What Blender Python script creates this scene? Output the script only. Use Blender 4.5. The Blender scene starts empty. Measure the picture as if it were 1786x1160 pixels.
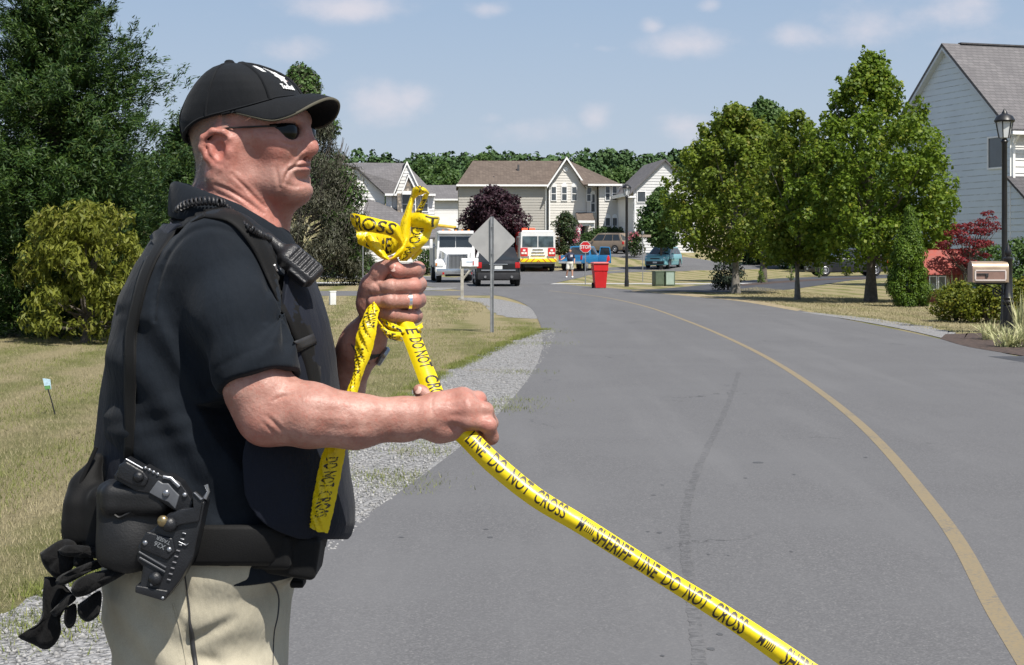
import bpy, bmesh, math, random
import numpy as np
from mathutils import Vector, Matrix
random.seed(7); rng = np.random.default_rng(7)
sc = bpy.context.scene
C = sc.collection
PI = math.pi
# ---------------------------------------------------------------- camera, world, sun, exposure
F = 2700.0; HZ = 440.0; CX = 893.0; CAMH = 1.5          # the photograph: 1786 x 1160, horizon on row 440
cam = bpy.data.cameras.new('camera'); cam_o = bpy.data.objects.new('camera', cam); C.objects.link(cam_o)
cam.sensor_width = 36.0; cam.lens = F/1786*36; cam.shift_y = -(580-HZ)/1786
cam.clip_start = 0.05; cam.clip_end = 3000
cam_o.location = (0, 0, CAMH); cam_o.rotation_euler = (PI/2, 0, 0)
sc.camera = cam_o
SUN = Vector((0.33, -0.52, 1.0)).normalized()
sun_el = math.asin(SUN.z); sun_rot = math.atan2(SUN.x, SUN.y)
sl = bpy.data.lights.new('sun', 'SUN'); sl.energy = 4.7; sl.angle = math.radians(0.5); sl.color = (1.0, 0.95, 0.87)
so = bpy.data.objects.new('sun', sl); C.objects.link(so); so.location = (0, 0, 50)
so.rotation_euler = SUN.to_track_quat('Z', 'Y').to_euler()
sc.view_settings.view_transform = 'Standard'; sc.view_settings.look = 'None'
sc.view_settings.exposure = 0.58; sc.view_settings.gamma = 1.0
w = bpy.data.worlds.new('World'); sc.world = w; w.use_nodes = True
def build_world():
    nt = w.node_tree; N = nt.nodes; L = nt.links
    for n in list(N): N.remove(n)
    out = N.new('ShaderNodeOutputWorld'); bg = N.new('ShaderNodeBackground'); L.new(bg.outputs[0], out.inputs[0])
    sky = N.new('ShaderNodeTexSky'); sky.sky_type = 'NISHITA'; sky.sun_disc = False
    sky.sun_elevation = sun_el; sky.sun_rotation = sun_rot; sky.air_density = 1.25; sky.dust_density = 1.2; sky.ozone_density = 2.2
    bg.inputs[1].default_value = 0.075
    tc = N.new('ShaderNodeTexCoord'); sep = N.new('ShaderNodeSeparateXYZ'); L.new(tc.outputs['Generated'], sep.inputs[0])
    def math_(op, a, b=None, c=None):
        n = N.new('ShaderNodeMath'); n.operation = op
        for i, v in enumerate((a, b, c)):
            if v is None: continue
            if isinstance(v, (int, float)): n.inputs[i].default_value = v
            else: L.new(v, n.inputs[i])
        return n.outputs[0]
    az = math_('ARCTAN2', sep.outputs[0], sep.outputs[1])
    el = math_('ARCSINE', sep.outputs[2])
    comb = N.new('ShaderNodeCombineXYZ'); L.new(az, comb.inputs[0]); L.new(math_('MULTIPLY', el, 1.5), comb.inputs[1])
    nz = N.new('ShaderNodeTexNoise'); nz.inputs['Scale'].default_value = 16; nz.inputs['Detail'].default_value = 9; nz.inputs['Roughness'].default_value = 0.58
    L.new(comb.outputs[0], nz.inputs['Vector'])
    # single clouds (azimuth, elevation, half width, half height, strength)
    blobs = [(655,185,80,38,.9),(720,175,48,30,.75),(600,210,60,30,.5),(505,88,58,24,.9),(590,12,110,24,1.0),(850,16,38,14,.7),
             (1035,205,32,28,.85),(960,225,80,26,.75),(860,205,28,12,.6),(1225,72,80,28,1.0),(1140,45,22,14,.7),(1385,62,75,26,.9),
             (1650,20,90,36,.9),(1500,40,160,40,.6),(1195,222,55,28,.8),(1240,10,24,14,.8),(1005,78,12,10,.6),(1050,85,25,8,.5),
             (280,160,40,50,.5),(1720,70,150,60,.45),(900,232,240,26,.35),(400,30,70,30,.3),(-300,60,260,60,.8),(2200,80,260,70,.8),(-900,0,300,80,.8),(2900,-40,300,90,.8)]
    acc = None
    for px, py, sx, sy, st in blobs:
        a0 = math.atan2(px-CX, F); e0 = math.atan2(HZ-py, math.hypot(F, px-CX))
        dx = math_('DIVIDE', math_('SUBTRACT', az, a0), sx/F); dy = math_('DIVIDE', math_('SUBTRACT', el, e0), sy/F)
        # flat-based cumulus: falls off faster downwards
        r2 = math_('ADD', math_('MULTIPLY', dx, dx), math_('MULTIPLY', dy, dy))
        g = math_('MULTIPLY', math_('EXPONENT', math_('MULTIPLY', r2, -0.75)), st)
        acc = g if acc is None else math_('MAXIMUM', acc, g)
    cov = math_('MULTIPLY', acc, 0.62)
    cov = math_('ADD', cov, math_('MULTIPLY', math_('SUBTRACT', nz.outputs[0], 0.5), 1.25))
    mr = N.new('ShaderNodeMapRange'); mr.interpolation_type = 'SMOOTHSTEP'; L.new(cov, mr.inputs[0])
    mr.inputs[1].default_value = 0.14; mr.inputs[2].default_value = 0.82; mr.inputs[3].default_value = 0; mr.inputs[4].default_value = 0.8
    mk = math_('MULTIPLY', mr.outputs[0], math_('MINIMUM', math_('MULTIPLY', acc, 3.5), 1.0))
    # milky summer veil towards the horizon
    veil = N.new('ShaderNodeMapRange'); L.new(el, veil.inputs[0])
    veil.inputs[1].default_value = 0.18; veil.inputs[2].default_value = 0.8; veil.inputs[3].default_value = 0.85; veil.inputs[4].default_value = 0.15
    vg = N.new('ShaderNodeMapRange'); L.new(el, vg.inputs[0]); vg.inputs[1].default_value = .02; vg.inputs[2].default_value = .19; vc = N.new('ShaderNodeMix'); vc.data_type = 'RGBA'; L.new(vg.outputs[0], vc.inputs[0]); vc.inputs[6].default_value = (4.8, 5.5, 6.6, 1); vc.inputs[7].default_value = (3.1, 4.25, 6.05, 1)
    m1 = N.new('ShaderNodeMix'); m1.data_type = 'RGBA'; L.new(veil.outputs[0], m1.inputs[0]); L.new(sky.outputs[0], m1.inputs[6]); L.new(vc.outputs[2], m1.inputs[7])
    m2 = N.new('ShaderNodeMix'); m2.data_type = 'RGBA'; L.new(mk, m2.inputs[0]); L.new(m1.outputs[2], m2.inputs[6]); m2.inputs[7].default_value = (6.9, 6.6, 7.1, 1)
    L.new(m2.outputs[2], bg.inputs[0])
build_world()
# ---------------------------------------------------------------- helpers
def W(px, py, Y):                      # where the sight line of a pixel is at depth Y
    return Vector(((px-CX)/F*Y, Y, CAMH-(py-HZ)/F*Y))
def G(px, py):                         # the point of level ground under a pixel
    Y = CAMH*F/(py-HZ); return ((px-CX)/F*Y, Y)
_TY = [-60, 96, 106, 115, 125, 138, 150, 175, 210, 300, 380, 450, 520, 700, 1400]
_TZ = [0, 0, .02, .10, .55, 1.35, 1.92, 2.5, 3.0, 6.5, 12.5, 19, 23, 26, 26]
def TZ(x, y): return float(np.interp(y, _TY, _TZ))
def TZa(y): return np.interp(y, _TY, _TZ)
def tag(o, label=None, cat=None, group=None, kind=None):
    for k, v in (('label', label), ('category', cat), ('group', group), ('kind', kind)):
        if v: o[k] = v
    return o
def empty(name, loc=(0, 0, 0), rz=0, label=None, cat=None, group=None):
    o = bpy.data.objects.new(name, None); C.objects.link(o); o.location = loc; o.rotation_euler = (0, 0, rz); o.empty_display_size = .2
    return tag(o, label, cat, group)
def copy_tree(o, parent=None):
    c = o.copy(); C.objects.link(c)
    if parent: c.parent = parent
    for ch in list(o.children): copy_tree(ch, c)
    return c
def mesh_np(name, V, Fq, material=None, parent=None, smooth=False, sharp=None):
    """V (n,3) and Fq (m,k) arrays -> one object"""
    me = bpy.data.meshes.new(name); V = np.asarray(V, np.float32); Fq = np.asarray(Fq, np.int32); k = Fq.shape[1]
    me.vertices.add(len(V)); me.vertices.foreach_set('co', V.ravel())
    me.loops.add(Fq.size); me.loops.foreach_set('vertex_index', Fq.ravel())
    me.polygons.add(len(Fq)); me.polygons.foreach_set('loop_start', np.arange(0, Fq.size, k, dtype=np.int32))
    me.update(calc_edges=True); me.validate()
    if smooth: me.polygons.foreach_set('use_smooth', np.ones(len(me.polygons), bool))
    if sharp: me.set_sharp_from_angle(angle=math.radians(sharp))
    o = bpy.data.objects.new(name, me); C.objects.link(o)
    if material: me.materials.append(material)
    if parent: o.parent = parent
    return o
class MB:
    """collects shapes, links them as one mesh object"""
    def __init__(s): s.v = []; s.f = []
    def add(s, vs, fs):
        n = len(s.v); s.v += [tuple(v) for v in vs]; s.f += [tuple(i+n for i in f) for f in fs]; return s
    def box(s, c, d, rz=0, bev=0, M=None):
        bm = bmesh.new(); bmesh.ops.create_cube(bm, size=1)
        for v in bm.verts: v.co = Vector((v.co.x*d[0], v.co.y*d[1], v.co.z*d[2]))
        if bev: bmesh.ops.bevel(bm, geom=bm.edges[:], offset=bev, segments=2, affect='EDGES', profile=.7)
        T = Matrix.Translation(c) @ Matrix.Rotation(rz, 4, 'Z')
        if M is not None: T = Matrix.Translation(c) @ M.to_4x4()
        bm.verts.index_update()
        s.add([T @ v.co for v in bm.verts], [[v.index for v in f.verts] for f in bm.faces]); bm.free(); return s
    def tube(s, pts, r, n=8, cap=True):
        pts = [Vector(p) for p in pts]; rs = r if isinstance(r, (list, tuple)) else [r]*len(pts)
        vs = []; fs = []; up = None
        for i, p in enumerate(pts):
            t = (pts[min(i+1, len(pts)-1)]-pts[max(i-1, 0)]).normalized()
            if up is None:
                a = Vector((0, 0, 1)) if abs(t.z) < .9 else Vector((1, 0, 0)); up = t.cross(a).normalized()
            up = (up-t*up.dot(t)).normalized(); q = t.cross(up)
            for k in range(n):
                an = 2*PI*k/n; vs.append(p+(up*math.cos(an)+q*math.sin(an))*rs[i])
        for i in range(len(pts)-1):
            for k in range(n):
                a, b = i*n+k, i*n+(k+1) % n; fs.append((a, b, b+n, a+n))
        if cap: fs.append(tuple(range(n))[::-1]); fs.append(tuple(range((len(pts)-1)*n, len(pts)*n)))
        return s.add(vs, fs)
    def lathe(s, prof, c=(0, 0, 0), n=16, M=None):
        vs = []; fs = []
        for r, z in prof:
            for k in range(n):
                a = 2*PI*k/n; p = Vector((r*math.cos(a), r*math.sin(a), z))
                if M is not None: p = M @ p
                vs.append(p+Vector(c))
        for i in range(len(prof)-1):
            for k in range(n):
                a, b = i*n+k, i*n+(k+1) % n; fs.append((a, b, b+n, a+n))
        fs.append(tuple(range(n))[::-1]); fs.append(tuple(range((len(prof)-1)*n, len(prof)*n)))
        return s.add(vs, fs)
    def prism(s, poly, a, b):
        """poly: list of 3-D points, extruded by the vector from a to b"""
        d = Vector(b)-Vector(a); n = len(poly); P = [Vector(p) for p in poly]
        return s.add(P+[p+d for p in P], [tuple(range(n))[::-1], tuple(range(n, 2*n))]+[(i, (i+1) % n, (i+1) % n+n, i+n) for i in range(n)])
    def loft(s, rings, cap=True, closed=True):
        n = len(rings[0]); fs = []; vs = [p for r in rings for p in r]
        for i in range(len(rings)-1):
            for k in range(n if closed else n-1):
                a, b = i*n+k, i*n+(k+1) % n; fs.append((a, b, b+n, a+n))
        if cap and closed: fs.append(tuple(range(n))[::-1]); fs.append(tuple(range((len(rings)-1)*n, len(rings)*n)))
        return s.add(vs, fs)
    def build(s, name, material=None, parent=None, smooth=None, fix=True):
        me = bpy.data.meshes.new(name); me.from_pydata(s.v, [], s.f); me.update()
        if fix:
            bm = bmesh.new(); bm.from_mesh(me); bmesh.ops.recalc_face_normals(bm, faces=bm.faces); bm.to_mesh(me); bm.free()
        if smooth:
            me.polygons.foreach_set('use_smooth', np.ones(len(me.polygons), bool)); me.set_sharp_from_angle(angle=math.radians(smooth))
        o = bpy.data.objects.new(name, me); C.objects.link(o)
        if material: me.materials.append(material)
        if parent: o.parent = parent
        return o
def catmull(P, n):
    """n samples of a smooth curve through the rows of P"""
    P = np.asarray(P, float); m = len(P); Q = np.vstack([2*P[0]-P[1], P, 2*P[-1]-P[-2]])
    t = np.linspace(0, m-1-1e-9, n); i = t.astype(int); u = (t-i)[:, None]
    p0, p1, p2, p3 = Q[i], Q[i+1], Q[i+2], Q[i+3]
    return .5*((2*p1)+(-p0+p2)*u+(2*p0-5*p1+4*p2-p3)*u**2+(-p0+3*p1-3*p2+p3)*u**3)
# ---------------------------------------------------------------- materials
class NT:
    def __init__(s, name):
        s.m = bpy.data.materials.new(name); s.m.use_nodes = True; s.nt = s.m.node_tree; s.N = s.nt.nodes; s.L = s.nt.links
        s.b = s.N['Principled BSDF']; s.out = s.N['Material Output']; s.tc = s.N.new('ShaderNodeTexCoord')
    def n(s, t, **kw):
        x = s.N.new(t)
        for k, v in kw.items(): setattr(x, k, v)
        return x
    def put(s, sock, v):
        if isinstance(v, (int, float)): sock.default_value = v
        elif isinstance(v, tuple): sock.default_value = v if len(v) == 4 or sock.type == 'VECTOR' else (*v, 1)
        else: s.L.new(v, sock)
    def math(s, op, a, b=None, c=None):
        x = s.n('ShaderNodeMath', operation=op)
        for i, v in enumerate((a, b, c)):
            if v is not None: s.put(x.inputs[i], v)
        return x.outputs[0]
    def noise(s, scale, detail=4, rough=.55, vec=None, out=0):
        x = s.n('ShaderNodeTexNoise'); x.inputs['Scale'].default_value = scale; x.inputs['Detail'].default_value = detail; x.inputs['Roughness'].default_value = rough
        s.L.new(vec if vec is not None else s.tc.outputs['Object'], x.inputs['Vector']); return x.outputs[out]
    def voro(s, scale, feature='F1', out=0, vec=None):
        x = s.n('ShaderNodeTexVoronoi', feature=feature); x.inputs['Scale'].default_value = scale
        s.L.new(vec if vec is not None else s.tc.outputs['Object'], x.inputs['Vector']); return x.outputs[out]
    def scaled(s, v, rot=(0, 0, 0), loc=(0, 0, 0), src=None):
        x = s.n('ShaderNodeMapping'); x.inputs['Scale'].default_value = v; x.inputs['Rotation'].default_value = rot; x.inputs['Location'].default_value = loc
        s.L.new(src if src is not None else s.tc.outputs['Object'], x.inputs[0]); return x.outputs[0]
    def rng(s, v, a, b, c=0., d=1., smooth=True):
        x = s.n('ShaderNodeMapRange'); x.interpolation_type = 'SMOOTHSTEP' if smooth else 'LINEAR'
        s.put(x.inputs[0], v)
        for i, q in enumerate((a, b, c, d)): x.inputs[i+1].default_value = q
        return x.outputs[0]
    def mix(s, f, a, b, mode='MIX'):
        x = s.n('ShaderNodeMix', data_type='RGBA', blend_type=mode); s.put(x.inputs[0], f); s.put(x.inputs[6], a); s.put(x.inputs[7], b); return x.outputs[2]
    def bump(s, h, strength=.3, dist=.01, chain=None):
        x = s.n('ShaderNodeBump'); x.inputs['Strength'].default_value = strength; x.inputs['Distance'].default_value = dist
        s.put(x.inputs['Height'], h)
        if chain is not None: s.L.new(chain, x.inputs['Normal'])
        return x.outputs[0]
    def done(s, col, rough=.6, normal=None, **kw):
        s.put(s.b.inputs['Base Color'], col); s.put(s.b.inputs['Roughness'], rough)
        if normal is not None: s.L.new(normal, s.b.inputs['Normal'])
        for k, v in kw.items(): s.put(s.b.inputs[k.replace('_', ' ')], v)
        return s.m
def mat(name, col, rough=.6, var=.12, vs=6., bump=0., bs=60., metal=0., spec=.5, coat=0.):
    t = NT(name); nz = t.noise(vs, 5)
    c = t.mix(t.rng(nz, .3, .7), tuple(max(0, x*(1-var)) for x in col), tuple(min(1, x*(1+var)) for x in col))
    nm = t.bump(t.noise(bs, 3), bump, .01) if bump else None
    return t.done(c, t.rng(nz, .2, .8, max(0, rough-.06), min(1, rough+.06)), nm, Metallic=metal, **{'Specular_IOR_Level': spec, 'Coat_Weight': coat})
def glass_mat(name, col=(.03, .04, .05), rough=.06):
    t = NT(name); return t.done(t.mix(t.noise(1.5), tuple(x*.6 for x in col), tuple(x*1.5 for x in col)), rough, None, Specular_IOR_Level=.8)
def emis(name, col, e):
    t = NT(name); return t.done(col, .4, None, Emission_Color=col, Emission_Strength=e)
def leaf_mat(name, c0, c1, c2=None, trans=.3, rough=.55, spec=.3):
    """leaves: every leaf its own tone, some light through"""
    t = NT(name); g = t.n('ShaderNodeNewGeometry'); r = g.outputs['Random Per Island']
    big = t.noise(.9, 2)
    c = t.mix(r, c0, c1)
    if c2: c = t.mix(t.math('MULTIPLY', t.rng(r, .72, 1.), t.rng(big, .4, .65)), c, c2)
    c = t.mix(t.rng(big, .3, .7, 0, .35), c, tuple(x*.6 for x in c0))
    t.done(c, rough, None, Specular_IOR_Level=spec)
    tr = t.n('ShaderNodeBsdfTranslucent'); t.L.new(c, tr.inputs[0])
    ms = t.n('ShaderNodeMixShader'); ms.inputs[0].default_value = trans; t.L.new(t.b.outputs[0], ms.inputs[1]); t.L.new(tr.outputs[0], ms.inputs[2]); t.L.new(ms.outputs[0], t.out.inputs[0])
    return t.m
# ================================================================ THE SETTING: ground, roads, hills
def m_lawn():
    t = NT('dry_lawn'); ob = t.tc.outputs['Object']
    big = t.noise(.16, 4); mid = t.noise(1.1, 5, .6); fine = t.noise(38, 4, .7)
    # mowing swaths run obliquely across the lawn
    sx = t.n('ShaderNodeSeparateXYZ'); t.L.new(ob, sx.inputs[0])
    sw = t.math('SINE', t.math('ADD', t.math('MULTIPLY', sx.outputs[0], 4.6), t.math('ADD', t.math('MULTIPLY', sx.outputs[1], .30), t.math('MULTIPLY', t.noise(.45, 3), 7.0))))
    k = t.math('ADD', t.math('MULTIPLY', mid, .55), t.math('ADD', t.math('MULTIPLY', big, .5), t.math('MULTIPLY', t.math('ADD', sw, .75), .17)))
    c = t.mix(t.rng(k, .56, .88), (.33, .28, .165), (.175, .180, .066))
    c = t.mix(t.rng(t.noise(.5, 5, .65, t.scaled((1, 1, 1), loc=(7, 3, 0))), .58, .72), c, (.36, .295, .18))
    c = t.mix(t.rng(fine, .3, .75, 0, .55), c, (.075, .07, .026))
    nm = t.bump(t.noise(30, 5, .8), .9, .05)
    return t.done(c, .9, nm, Specular_IOR_Level=.1)
def m_asphalt(worn=0.):
    t = NT('rubbed_asphalt' if worn else 'asphalt'); ob = t.tc.outputs['Object']
    agg = t.voro(120, out=1); sp = t.n('ShaderNodeSeparateColor'); t.L.new(agg, sp.inputs[0])
    big = t.noise(.5, 5, .6); fine = t.noise(160, 3, .7)
    c = t.mix(t.rng(sp.outputs[0], .25, .95), (.094, .093, .096), (.126, .124, .127))
    c = t.mix(t.rng(sp.outputs[1], .90, .99, 0, .45), c, (.22, .215, .21))
    c = t.mix(t.rng(big, .35, .7, 0, .7), c, (.122, .121, .124))
    # worn wheel tracks: longer noise along the road
    tr = t.noise(1.0, 4, .6, t.scaled((1.6, .12, 1)))
    c = t.mix(t.rng(tr, .45, .70, 0, .28), c, (.155, .153, .155))
    # fine cracks
    cr = t.n('ShaderNodeTexVoronoi', feature='DISTANCE_TO_EDGE'); cr.inputs['Scale'].default_value = .42
    wob = t.n('ShaderNodeVectorMath', operation='ADD'); t.L.new(ob, wob.inputs[0]); wn = t.noise(3.5, 5, .6, out=1); ws = t.n('ShaderNodeVectorMath', operation='SCALE'); t.L.new(wn, ws.inputs[0]); ws.inputs[3].default_value = .5; t.L.new(ws.outputs[0], wob.inputs[1]); t.L.new(wob.outputs[0], cr.inputs['Vector'])
    ck = t.math('MULTIPLY', t.rng(cr.outputs[0], .0, .006, 1, 0), t.rng(t.noise(.35, 3), .52, .66))
    c = t.mix(t.math('MULTIPLY', ck, .75), c, (.02, .02, .022))
    if worn: c = t.mix(t.math('MULTIPLY', t.rng(t.noise(22, 4, .75, t.scaled((.8, 1.6, 1))), .44, .60), worn), c, (.030, .030, .032))
    nm = t.bump(sp.outputs[0], .30, .006, t.bump(fine, .25, .004))
    return t.done(c, .86, nm, Specular_IOR_Level=.25)
def m_gravel():
    t = NT('gravel'); ob = t.tc.outputs['Object']
    v = t.n('ShaderNodeTexVoronoi'); v.inputs['Scale'].default_value = 34; t.L.new(ob, v.inputs['Vector'])
    v2 = t.n('ShaderNodeTexVoronoi'); v2.inputs['Scale'].default_value = 75; t.L.new(ob, v2.inputs['Vector'])
    sp = t.n('ShaderNodeSeparateColor'); t.L.new(v.outputs[1], sp.inputs[0]); sp2 = t.n('ShaderNodeSeparateColor'); t.L.new(v2.outputs[1], sp2.inputs[0])
    c = t.mix(sp.outputs[0], (.17, .168, .168), (.34, .335, .33)); c = t.mix(t.math('MULTIPLY', sp2.outputs[0], .55), c, (.29, .288, .29))
    c = t.mix(t.rng(t.noise(1.6, 5, .65), .56, .74, 0, .55), c, (.24, .20, .13))
    c = t.mix(t.rng(v.outputs[0], .45, .8, 0, .6), c, (.06, .058, .055))
    nm = t.bump(t.math('SUBTRACT', 1.0, v.outputs[0]), 1.0, .02, t.bump(t.math('SUBTRACT', 1.0, v2.outputs[0]), .6, .01))
    return t.done(c, .9, nm, Specular_IOR_Level=.2)
M_LAWN = m_lawn(); M_ASPH = m_asphalt(); M_GRAV = m_gravel()
M_NEWASPH = mat('new_asphalt', (.045, .046, .052), .8, .25, 1.5, .4, 120)
M_CONC = mat('concrete', (.36, .355, .34), .85, .12, 2.0, .3, 60)
M_MULCH = mat('mulch', (.055, .036, .028), .95, .5, 14, 1.0, 40)
def m_line():
    t = NT('faded_yellow_paint'); a = t.noise(60, 4, .7); b = t.noise(2.2, 4)
    c = t.mix(t.rng(a, .35, .7), (.215, .165, .092), (.175, .147, .098))
    c = t.mix(t.rng(t.math('ADD', t.math('MULTIPLY', a, .6), t.math('MULTIPLY', b, .5)), .58, .70, 0, .85), c, (.105, .102, .10))
    return t.done(c, .8, t.bump(a, .3, .004))
M_LINE = m_line()
def sheet(name, pts2d_rows, z, m, kind='structure'):
    """rows of (x,y) -> grid that lies z above the terrain"""
    R = np.array(pts2d_rows, float); nr, nc, _ = R.shape
    V = np.zeros((nr*nc, 3)); V[:, :2] = R.reshape(-1, 2); V[:, 2] = TZa(V[:, 1])+z
    i = np.arange(nr-1)[:, None]*nc+np.arange(nc-1)[None]; i = i.ravel()
    Fq = np.stack([i, i+1, i+nc+1, i+nc], 1)
    o = mesh_np(name, V, Fq, m)
    # upward faces
    me = o.data
    if me.polygons[len(me.polygons)//2].normal.z < 0: me.flip_normals()
    if kind: o['kind'] = kind
    return o
def strip(name, center, hw, z, m, n=160, nc=5, kind='structure', wob=0.):
    """a road along a smooth centre line; hw = half width, or (left, right)"""
    c = catmull(center, n); d = np.gradient(c, axis=0); d /= np.linalg.norm(d, axis=1)[:, None]; nr = np.stack([d[:, 1], -d[:, 0]], 1)
    l, r = (hw, hw) if not isinstance(hw, tuple) else hw
    u = np.linspace(-l, r, nc)
    rows = c[:, None, :]+nr[:, None, :]*u[None, :, None]
    if wob:
        s = np.linspace(0, 60, n)
        for k, e in ((0, -1), (nc-1, 1)):
            rows[:, k] += nr*(e*wob*(np.sin(s*1.7+e)*.5+np.sin(s*4.3+2*e)*.3+np.sin(s*9.1)*.3+rng.normal(0, .25, n)))[:, None]
    return sheet(name, rows, z, m, kind)
def between(name, A, B, z, m, n=80, nc=6, wob=0., kind='structure'):
    """a sheet between two smooth outlines"""
    a = catmull(A, n); b = catmull(B, n)
    if wob:
        b = b+rng.normal(0, wob, b.shape)*np.array([1, .6]); 
        k = np.ones(3)/3
        b[:, 0] = np.convolve(np.pad(b[:, 0], 1, 'edge'), k, 'valid')
    u = np.linspace(0, 1, nc)[None, :, None]
    return sheet(name, a[:, None]*(1-u)+b[:, None]*u, z, m, kind)
# the one ground sheet, finer near the camera, out to the horizon
ys = np.concatenate([np.linspace(-60, 100, 60), np.linspace(104, 240, 40), np.linspace(250, 700, 40), np.linspace(760, 2200, 12)])
xs = np.concatenate([np.linspace(-1500, -200, 10), np.linspace(-180, 180, 61), np.linspace(200, 1500, 10)])
rows = [[(x, y) for x in xs] for y in ys]
ground = sheet('ground', rows, 0, M_LAWN)
# main road bends left towards the junction
ROAD_C = [(.6, -30), (.7, -8), (1.05, 0), (1.62, 4), (1.97, 6.2), (2.43, 8.8), (3.03, 13.5), (3.48, 19.3), (3.72, 25.3), (3.80, 33), (3.66, 43), (2.95, 52), (1.45, 60), (-.35, 67.5), (-2.3, 76), (-5.5, 87), (-11, 98), (-20, 108)]
road = strip('road', ROAD_C, (3.22, 3.62), .008, M_ASPH, 260, 7)
cross = strip('road', [(-1.5, 72), (-.3, 82), (.9, 92), (2.2, 103), (5.5, 112), (11, 117), (19, 121), (34, 126), (60, 130)], (4.2, 3.2), .012, M_ASPH, 120, 5)
strip('road_line', [p for p in ROAD_C if p[1] > -12 and p[1] < 64], .043, .0096, M_LINE, 220, 3)
side = strip('road', [(-.2, 57.2), (-4, 57.0), (-12, 56.6), (-30, 56.2), (-60, 56)], (3.6, 3.0), .004, M_ASPH, 60, 5)
strip('path', [(-3.6, 76.5), (-8, 76), (-14, 76), (-40, 77)], 1.5, .006, M_CONC, 30, 3)
strip('driveway', [(-5.5, 95), (-12, 100), (-20, 103)], 1.5, .006, M_CONC, 30, 3)
# shoulder of crushed stone on the left; the road's edge lies over it
edge = [(-1.9, -6), (-1.75, 3.5), G(520, 1000), G(640, 900), G(740, 820), G(860, 720), G(930, 650), G(962, 600), G(966, 580), G(962, 572)]
edge = [(x+.28, y) for x, y in edge]
inner = [(-3.0, -6), (-2.45, 4.2), G(75, 1040), G(330, 922), G(585, 792), G(690, 702), G(765, 655), G(835, 622), G(895, 594), G(950, 575)]
between('gravel', edge, inner, .004, M_GRAV, 220, 8, .045)
between('gravel', [G(980, 556), G(950, 545), G(905, 530), G(860, 521), G(800, 519)], [G(925, 556), G(885, 553), G(860, 545), G(835, 528), G(795, 523)], .005, M_GRAV, 60, 5, .06)
between('gravel', [G(690, 499), G(720, 500), G(760, 502), G(800, 502)], [G(688, 503), G(712, 506), G(745, 507), G(775, 506)], .010, M_GRAV, 30, 4, .05)
# right-hand verge
between('gravel', [G(1395, 545), G(1470, 556), G(1560, 572), G(1640, 590), G(1700, 607)], [G(1420, 546), G(1500, 554), G(1590, 566), G(1650, 577), G(1690, 590)], .011, M_GRAV, 70, 5, .07)
between('dirt', [G(1100, 508), G(1200, 517), G(1290, 526), G(1390, 543)], [G(1110, 506), G(1210, 513), G(1300, 521), G(1400, 540)], .010, mat('dry_dirt', (.25, .2, .12), .95, .3, 5, .6, 40), 60, 4, .06)
between('mulch_bed', [G(1640, 592), G(1690, 606), G(1786, 622), G(1900, 640)], [G(1650, 584), G(1700, 582), G(1786, 578), G(1900, 578)], .012, M_MULCH, 50, 5, .05)
strip('driveway', [(7.0, 20.3), (10, 20.6), (16, 21.5), (30, 24)], 1.9, .010, M_NEWASPH, 30, 4)
strip('driveway', [(5.6, 59.5), (8.2, 62), (11.5, 71), (16.0, 84), (22, 95), (30, 105)], (2.5, 2.6), .009, M_NEWASPH, 60, 5)
strip('path', [(1.8, 73.6), (5, 73.4), (8.4, 73.2), (12, 74)], 1.1, .011, M_CONC, 30, 3)
strip('driveway', [(15.5, 122), (13.5, 130), (10.5, 137), (10, 146)], 2.6, .018, M_ASPH, 30, 4)
between('mulch_bed', [(9.9, 70), (12.3, 76.5), (16, 84.5), (20.5, 92)], [(10.4, 69), (13.0, 75), (16.9, 83), (21.5, 90)], .014, M_MULCH, 40, 4, .08)
# marks on the asphalt: a tyre skid, tar spots
M_TAR = mat('tar', (.066, .066, .068), .7, .2)
def skid():
    # a worn seam in the lane: the same asphalt, darker where rubber has rubbed off
    strip('skid_mark', [G(1226, 1240), G(1218, 1140), G(1208, 1060), G(1197, 980), G(1194, 930), G(1201, 870), G(1226, 800), G(1255, 740), G(1276, 690), G(1288, 650)], .026, .0093, m_asphalt(.42), 300, 3, wob=.006)
    mb = MB()
    for px, py, w_, h_ in [(855, 940, 14, 3), (848, 926, 12, 2), (1140, 866, 11, 2), (1155, 848, 7, 2), (1150, 932, 12, 3), (1130, 930, 8, 2), (1100, 994, 8, 3), (1240, 1136, 18, 6), (1255, 1110, 14, 5), (1322, 809, 26, 3), (1235, 970, 7, 2), (1300, 836, 8, 2), (1155, 1148, 10, 4), (1380, 965, 8, 3), (700, 940, 12, 3), (1270, 972, 6, 2), (1385, 830, 6, 2), (1510, 800, 9, 2)]:
        x, y = G(px, py); a = w_/F*y; b = h_*y*y/(CAMH*F)*.5
        ring = [(x+a*.42*math.cos(q)*rng.uniform(.7, 1.1), y+b*math.sin(q)*rng.uniform(.7, 1.1), .0094) for q in np.linspace(0, 2*PI, 12, False)]
        mb.add(ring, [tuple(range(12))])
    o = mb.build('tar_spots', M_TAR); o['kind'] = 'structure'
skid()
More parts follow.
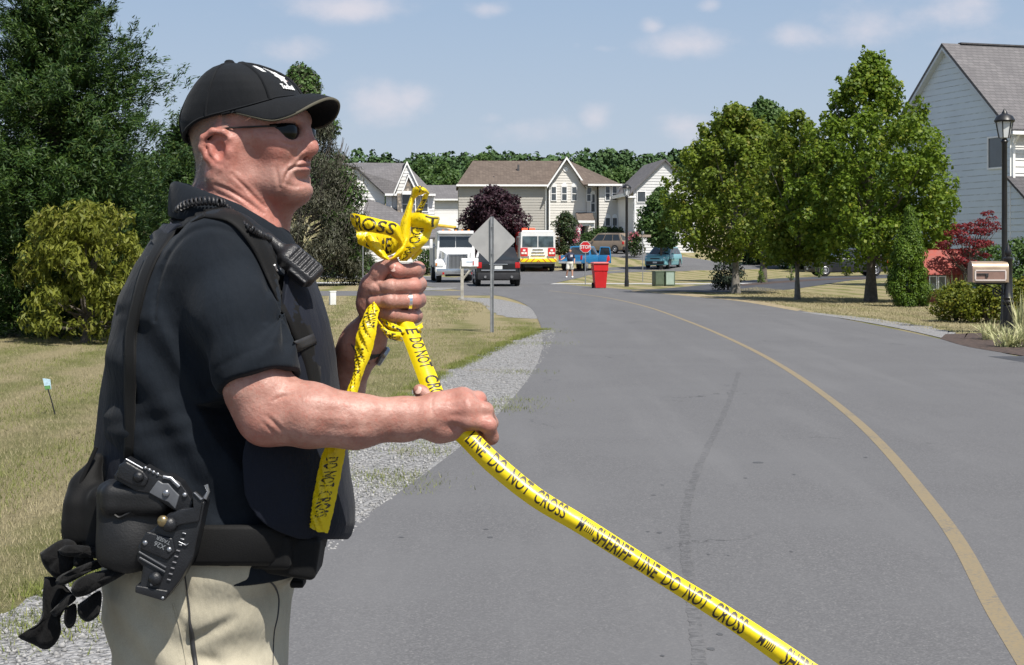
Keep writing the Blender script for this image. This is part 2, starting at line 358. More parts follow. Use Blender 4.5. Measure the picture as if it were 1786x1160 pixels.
# ---------------------------------------------------------------- leaf clouds
def quads(cen, nor, size, aspect=1., up=None, bend=0.):
    """one leaf quad per centre; size (n,), long axis random or along up"""
    n = len(cen); nor = nor/np.maximum(np.linalg.norm(nor, axis=1), 1e-9)[:, None]
    a = rng.normal(size=(n, 3)) if up is None else up
    a = a-nor*(a*nor).sum(1)[:, None]; a /= np.maximum(np.linalg.norm(a, axis=1), 1e-9)[:, None]; b = np.cross(nor, a)
    s = size[:, None]
    # pointed leaf: base, two shoulders, tip
    V = np.stack([cen-a*s*.5, cen+b*s*.5*aspect-a*s*.02, cen+a*s*.5+nor*s*bend, cen-b*s*.5*aspect-a*s*.02], 1).reshape(-1, 3)
    return V, np.arange(4*n, dtype=np.int32).reshape(-1, 4)
def clump_crown(clumps, per_area, size, jit=.6, aspect=.8, droop=0., shell=.45, updir=None):
    """clumps: rows (x,y,z,rx,ry,rz); leaves in the outer shell of every clump"""
    Cn = []; Nn = []; S = []
    for x, y, z, rx, ry, rz in clumps:
        n = max(6, int(per_area*(rx*ry+ry*rz+rx*rz)/3*4*PI))
        d = rng.normal(size=(n, 3)); d[:, 2] += .25; d /= np.linalg.norm(d, axis=1)[:, None]
        rr = 1-shell*rng.random(n)**1.5
        rr *= 1+.16*np.sin(d[:, 0]*5+x*3)*np.sin(d[:, 1]*6+y)*np.sin(d[:, 2]*5+z)
        p = d*rr[:, None]*np.array([rx, ry, rz])
        Cn.append(p+np.array([x, y, z])); Nn.append(d+rng.normal(0, jit, (n, 3))+np.array([0, 0, .35])); S.append(size*rng.uniform(.55, 1.25, n))
    Cn = np.vstack(Cn); Nn = np.vstack(Nn); S = np.concatenate(S)
    up = None
    if droop: up = rng.normal(0, .45, Cn.shape)+np.array([0, 0, -droop])
    return quads(Cn, Nn, S, aspect, up, bend=-.1)
def crown_clumps(n, h0, h1, prof, rc, fill=.35, flat=.75, keep=None):
    """clumps spread over a crown whose radius at height t is prof(t)"""
    out = []
    tries = 0
    while len(out) < n and tries < n*30:
        tries += 1
        t = rng.random(); R = prof(t)
        a = rng.uniform(0, 2*PI); q = (fill+(1-fill)*rng.random()**.45)*R
        r = rc*rng.uniform(.65, 1.3)*(0.6+.4*min(1, R/max(.01, prof(.35))))
        q = max(0, q-r*.55)
        p = (q*math.cos(a), q*math.sin(a), h0+(h1-h0)*t, r, r, r*flat)
        if keep and not keep(p): continue
        out.append(p)
    return out
def trunk_mb(h, r0, limbs, bend=.1, n=9, flare=1.5):
    mb = MB(); pts = [(bend*math.sin(k*1.3)*k/6, bend*math.cos(k*.9)*k/8, h*k/6) for k in range(7)]
    mb.tube(pts, [r0*flare]+[r0*(1-.11*k) for k in range(1, 7)], n)
    for p in limbs:
        z0 = min(h*.92, max(h*.25, p[2]*.55)); a = Vector((0, 0, z0)); b = Vector(p[:3]); m = (a+b)/2+Vector((0, 0, -.08*(b-a).length))
        mb.tube([a, m, b], [r0*.42, r0*.24, r0*.08], 5)
    return mb
M_BARK = mat('bark', (.10, .085, .07), .95, .3, 9, .9, 25)
M_BARK_L = mat('grey_bark', (.17, .155, .135), .95, .25, 9, .8, 25)
def tree(name, loc, rz, label, cat, clumps, per, size, lm, trunk_h, r0, bark=None, group=None, aspect=.8, droop=0, jit=.6, limbs=14, parts=True, shell=.45, bend=.1):
    e = empty(name, loc, rz, label, cat, group)
    V, Q = clump_crown(clumps, per, size, jit, aspect, droop, shell)
    mesh_np('crown', V, Q, lm, e)
    ls = [clumps[i] for i in rng.permutation(len(clumps))[:limbs]]
    trunk_mb(trunk_h, r0, ls, bend).build('trunk', bark or M_BARK, e, 60)
    return e
M_MAPLE = leaf_mat('maple_leaf', (.085, .150, .013), (.21, .295, .026), (.37, .375, .05), .45)
M_MAPLE2 = leaf_mat('maple_leaf_olive', (.095, .148, .015), (.215, .28, .028), (.38, .34, .06), .45)
M_GREENR = leaf_mat('dull_green_leaf', (.045, .098, .024), (.11, .18, .042), None, .32)
M_CEDAR = leaf_mat('cedar_spray', (.014, .044, .009), (.060, .108, .015), (.10, .13, .02), .2)
M_ARBOR = leaf_mat('arborvitae_spray', (.050, .110, .010), (.14, .21, .016), None, .3)
M_PURPLE = leaf_mat('purple_leaf', (.022, .010, .016), (.055, .022, .032), (.09, .035, .045), .2)
M_RED = leaf_mat('red_maple_leaf', (.11, .010, .014), (.26, .03, .035), None, .3)
M_MYRTLE = leaf_mat('dark_myrtle_leaf', (.020, .045, .014), (.055, .085, .022), (.10, .04, .03), .2)
M_PINK = leaf_mat('pink_blossom', (.45, .10, .15), (.60, .22, .27), None, .3)
M_SHRUB = leaf_mat('shrub_leaf', (.07, .10, .010), (.22, .23, .018), (.34, .22, .04), .35)
M_HEDGE = leaf_mat('hedge_leaf', (.02, .05, .010), (.05, .09, .016), None, .2)
M_PEACH = leaf_mat('yellow_green_leaf', (.125, .15, .018), (.25, .265, .04), (.38, .34, .09), .40)
M_TWIG = leaf_mat('grey_brown_twig', (.052, .054, .036), (.130, .128, .085), (.05, .08, .022), .1)
# ================================================================ TREES AND PLANTS
def place(px, Y): return ((px-CX)/F*Y, Y)
def lerp_prof(pts):
    T = [p[0] for p in pts]; R = [p[1] for p in pts]
    return lambda t: float(np.interp(t, T, R))
def sprigs(n, h0, h1, prof, rc, fill=.6, *a):
    """clumps plus thin shoots that stick out of the crown"""
    cl = crown_clumps(n, h0, h1, prof, rc, fill, 1.0)
    for k in range(n//3):
        t = rng.random()**.8; an = rng.uniform(0, 2*PI); R = prof(t)*rng.uniform(.92, 1.06); r = rng.uniform(.08, .15)
        for q in range(2): cl.append(((R+.10*q)*math.cos(an), (R+.10*q)*math.sin(an), h0+(h1-h0)*t+.16*q, r, r, r*1.7))
    return cl
# big maple by the right-hand road edge and its two neighbours
x, y = G(1519, 527)
tree('maple_tree', (x, y, 0), 0, 'tallest leafy green maple on the right with thick dark trunk in mulch', 'tree',
     sprigs(330, 1.15, 7.35, lerp_prof([(0, 1.7), (.14, 2.4), (.35, 2.6), (.55, 2.25), (.7, 1.6), (.86, .85), (1, .15)]), .36, .30), 84, .124, M_MAPLE, 5.5, .15, group='street maples', bend=.05)
x, y = G(1283, 512)
tree('maple_tree', (x, y, 0), 1, 'leafy maple with pale trunk left of the other maples, beside the dark bush', 'tree',
     sprigs(260, 1.3, 6.7, lerp_prof([(0, 2.0), (.2, 2.6), (.45, 2.55), (.7, 1.9), (.88, 1.1), (1, .3)]), .38, .30), 74, .138, M_MAPLE2, 4.8, .13, M_BARK_L, 'street maples', bend=.05)
x, y = G(1391, 523)
tree('maple_tree', (x, y, 0), 2, 'slim young maple with thin trunk between two bigger maples', 'tree',
     sprigs(130, 1.3, 5.9, lerp_prof([(0, 1.0), (.25, 1.45), (.5, 1.4), (.8, .85), (1, .2)]), .34, .3), 78, .138, M_MAPLE2, 4.0, .075, M_BARK_L, 'street maples', bend=.05)
x, y = place(1331, 78)
tree('shade_tree', (x, y, 0), 0, 'round dull green tree rising behind the maples', 'tree',
     crown_clumps(150, 3.0, 8.9, lerp_prof([(0, 1.6), (.3, 2.5), (.6, 2.35), (.85, 1.6), (1, .5)]), .7, .3, .85), 46, .19, M_GREENR, 6.5, .16)
for px, Y, R, h_, lab in [(1398, 118, 2.6, 6.0, 'dark tree far behind the slim young maple'), (1462, 112, 2.8, 6.5, 'dark tree behind the dark car, left of the tallest trunk'), (1545, 116, 2.8, 6.5, 'dark tree behind the tallest maple\'s trunk'), (1340, 124, 2.4, 5.0, 'dark tree beyond the driveway bend')]:
    x, y = place(px, Y); tree('background_tree', (x, y, TZ(x, y)), 0, lab, 'tree', crown_clumps(60, .3, h_, lerp_prof([(0, R*.8), (.4, R), (.8, R*.6), (1, R*.2)]), R*.4, .4, .85), 26, .25, M_HEDGE, h_*.7, .14, group='dark trees beyond the driveway')
x, y = place(1153, 117)
tree('shade_tree', (x, y, TZ(x, y)), 0, 'dark green rounded tree beside the blue-green hatchback', 'tree',
     crown_clumps(90, 1.9, 6.0, lerp_prof([(0, 1.3), (.3, 1.9), (.6, 1.75), (.85, 1.0), (1, .3)]), .65, .3, .85), 32, .22, M_GREENR, 4.0, .12)
x, y = place(862, 121)
tree('purple_plum_tree', (x, y, TZ(x, y)), 0, 'rounded dark purple plum tree before the brown-roofed house', 'tree',
     crown_clumps(130, .9, 6.0, lerp_prof([(0, 2.2), (.25, 2.95), (.55, 2.9), (.8, 2.1), (1, .8)]), .7, .3, .9), 34, .22, M_PURPLE, 4.4, .14)
x, y = place(985, 119)
e = tree('crape_myrtle', (x, y, TZ(x, y)), 0, 'small dark myrtle tree with pink blossom on its right side', 'tree',
     crown_clumps(46, 1.2, 4.3, lerp_prof([(0, .7), (.35, 1.25), (.7, 1.05), (1, .35)]), .5, .3, .85), 45, .16, M_MYRTLE, 3.0, .08)
V, Q = clump_crown([(1.05, -.2, 2.9, .28, .3, .35), (.85, -.5, 2.1, .3, .25, .2), (1.15, -.1, 3.3, .2, .2, .2), (.55, -.7, 1.4, .25, .2, .15), (.9, -.3, 2.5, .3, .3, .3)], 70, .13)
mesh_np('blossom', V, Q, M_PINK, e)
x, y = place(1106, 133)
e = tree('flowering_shrub', (x, y, TZ(x, y)), 0, 'pink-tinged shrub right of the distant lamp post', 'shrub',
     crown_clumps(24, .3, 2.3, lerp_prof([(0, .7), (.4, 1.0), (1, .4)]), .45, .3, .85), 40, .17, M_MYRTLE, 1.2, .05)
V, Q = clump_crown([(-.3, -.6, 1.9, .45, .35, .35), (.35, -.55, 2.1, .3, .3, .25), (-.5, -.5, 1.4, .3, .25, .3)], 30, .15); mesh_np('blossom', V, Q, M_PINK, e)
# dark cone behind the officer's head: bare grey twigs, green only at the top and edges
x, y = place(522, 70)
e = empty('cypress_tree', (x, y, 0), 0, 'tall half-bare grey-brown cypress behind the officer\'s cap', 'tree')
cl = crown_clumps(250, .1, 9.6, lerp_prof([(0, 3.0), (.12, 3.35), (.4, 3.1), (.62, 2.3), (.82, 1.5), (.93, 1.0), (1, .4)]), .62, .45, 1.1)
V, Q = clump_crown(cl, 60, .24, .7, .16, -.9, .7); mesh_np('twigs', V, Q, M_TWIG, e)
gc = [c for c in cl if c[2] > 7.6 or (c[0] > 1.2 and rng.random() < .22)]
V, Q = clump_crown([(a*1.04, b*1.04, c+.1, d*.95, f*.95, g*.9) for a, b, c, d, f, g in gc], 60, .17); mesh_np('crown', V, Q, M_GREENR, e)
mb = MB()
for k in range(150):
    a = rng.uniform(0, 2*PI); z0 = rng.uniform(.2, 5.5); R = lerp_prof([(0, 2.9), (3.5, 3.2), (6, 2.4), (9.6, .4)])
    p0 = Vector((.6*math.cos(a), .6*math.sin(a), z0)); z1 = z0+rng.uniform(1.5, 3.2); r1 = R(z1)*1.0
    mb.tube([p0, (r1*.75*math.cos(a), r1*.75*math.sin(a), z0+.6), (r1*math.cos(a+.1), r1*math.sin(a+.1), z1)], [.035, .025, .01], 4, False)
mb.tube([(0, 0, 0), (0, 0, 8.5)], [.2, .04], 8); mb.build('trunk', M_BARK, e)
# great cedar on the left
def cedar(loc, H, prof, nb, label, cat='tree', name='cedar_tree', lm=M_CEDAR, leaf=.080, tuft=13, per=34, lift=.34):
    e = empty(name, loc, 0, label, cat)
    Cn = []; Up = []; Nn = []; S = []
    mb = MB(); mb.tube([(0, 0, 0), (.05, 0, H*.5), (0, 0, H*.98)], [.26, .15, .02], 9)
    for k in range(nb):
        t = (k+.5)/nb; t = t**1.15; z0 = .15+H*t*.97; a = k*2.39996+rng.normal(0, .25); R = prof(t)*rng.uniform(.62, 1.16)
        d = np.array([math.cos(a), math.sin(a), 0]); sd = np.array([-math.sin(a), math.cos(a), 0])
        rise = lift*R*rng.uniform(.5, 1.2)
        if k % 4 == 0: mb.tube([(0, 0, z0), tuple(d*R*.5+np.array([0, 0, z0+rise*.2]))], [.03, .01], 4, False)
        for j in range(tuft):
            u = (j+rng.random())/tuft; u = .22+.78*u
            w_ = (1-u*.72)*R*.26
            c = d*R*u+sd*rng.normal(0, w_*.7)+np.array([0, 0, z0+rise*u**2+rng.normal(0, .10*R*.4+.05)])
            tip = d*.9+np.array([0, 0, .75*u+.15])+rng.normal(0, .35, 3)
            n = per
            pts = c+rng.normal(0, (.040+.018*R)*(1.15-.55*u), (n, 3))+tip*rng.normal(0, .05, (n, 1))
            Cn.append(pts); Up.append(tip+rng.normal(0, .26, (n, 3))); Nn.append(np.array([0, 0, .8])+d*.3+rng.normal(0, .6, (n, 3))); S.append(leaf*rng.uniform(.7, 1.5, n))
    V, Q = quads(np.vstack(Cn), np.vstack(Nn), np.concatenate(S)*1.35, .21, np.vstack(Up))
    ic = crown_clumps(90, .1, H*.86, lambda t: prof(t*.86)*.72, .62, .2, 1.1); V2, Q2 = clump_crown(ic, 90, .11, .7, .3, -.5, .6); Q2 = Q2+len(V)
    mesh_np('crown', np.vstack([V, V2]), np.vstack([Q, Q2]), lm, e); mb.build('trunk', M_BARK, e, 50)
    return e
x, y = place(95, 28)
cedar((x, y, 0), 8.6, lerp_prof([(0, 2.2), (.1, 2.5), (.27, 2.5), (.42, 2.2), (.53, 1.75), (.64, 1.2), (.76, .8), (.9, .4), (1, .06)]), 360, 'huge dark green cedar filling the left edge of the photo', tuft=16, per=46, leaf=.072)
x, y = place(330, 36)
cedar((x, y, 0), 4.7, lerp_prof([(0, 1.7), (.3, 1.6), (.6, 1.1), (.85, .55), (1, .1)]), 210, 'lower dark cedar between the huge cedar and the officer', per=36)
# yellow-green tree with hanging leaves in front of it
x, y = place(150, 25.6)
e = empty('peach_tree', (x, y, 0), 0, 'small yellow-green tree with hanging leaves in front of the huge cedar', 'tree')
cl = []
for k in range(150):
    a = rng.uniform(0, 2*PI); el = rng.uniform(-.75, 1.2)
    q = rng.uniform(.55, 1.0); R = 1.12*q
    cl.append((R*math.cos(a)*math.cos(el*1.2), .85*R*math.sin(a)*math.cos(el*1.2), 1.2+1.12*q*math.sin(min(1.57, el*1.3))*rng.uniform(.75, 1.1), .2, .2, .22))
    if k % 5 == 0: cl.append((rng.uniform(.5, 1.0)*math.cos(a), rng.uniform(.5, .9)*math.sin(a), rng.uniform(.15, .7), .2, .2, .22))
cl = [(a, b, c, d*.8, e_*.8, f*.8) for a, b, c, d, e_, f in cl]
V, Q = clump_crown(cl, 170, .135, .7, .32, .9, .6); mesh_np('crown', V, Q, M_PEACH, e)
trunk_mb(1.3, .07, cl[:26], .1).build('trunk', M_BARK, e, 60)
# bushes
def bush(name, px, Y, r, h, label, cat, lm, n=26, size=.12, per=70, group=None, ry=None, z=None, aspect=.7):
    x, y = place(px, Y)
    prof = lerp_prof([(0, .8*r), (.3, r), (.7, .85*r), (1, .4*r)])
    cl = crown_clumps(n, .12*h, h*.9, prof, max(.12, r*.36), .35, .85)
    if ry: cl = [(a, b*ry/r, c, d, f, g) for a, b, c, d, f, g in cl]
    e = empty(name, (x, y, TZ(x, y) if z is None else z), rng.uniform(0, 6) if not ry else 0, label, cat, group)
    V, Q = clump_crown(cl, per, size, .6, aspect); mesh_np('foliage', V, Q, lm, e)
    mb = MB()
    for k in range(6):
        a = k*1.05; mb.tube([(0, 0, 0), (r*.3*math.cos(a), r*.3*math.sin(a), h*.55)], [.03, .01], 5)
    mb.build('stems', M_BARK, e); return e
bush('round_bush', 578, 87, .74, 1.45, 'round dark green bush on the far lawn left of the raised fist', 'bush', M_HEDGE)
bush('dark_bush', 1270, 61, .72, 1.35, 'very dark upright bush behind the pale maple trunk', 'bush', mat('dark_yew', (.012, .024, .010), .8, .3), 40, .10, 90)
bush('hedge_bush', 632, 112, 1.5, 1.3, 'low dark bush below the white house, left of the tape bow', 'bush', M_HEDGE, 40, .16, 40, ry=.8)
bush('hedge_bush', 745, 101, 1.1, 1.7, 'dark leafy bush left of the white truck', 'bush', M_HEDGE, 36, .15, 40)
bush('porch_shrub', 782, 113, .9, 1.9, 'shrub with reddish tips at the porch above the white truck', 'bush', M_MYRTLE, 26, .16, 40)
bush('clipped_hedge', 1062, 146, 3.0, 1.6, 'clipped green hedge behind the brown people carrier', 'hedge', M_HEDGE, 60, .2, 26, ry=.8)
bush('hedge_bush', 1010, 127, 1.0, 1.2, 'low green bush under the portico of the brown-roofed house', 'bush', M_HEDGE, 24, .16, 40)
bush('garden_shrub', 1667, 33.4, .62, .86, 'yellow-green mounded shrub under the mailbox, leftmost of three', 'shrub', M_SHRUB, 40, .075, 190, 'shrubs beside the mailbox')
bush('garden_shrub', 1722, 32.8, .66, .84, 'yellow-green mounded shrub just left of the mailbox post', 'shrub', M_SHRUB, 40, .075, 190, 'shrubs beside the mailbox')
bush('garden_shrub', 1795, 33.2, .62, 1.0, 'yellow-green mounded shrub right of the mailbox post', 'shrub', M_SHRUB, 40, .075, 190, 'shrubs beside the mailbox')
bush('foundation_shrub', 1722, 52, .85, 2.05, 'dull green shrub against the right-hand house wall', 'shrub', M_GREENR, 36, .12, 80)
bush('foundation_shrub', 1778, 54, .95, 2.1, 'dark green shrub at the corner of the right-hand house', 'shrub', M_GREENR, 36, .12, 80)
# clipped cone of arborvitae, dwarf cones along the driveway
def cone_evergreen(px, base_py, h, r, label, name='arborvitae', n=90, size=.062, group=None, per=800):
    x, y = G(px, base_py); e = empty(name, (x, y, 0), 0, label, 'evergreen', group)
    prof = lerp_prof([(0, r*.85), (.2, r), (.5, r*.85), (.8, r*.45), (1, r*.06)])
    cl = crown_clumps(n, .02*h, h*.97, prof, r*.34, .55, 1.25)
    V, Q = clump_crown(cl, per, size, .32, .5, -1.2, .35); mesh_np('foliage', V, Q, M_ARBOR, e)
    MB().tube([(0, 0, 0), (0, 0, h*.8)], [.05, .015], 6).build('stem', M_BARK, e)
cone_evergreen(1586, 535, 2.72, .60, 'dense cone-shaped arborvitae right of the tallest maple', n=130)
GC = 'dwarf conifers along the driveway'
cone_evergreen(1328, 494, .78, .25, 'dwarf conifer on the driveway mulch next to the pale maple trunk', 'dwarf_conifer', 26, .075, GC, 200)
cone_evergreen(1380, 490, 1.05, .27, 'dwarf conifer directly behind the slim young maple', 'dwarf_conifer', 26, .075, GC, 200)
cone_evergreen(1429, 484.5, 1.2, .30, 'dwarf conifer in front of the dark car\'s wheel', 'dwarf_conifer', 26, .085, GC, 180)
cone_evergreen(1477, 481, 1.25, .32, 'dwarf conifer in front of the dark car\'s rear side', 'dwarf_conifer', 26, .085, GC, 180)
# red Japanese maple, layered
x, y = place(1688, 44)
e = empty('japanese_maple', (x, y, 0), 0, 'small dark red Japanese maple above the red playhouse', 'tree')
cl = []
for px, py, r in [(1650, 425, 12), (1665, 408, 15), (1680, 420, 16), (1672, 395, 10), (1700, 402, 14), (1712, 388, 13), (1722, 372, 9), (1728, 392, 11), (1735, 400, 8), (1705, 425, 16), (1690, 440, 16), (1660, 440, 12), (1720, 425, 12), (1715, 405, 13), (1732, 380, 6), (1645, 432, 9), (1695, 460, 14), (1672, 455, 13), (1718, 445, 9), (1686, 392, 8)]:
    for s in (-1, 1):
        cl.append(((px-1688)/F*44, s*rng.uniform(.05, .45), CAMH-(py-HZ)/F*44, r/F*44*1.1, r/F*44*1.1, r/F*44*.55))
V, Q = clump_crown(cl, 230, .085, .5, .5); mesh_np('crown', V, Q, M_RED, e)
trunk_mb(1.3, .05, cl, .25).build('trunk', M_BARK, e, 60)
# grasses and lilies: arching blades
def blades(name, px, py, n, L, wdt, label, cat, m, spread=.35, droop=.6, group=None):
    x, y = G(px, py); e = []; V = []; Q = []
    for k in range(n):
        a = rng.uniform(0, 2*PI); l = L*rng.uniform(.6, 1.15); out = rng.uniform(.15, 1)*spread*2.2; b0 = np.array([rng.normal(0, spread*.25), rng.normal(0, spread*.25), 0])
        d = np.array([math.cos(a), math.sin(a), 0]); s = np.array([-math.sin(a), math.cos(a), 0])*wdt
        i = len(V); m_ = 5
        for j in range(m_):
            u = j/(m_-1); p = b0+d*out*u+np.array([0, 0, l*(u-droop*u*u*out)]); wd = s*(1-u**2)*.5+s*.03
            V += [p-wd, p+wd]
        for j in range(m_-1): Q.append((i+2*j, i+2*j+1, i+2*j+3, i+2*j+2))
    o = mesh_np(name, V, Q, m); o.location = (x, y, 0); return tag(o, label, cat, group)
M_VAR = leaf_mat('cream_striped_leaf', (.33, .36, .16), (.62, .58, .34), (.16, .22, .04), .3)
M_GRASSB = leaf_mat('blue_green_grass', (.08, .13, .05), (.16, .21, .09), None, .3)
GL = 'variegated lilies at the mailbox'
for px, py, n, L, lab in [(1727, 593, 70, .40, 'pale striped lily clump left of the mailbox post'), (1762, 606, 110, .42, 'largest pale striped lily clump in front of the mailbox post'), (1792, 596, 80, .5, 'pale striped lily clump at the right edge of the photo')]:
    blades('variegated_lily', px, py, n, L, .022, lab, 'plant', M_VAR, .26, .75, GL)
blades('day_lily', 1781, 583, 40, .75, .025, 'upright green lily leaves right of the mailbox post', 'plant', M_VAR, .14, .3)
blades('ornamental_grass', 1668, 548, 260, 1.05, .014, 'spray of blue-green ornamental grass left under the mailbox', 'plant', M_GRASSB, .36, .5)
# the wooded hill: a far wood that reads as one mass
def forest():
    t = NT('far_forest'); g = t.n('ShaderNodeNewGeometry'); r = g.outputs['Random Per Island']
    c = t.mix(t.noise(.12, 3), (.036, .075, .034), (.085, .130, .050)); c = t.mix(t.math('MULTIPLY', r, .6), c, (.060, .105, .045))
    t.done(c, .9, None, Specular_IOR_Level=.05)
    Cl = []
    for k in range(1050):
        y = rng.uniform(330, 520); x = (rng.uniform(-.16, .42) if k < 560 else rng.choice((rng.uniform(-.75, -.16), rng.uniform(.42, .8))))*y*1.12
        z = TZ(x, y); h = rng.uniform(5, 9)+(2.5 if y > 420 else 0)
        R = rng.uniform(2.6, 4.6)
        for j in range(4):
            Cl.append((x+rng.normal(0, R*.45), y+rng.normal(0, R*.3), z+h*rng.uniform(.55, 1), R*rng.uniform(.45, .75), R*.6, R*rng.uniform(.45, .7)))
        Cl.append((x, y, z+h*.4, R, R, h*.45))
    V, Q = clump_crown(Cl, .85, 1.35, .6, .8, shell=.3)
    o = mesh_np('forest', V, Q, t.m); tag(o, 'dark green wooded hill closing the view behind the houses', 'wood', kind='stuff')
forest()
for px, Y, R, h in [(770, 262, 5.2, 11), (840, 285, 5, 13), (1010, 275, 4.5, 11), (1080, 262, 6, 10), (735, 290, 5, 12)]:
    x, y = place(px, Y)
    tree('woodland_tree', (x, y, TZ(x, y)), 0, {770: 'lighter green tree at the wood edge between the white and brown-roofed houses', 840: 'wood-edge tree above the long brown roof', 1010: 'bushy wood-edge tree above the brown roof\'s right end', 1080: 'wood-edge tree above the far dark-grey roof', 735: 'wood-edge tree just right of the white house gable'}[px], 'tree',
         crown_clumps(46, 1.5, h, lerp_prof([(0, R*.7), (.4, R), (.8, R*.65), (1, R*.25)]), R*.36, .35, .85), 6.5, .55, M_GREENR, h*.7, .25, group='trees at the wood\'s edge')
# ================================================================ HOUSES
def m_siding(name, col, course=.26, stain=.0):
    t = NT(name); sp = t.n('ShaderNodeSeparateXYZ'); t.L.new(t.tc.outputs['Object'], sp.inputs[0])
    f = t.math('FRACT', t.math('DIVIDE', sp.outputs[2], course))
    n = t.noise(2.2, 5, .65, t.scaled((1, 1, 4)))
    c = t.mix(t.rng(t.noise(.7, 3), .3, .7), tuple(v*.94 for v in col), col)
    if stain:   # mildew along the laps
        c = t.mix(t.math('MULTIPLY', t.math('MULTIPLY', t.rng(f, .80, .97), t.rng(n, .38, .60)), stain), c, (.10, .11, .115))
    return t.done(c, .55, t.bump(t.noise(60, 2), .1, .004))
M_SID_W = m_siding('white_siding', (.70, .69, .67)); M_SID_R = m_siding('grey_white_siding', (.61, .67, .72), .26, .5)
M_SID_SHADE = m_siding('shade_toned_siding', (.37, .355, .325)); M_SID_C = m_siding('cream_siding', (.64, .615, .57)); M_SID_G = m_siding('pale_grey_siding', (.60, .60, .595))  # first tone has the left wall's shade painted in as a darker colour
def m_shingle(name, a, b):
    t = NT(name); br = t.n('ShaderNodeTexBrick'); br.inputs['Scale'].default_value = 3.0; br.inputs['Mortar Size'].default_value = .03; br.inputs['Color1'].default_value = (*a, 1); br.inputs['Color2'].default_value = (*b, 1); br.inputs['Mortar'].default_value = (*[v*.5 for v in a], 1); br.inputs['Row Height'].default_value = .42; br.inputs['Brick Width'].default_value = .9
    sp = t.n('ShaderNodeSeparateXYZ'); t.L.new(t.tc.outputs['Object'], sp.inputs[0]); cb = t.n('ShaderNodeCombineXYZ')
    t.L.new(t.math('ADD', sp.outputs[0], t.math('MULTIPLY', sp.outputs[1], .6)), cb.inputs[0]); t.L.new(sp.outputs[2], cb.inputs[1]); t.L.new(cb.outputs[0], br.inputs['Vector'])
    c = t.mix(t.rng(t.noise(.8, 5, .6), .3, .7, 0, .4), br.outputs[0], tuple(v*.72 for v in a)); c = t.mix(t.rng(t.noise(30, 3, .8), .4, .8, 0, .35), c, tuple(v*1.5 for v in b))
    return t.done(c, .9, t.bump(t.noise(40, 3), .5, .01), Specular_IOR_Level=.15)
M_ROOF_G = m_shingle('grey_shingle', (.125, .120, .124), (.165, .157, .160)); M_ROOF_B = m_shingle('brown_shingle', (.105, .083, .070), (.150, .120, .100)); M_ROOF_D = m_shingle('dark_shingle', (.075, .075, .08), (.11, .105, .11))
M_TRIM = mat('white_trim', (.80, .80, .79), .45, .04, 3); M_PANE = glass_mat('window_glass', (.055, .065, .075)); M_PANE_L = mat('curtained_glass', (.20, .23, .25), .15, .3, 2.0); M_STONE = None
def m_stone():
    t = NT('tan_stone_facing'); v = t.n('ShaderNodeTexVoronoi'); v.inputs['Scale'].default_value = 4; t.L.new(t.tc.outputs['Object'], v.inputs['Vector']); sp = t.n('ShaderNodeSeparateColor'); t.L.new(v.outputs[1], sp.inputs[0])
    c = t.mix(sp.outputs[0], (.24, .19, .14), (.46, .40, .33)); c = t.mix(t.rng(v.outputs[0], .3, .55), c, (.16, .14, .12)); return t.done(c, .9, t.bump(v.outputs[0], .8, .03))
M_STONE = m_stone()
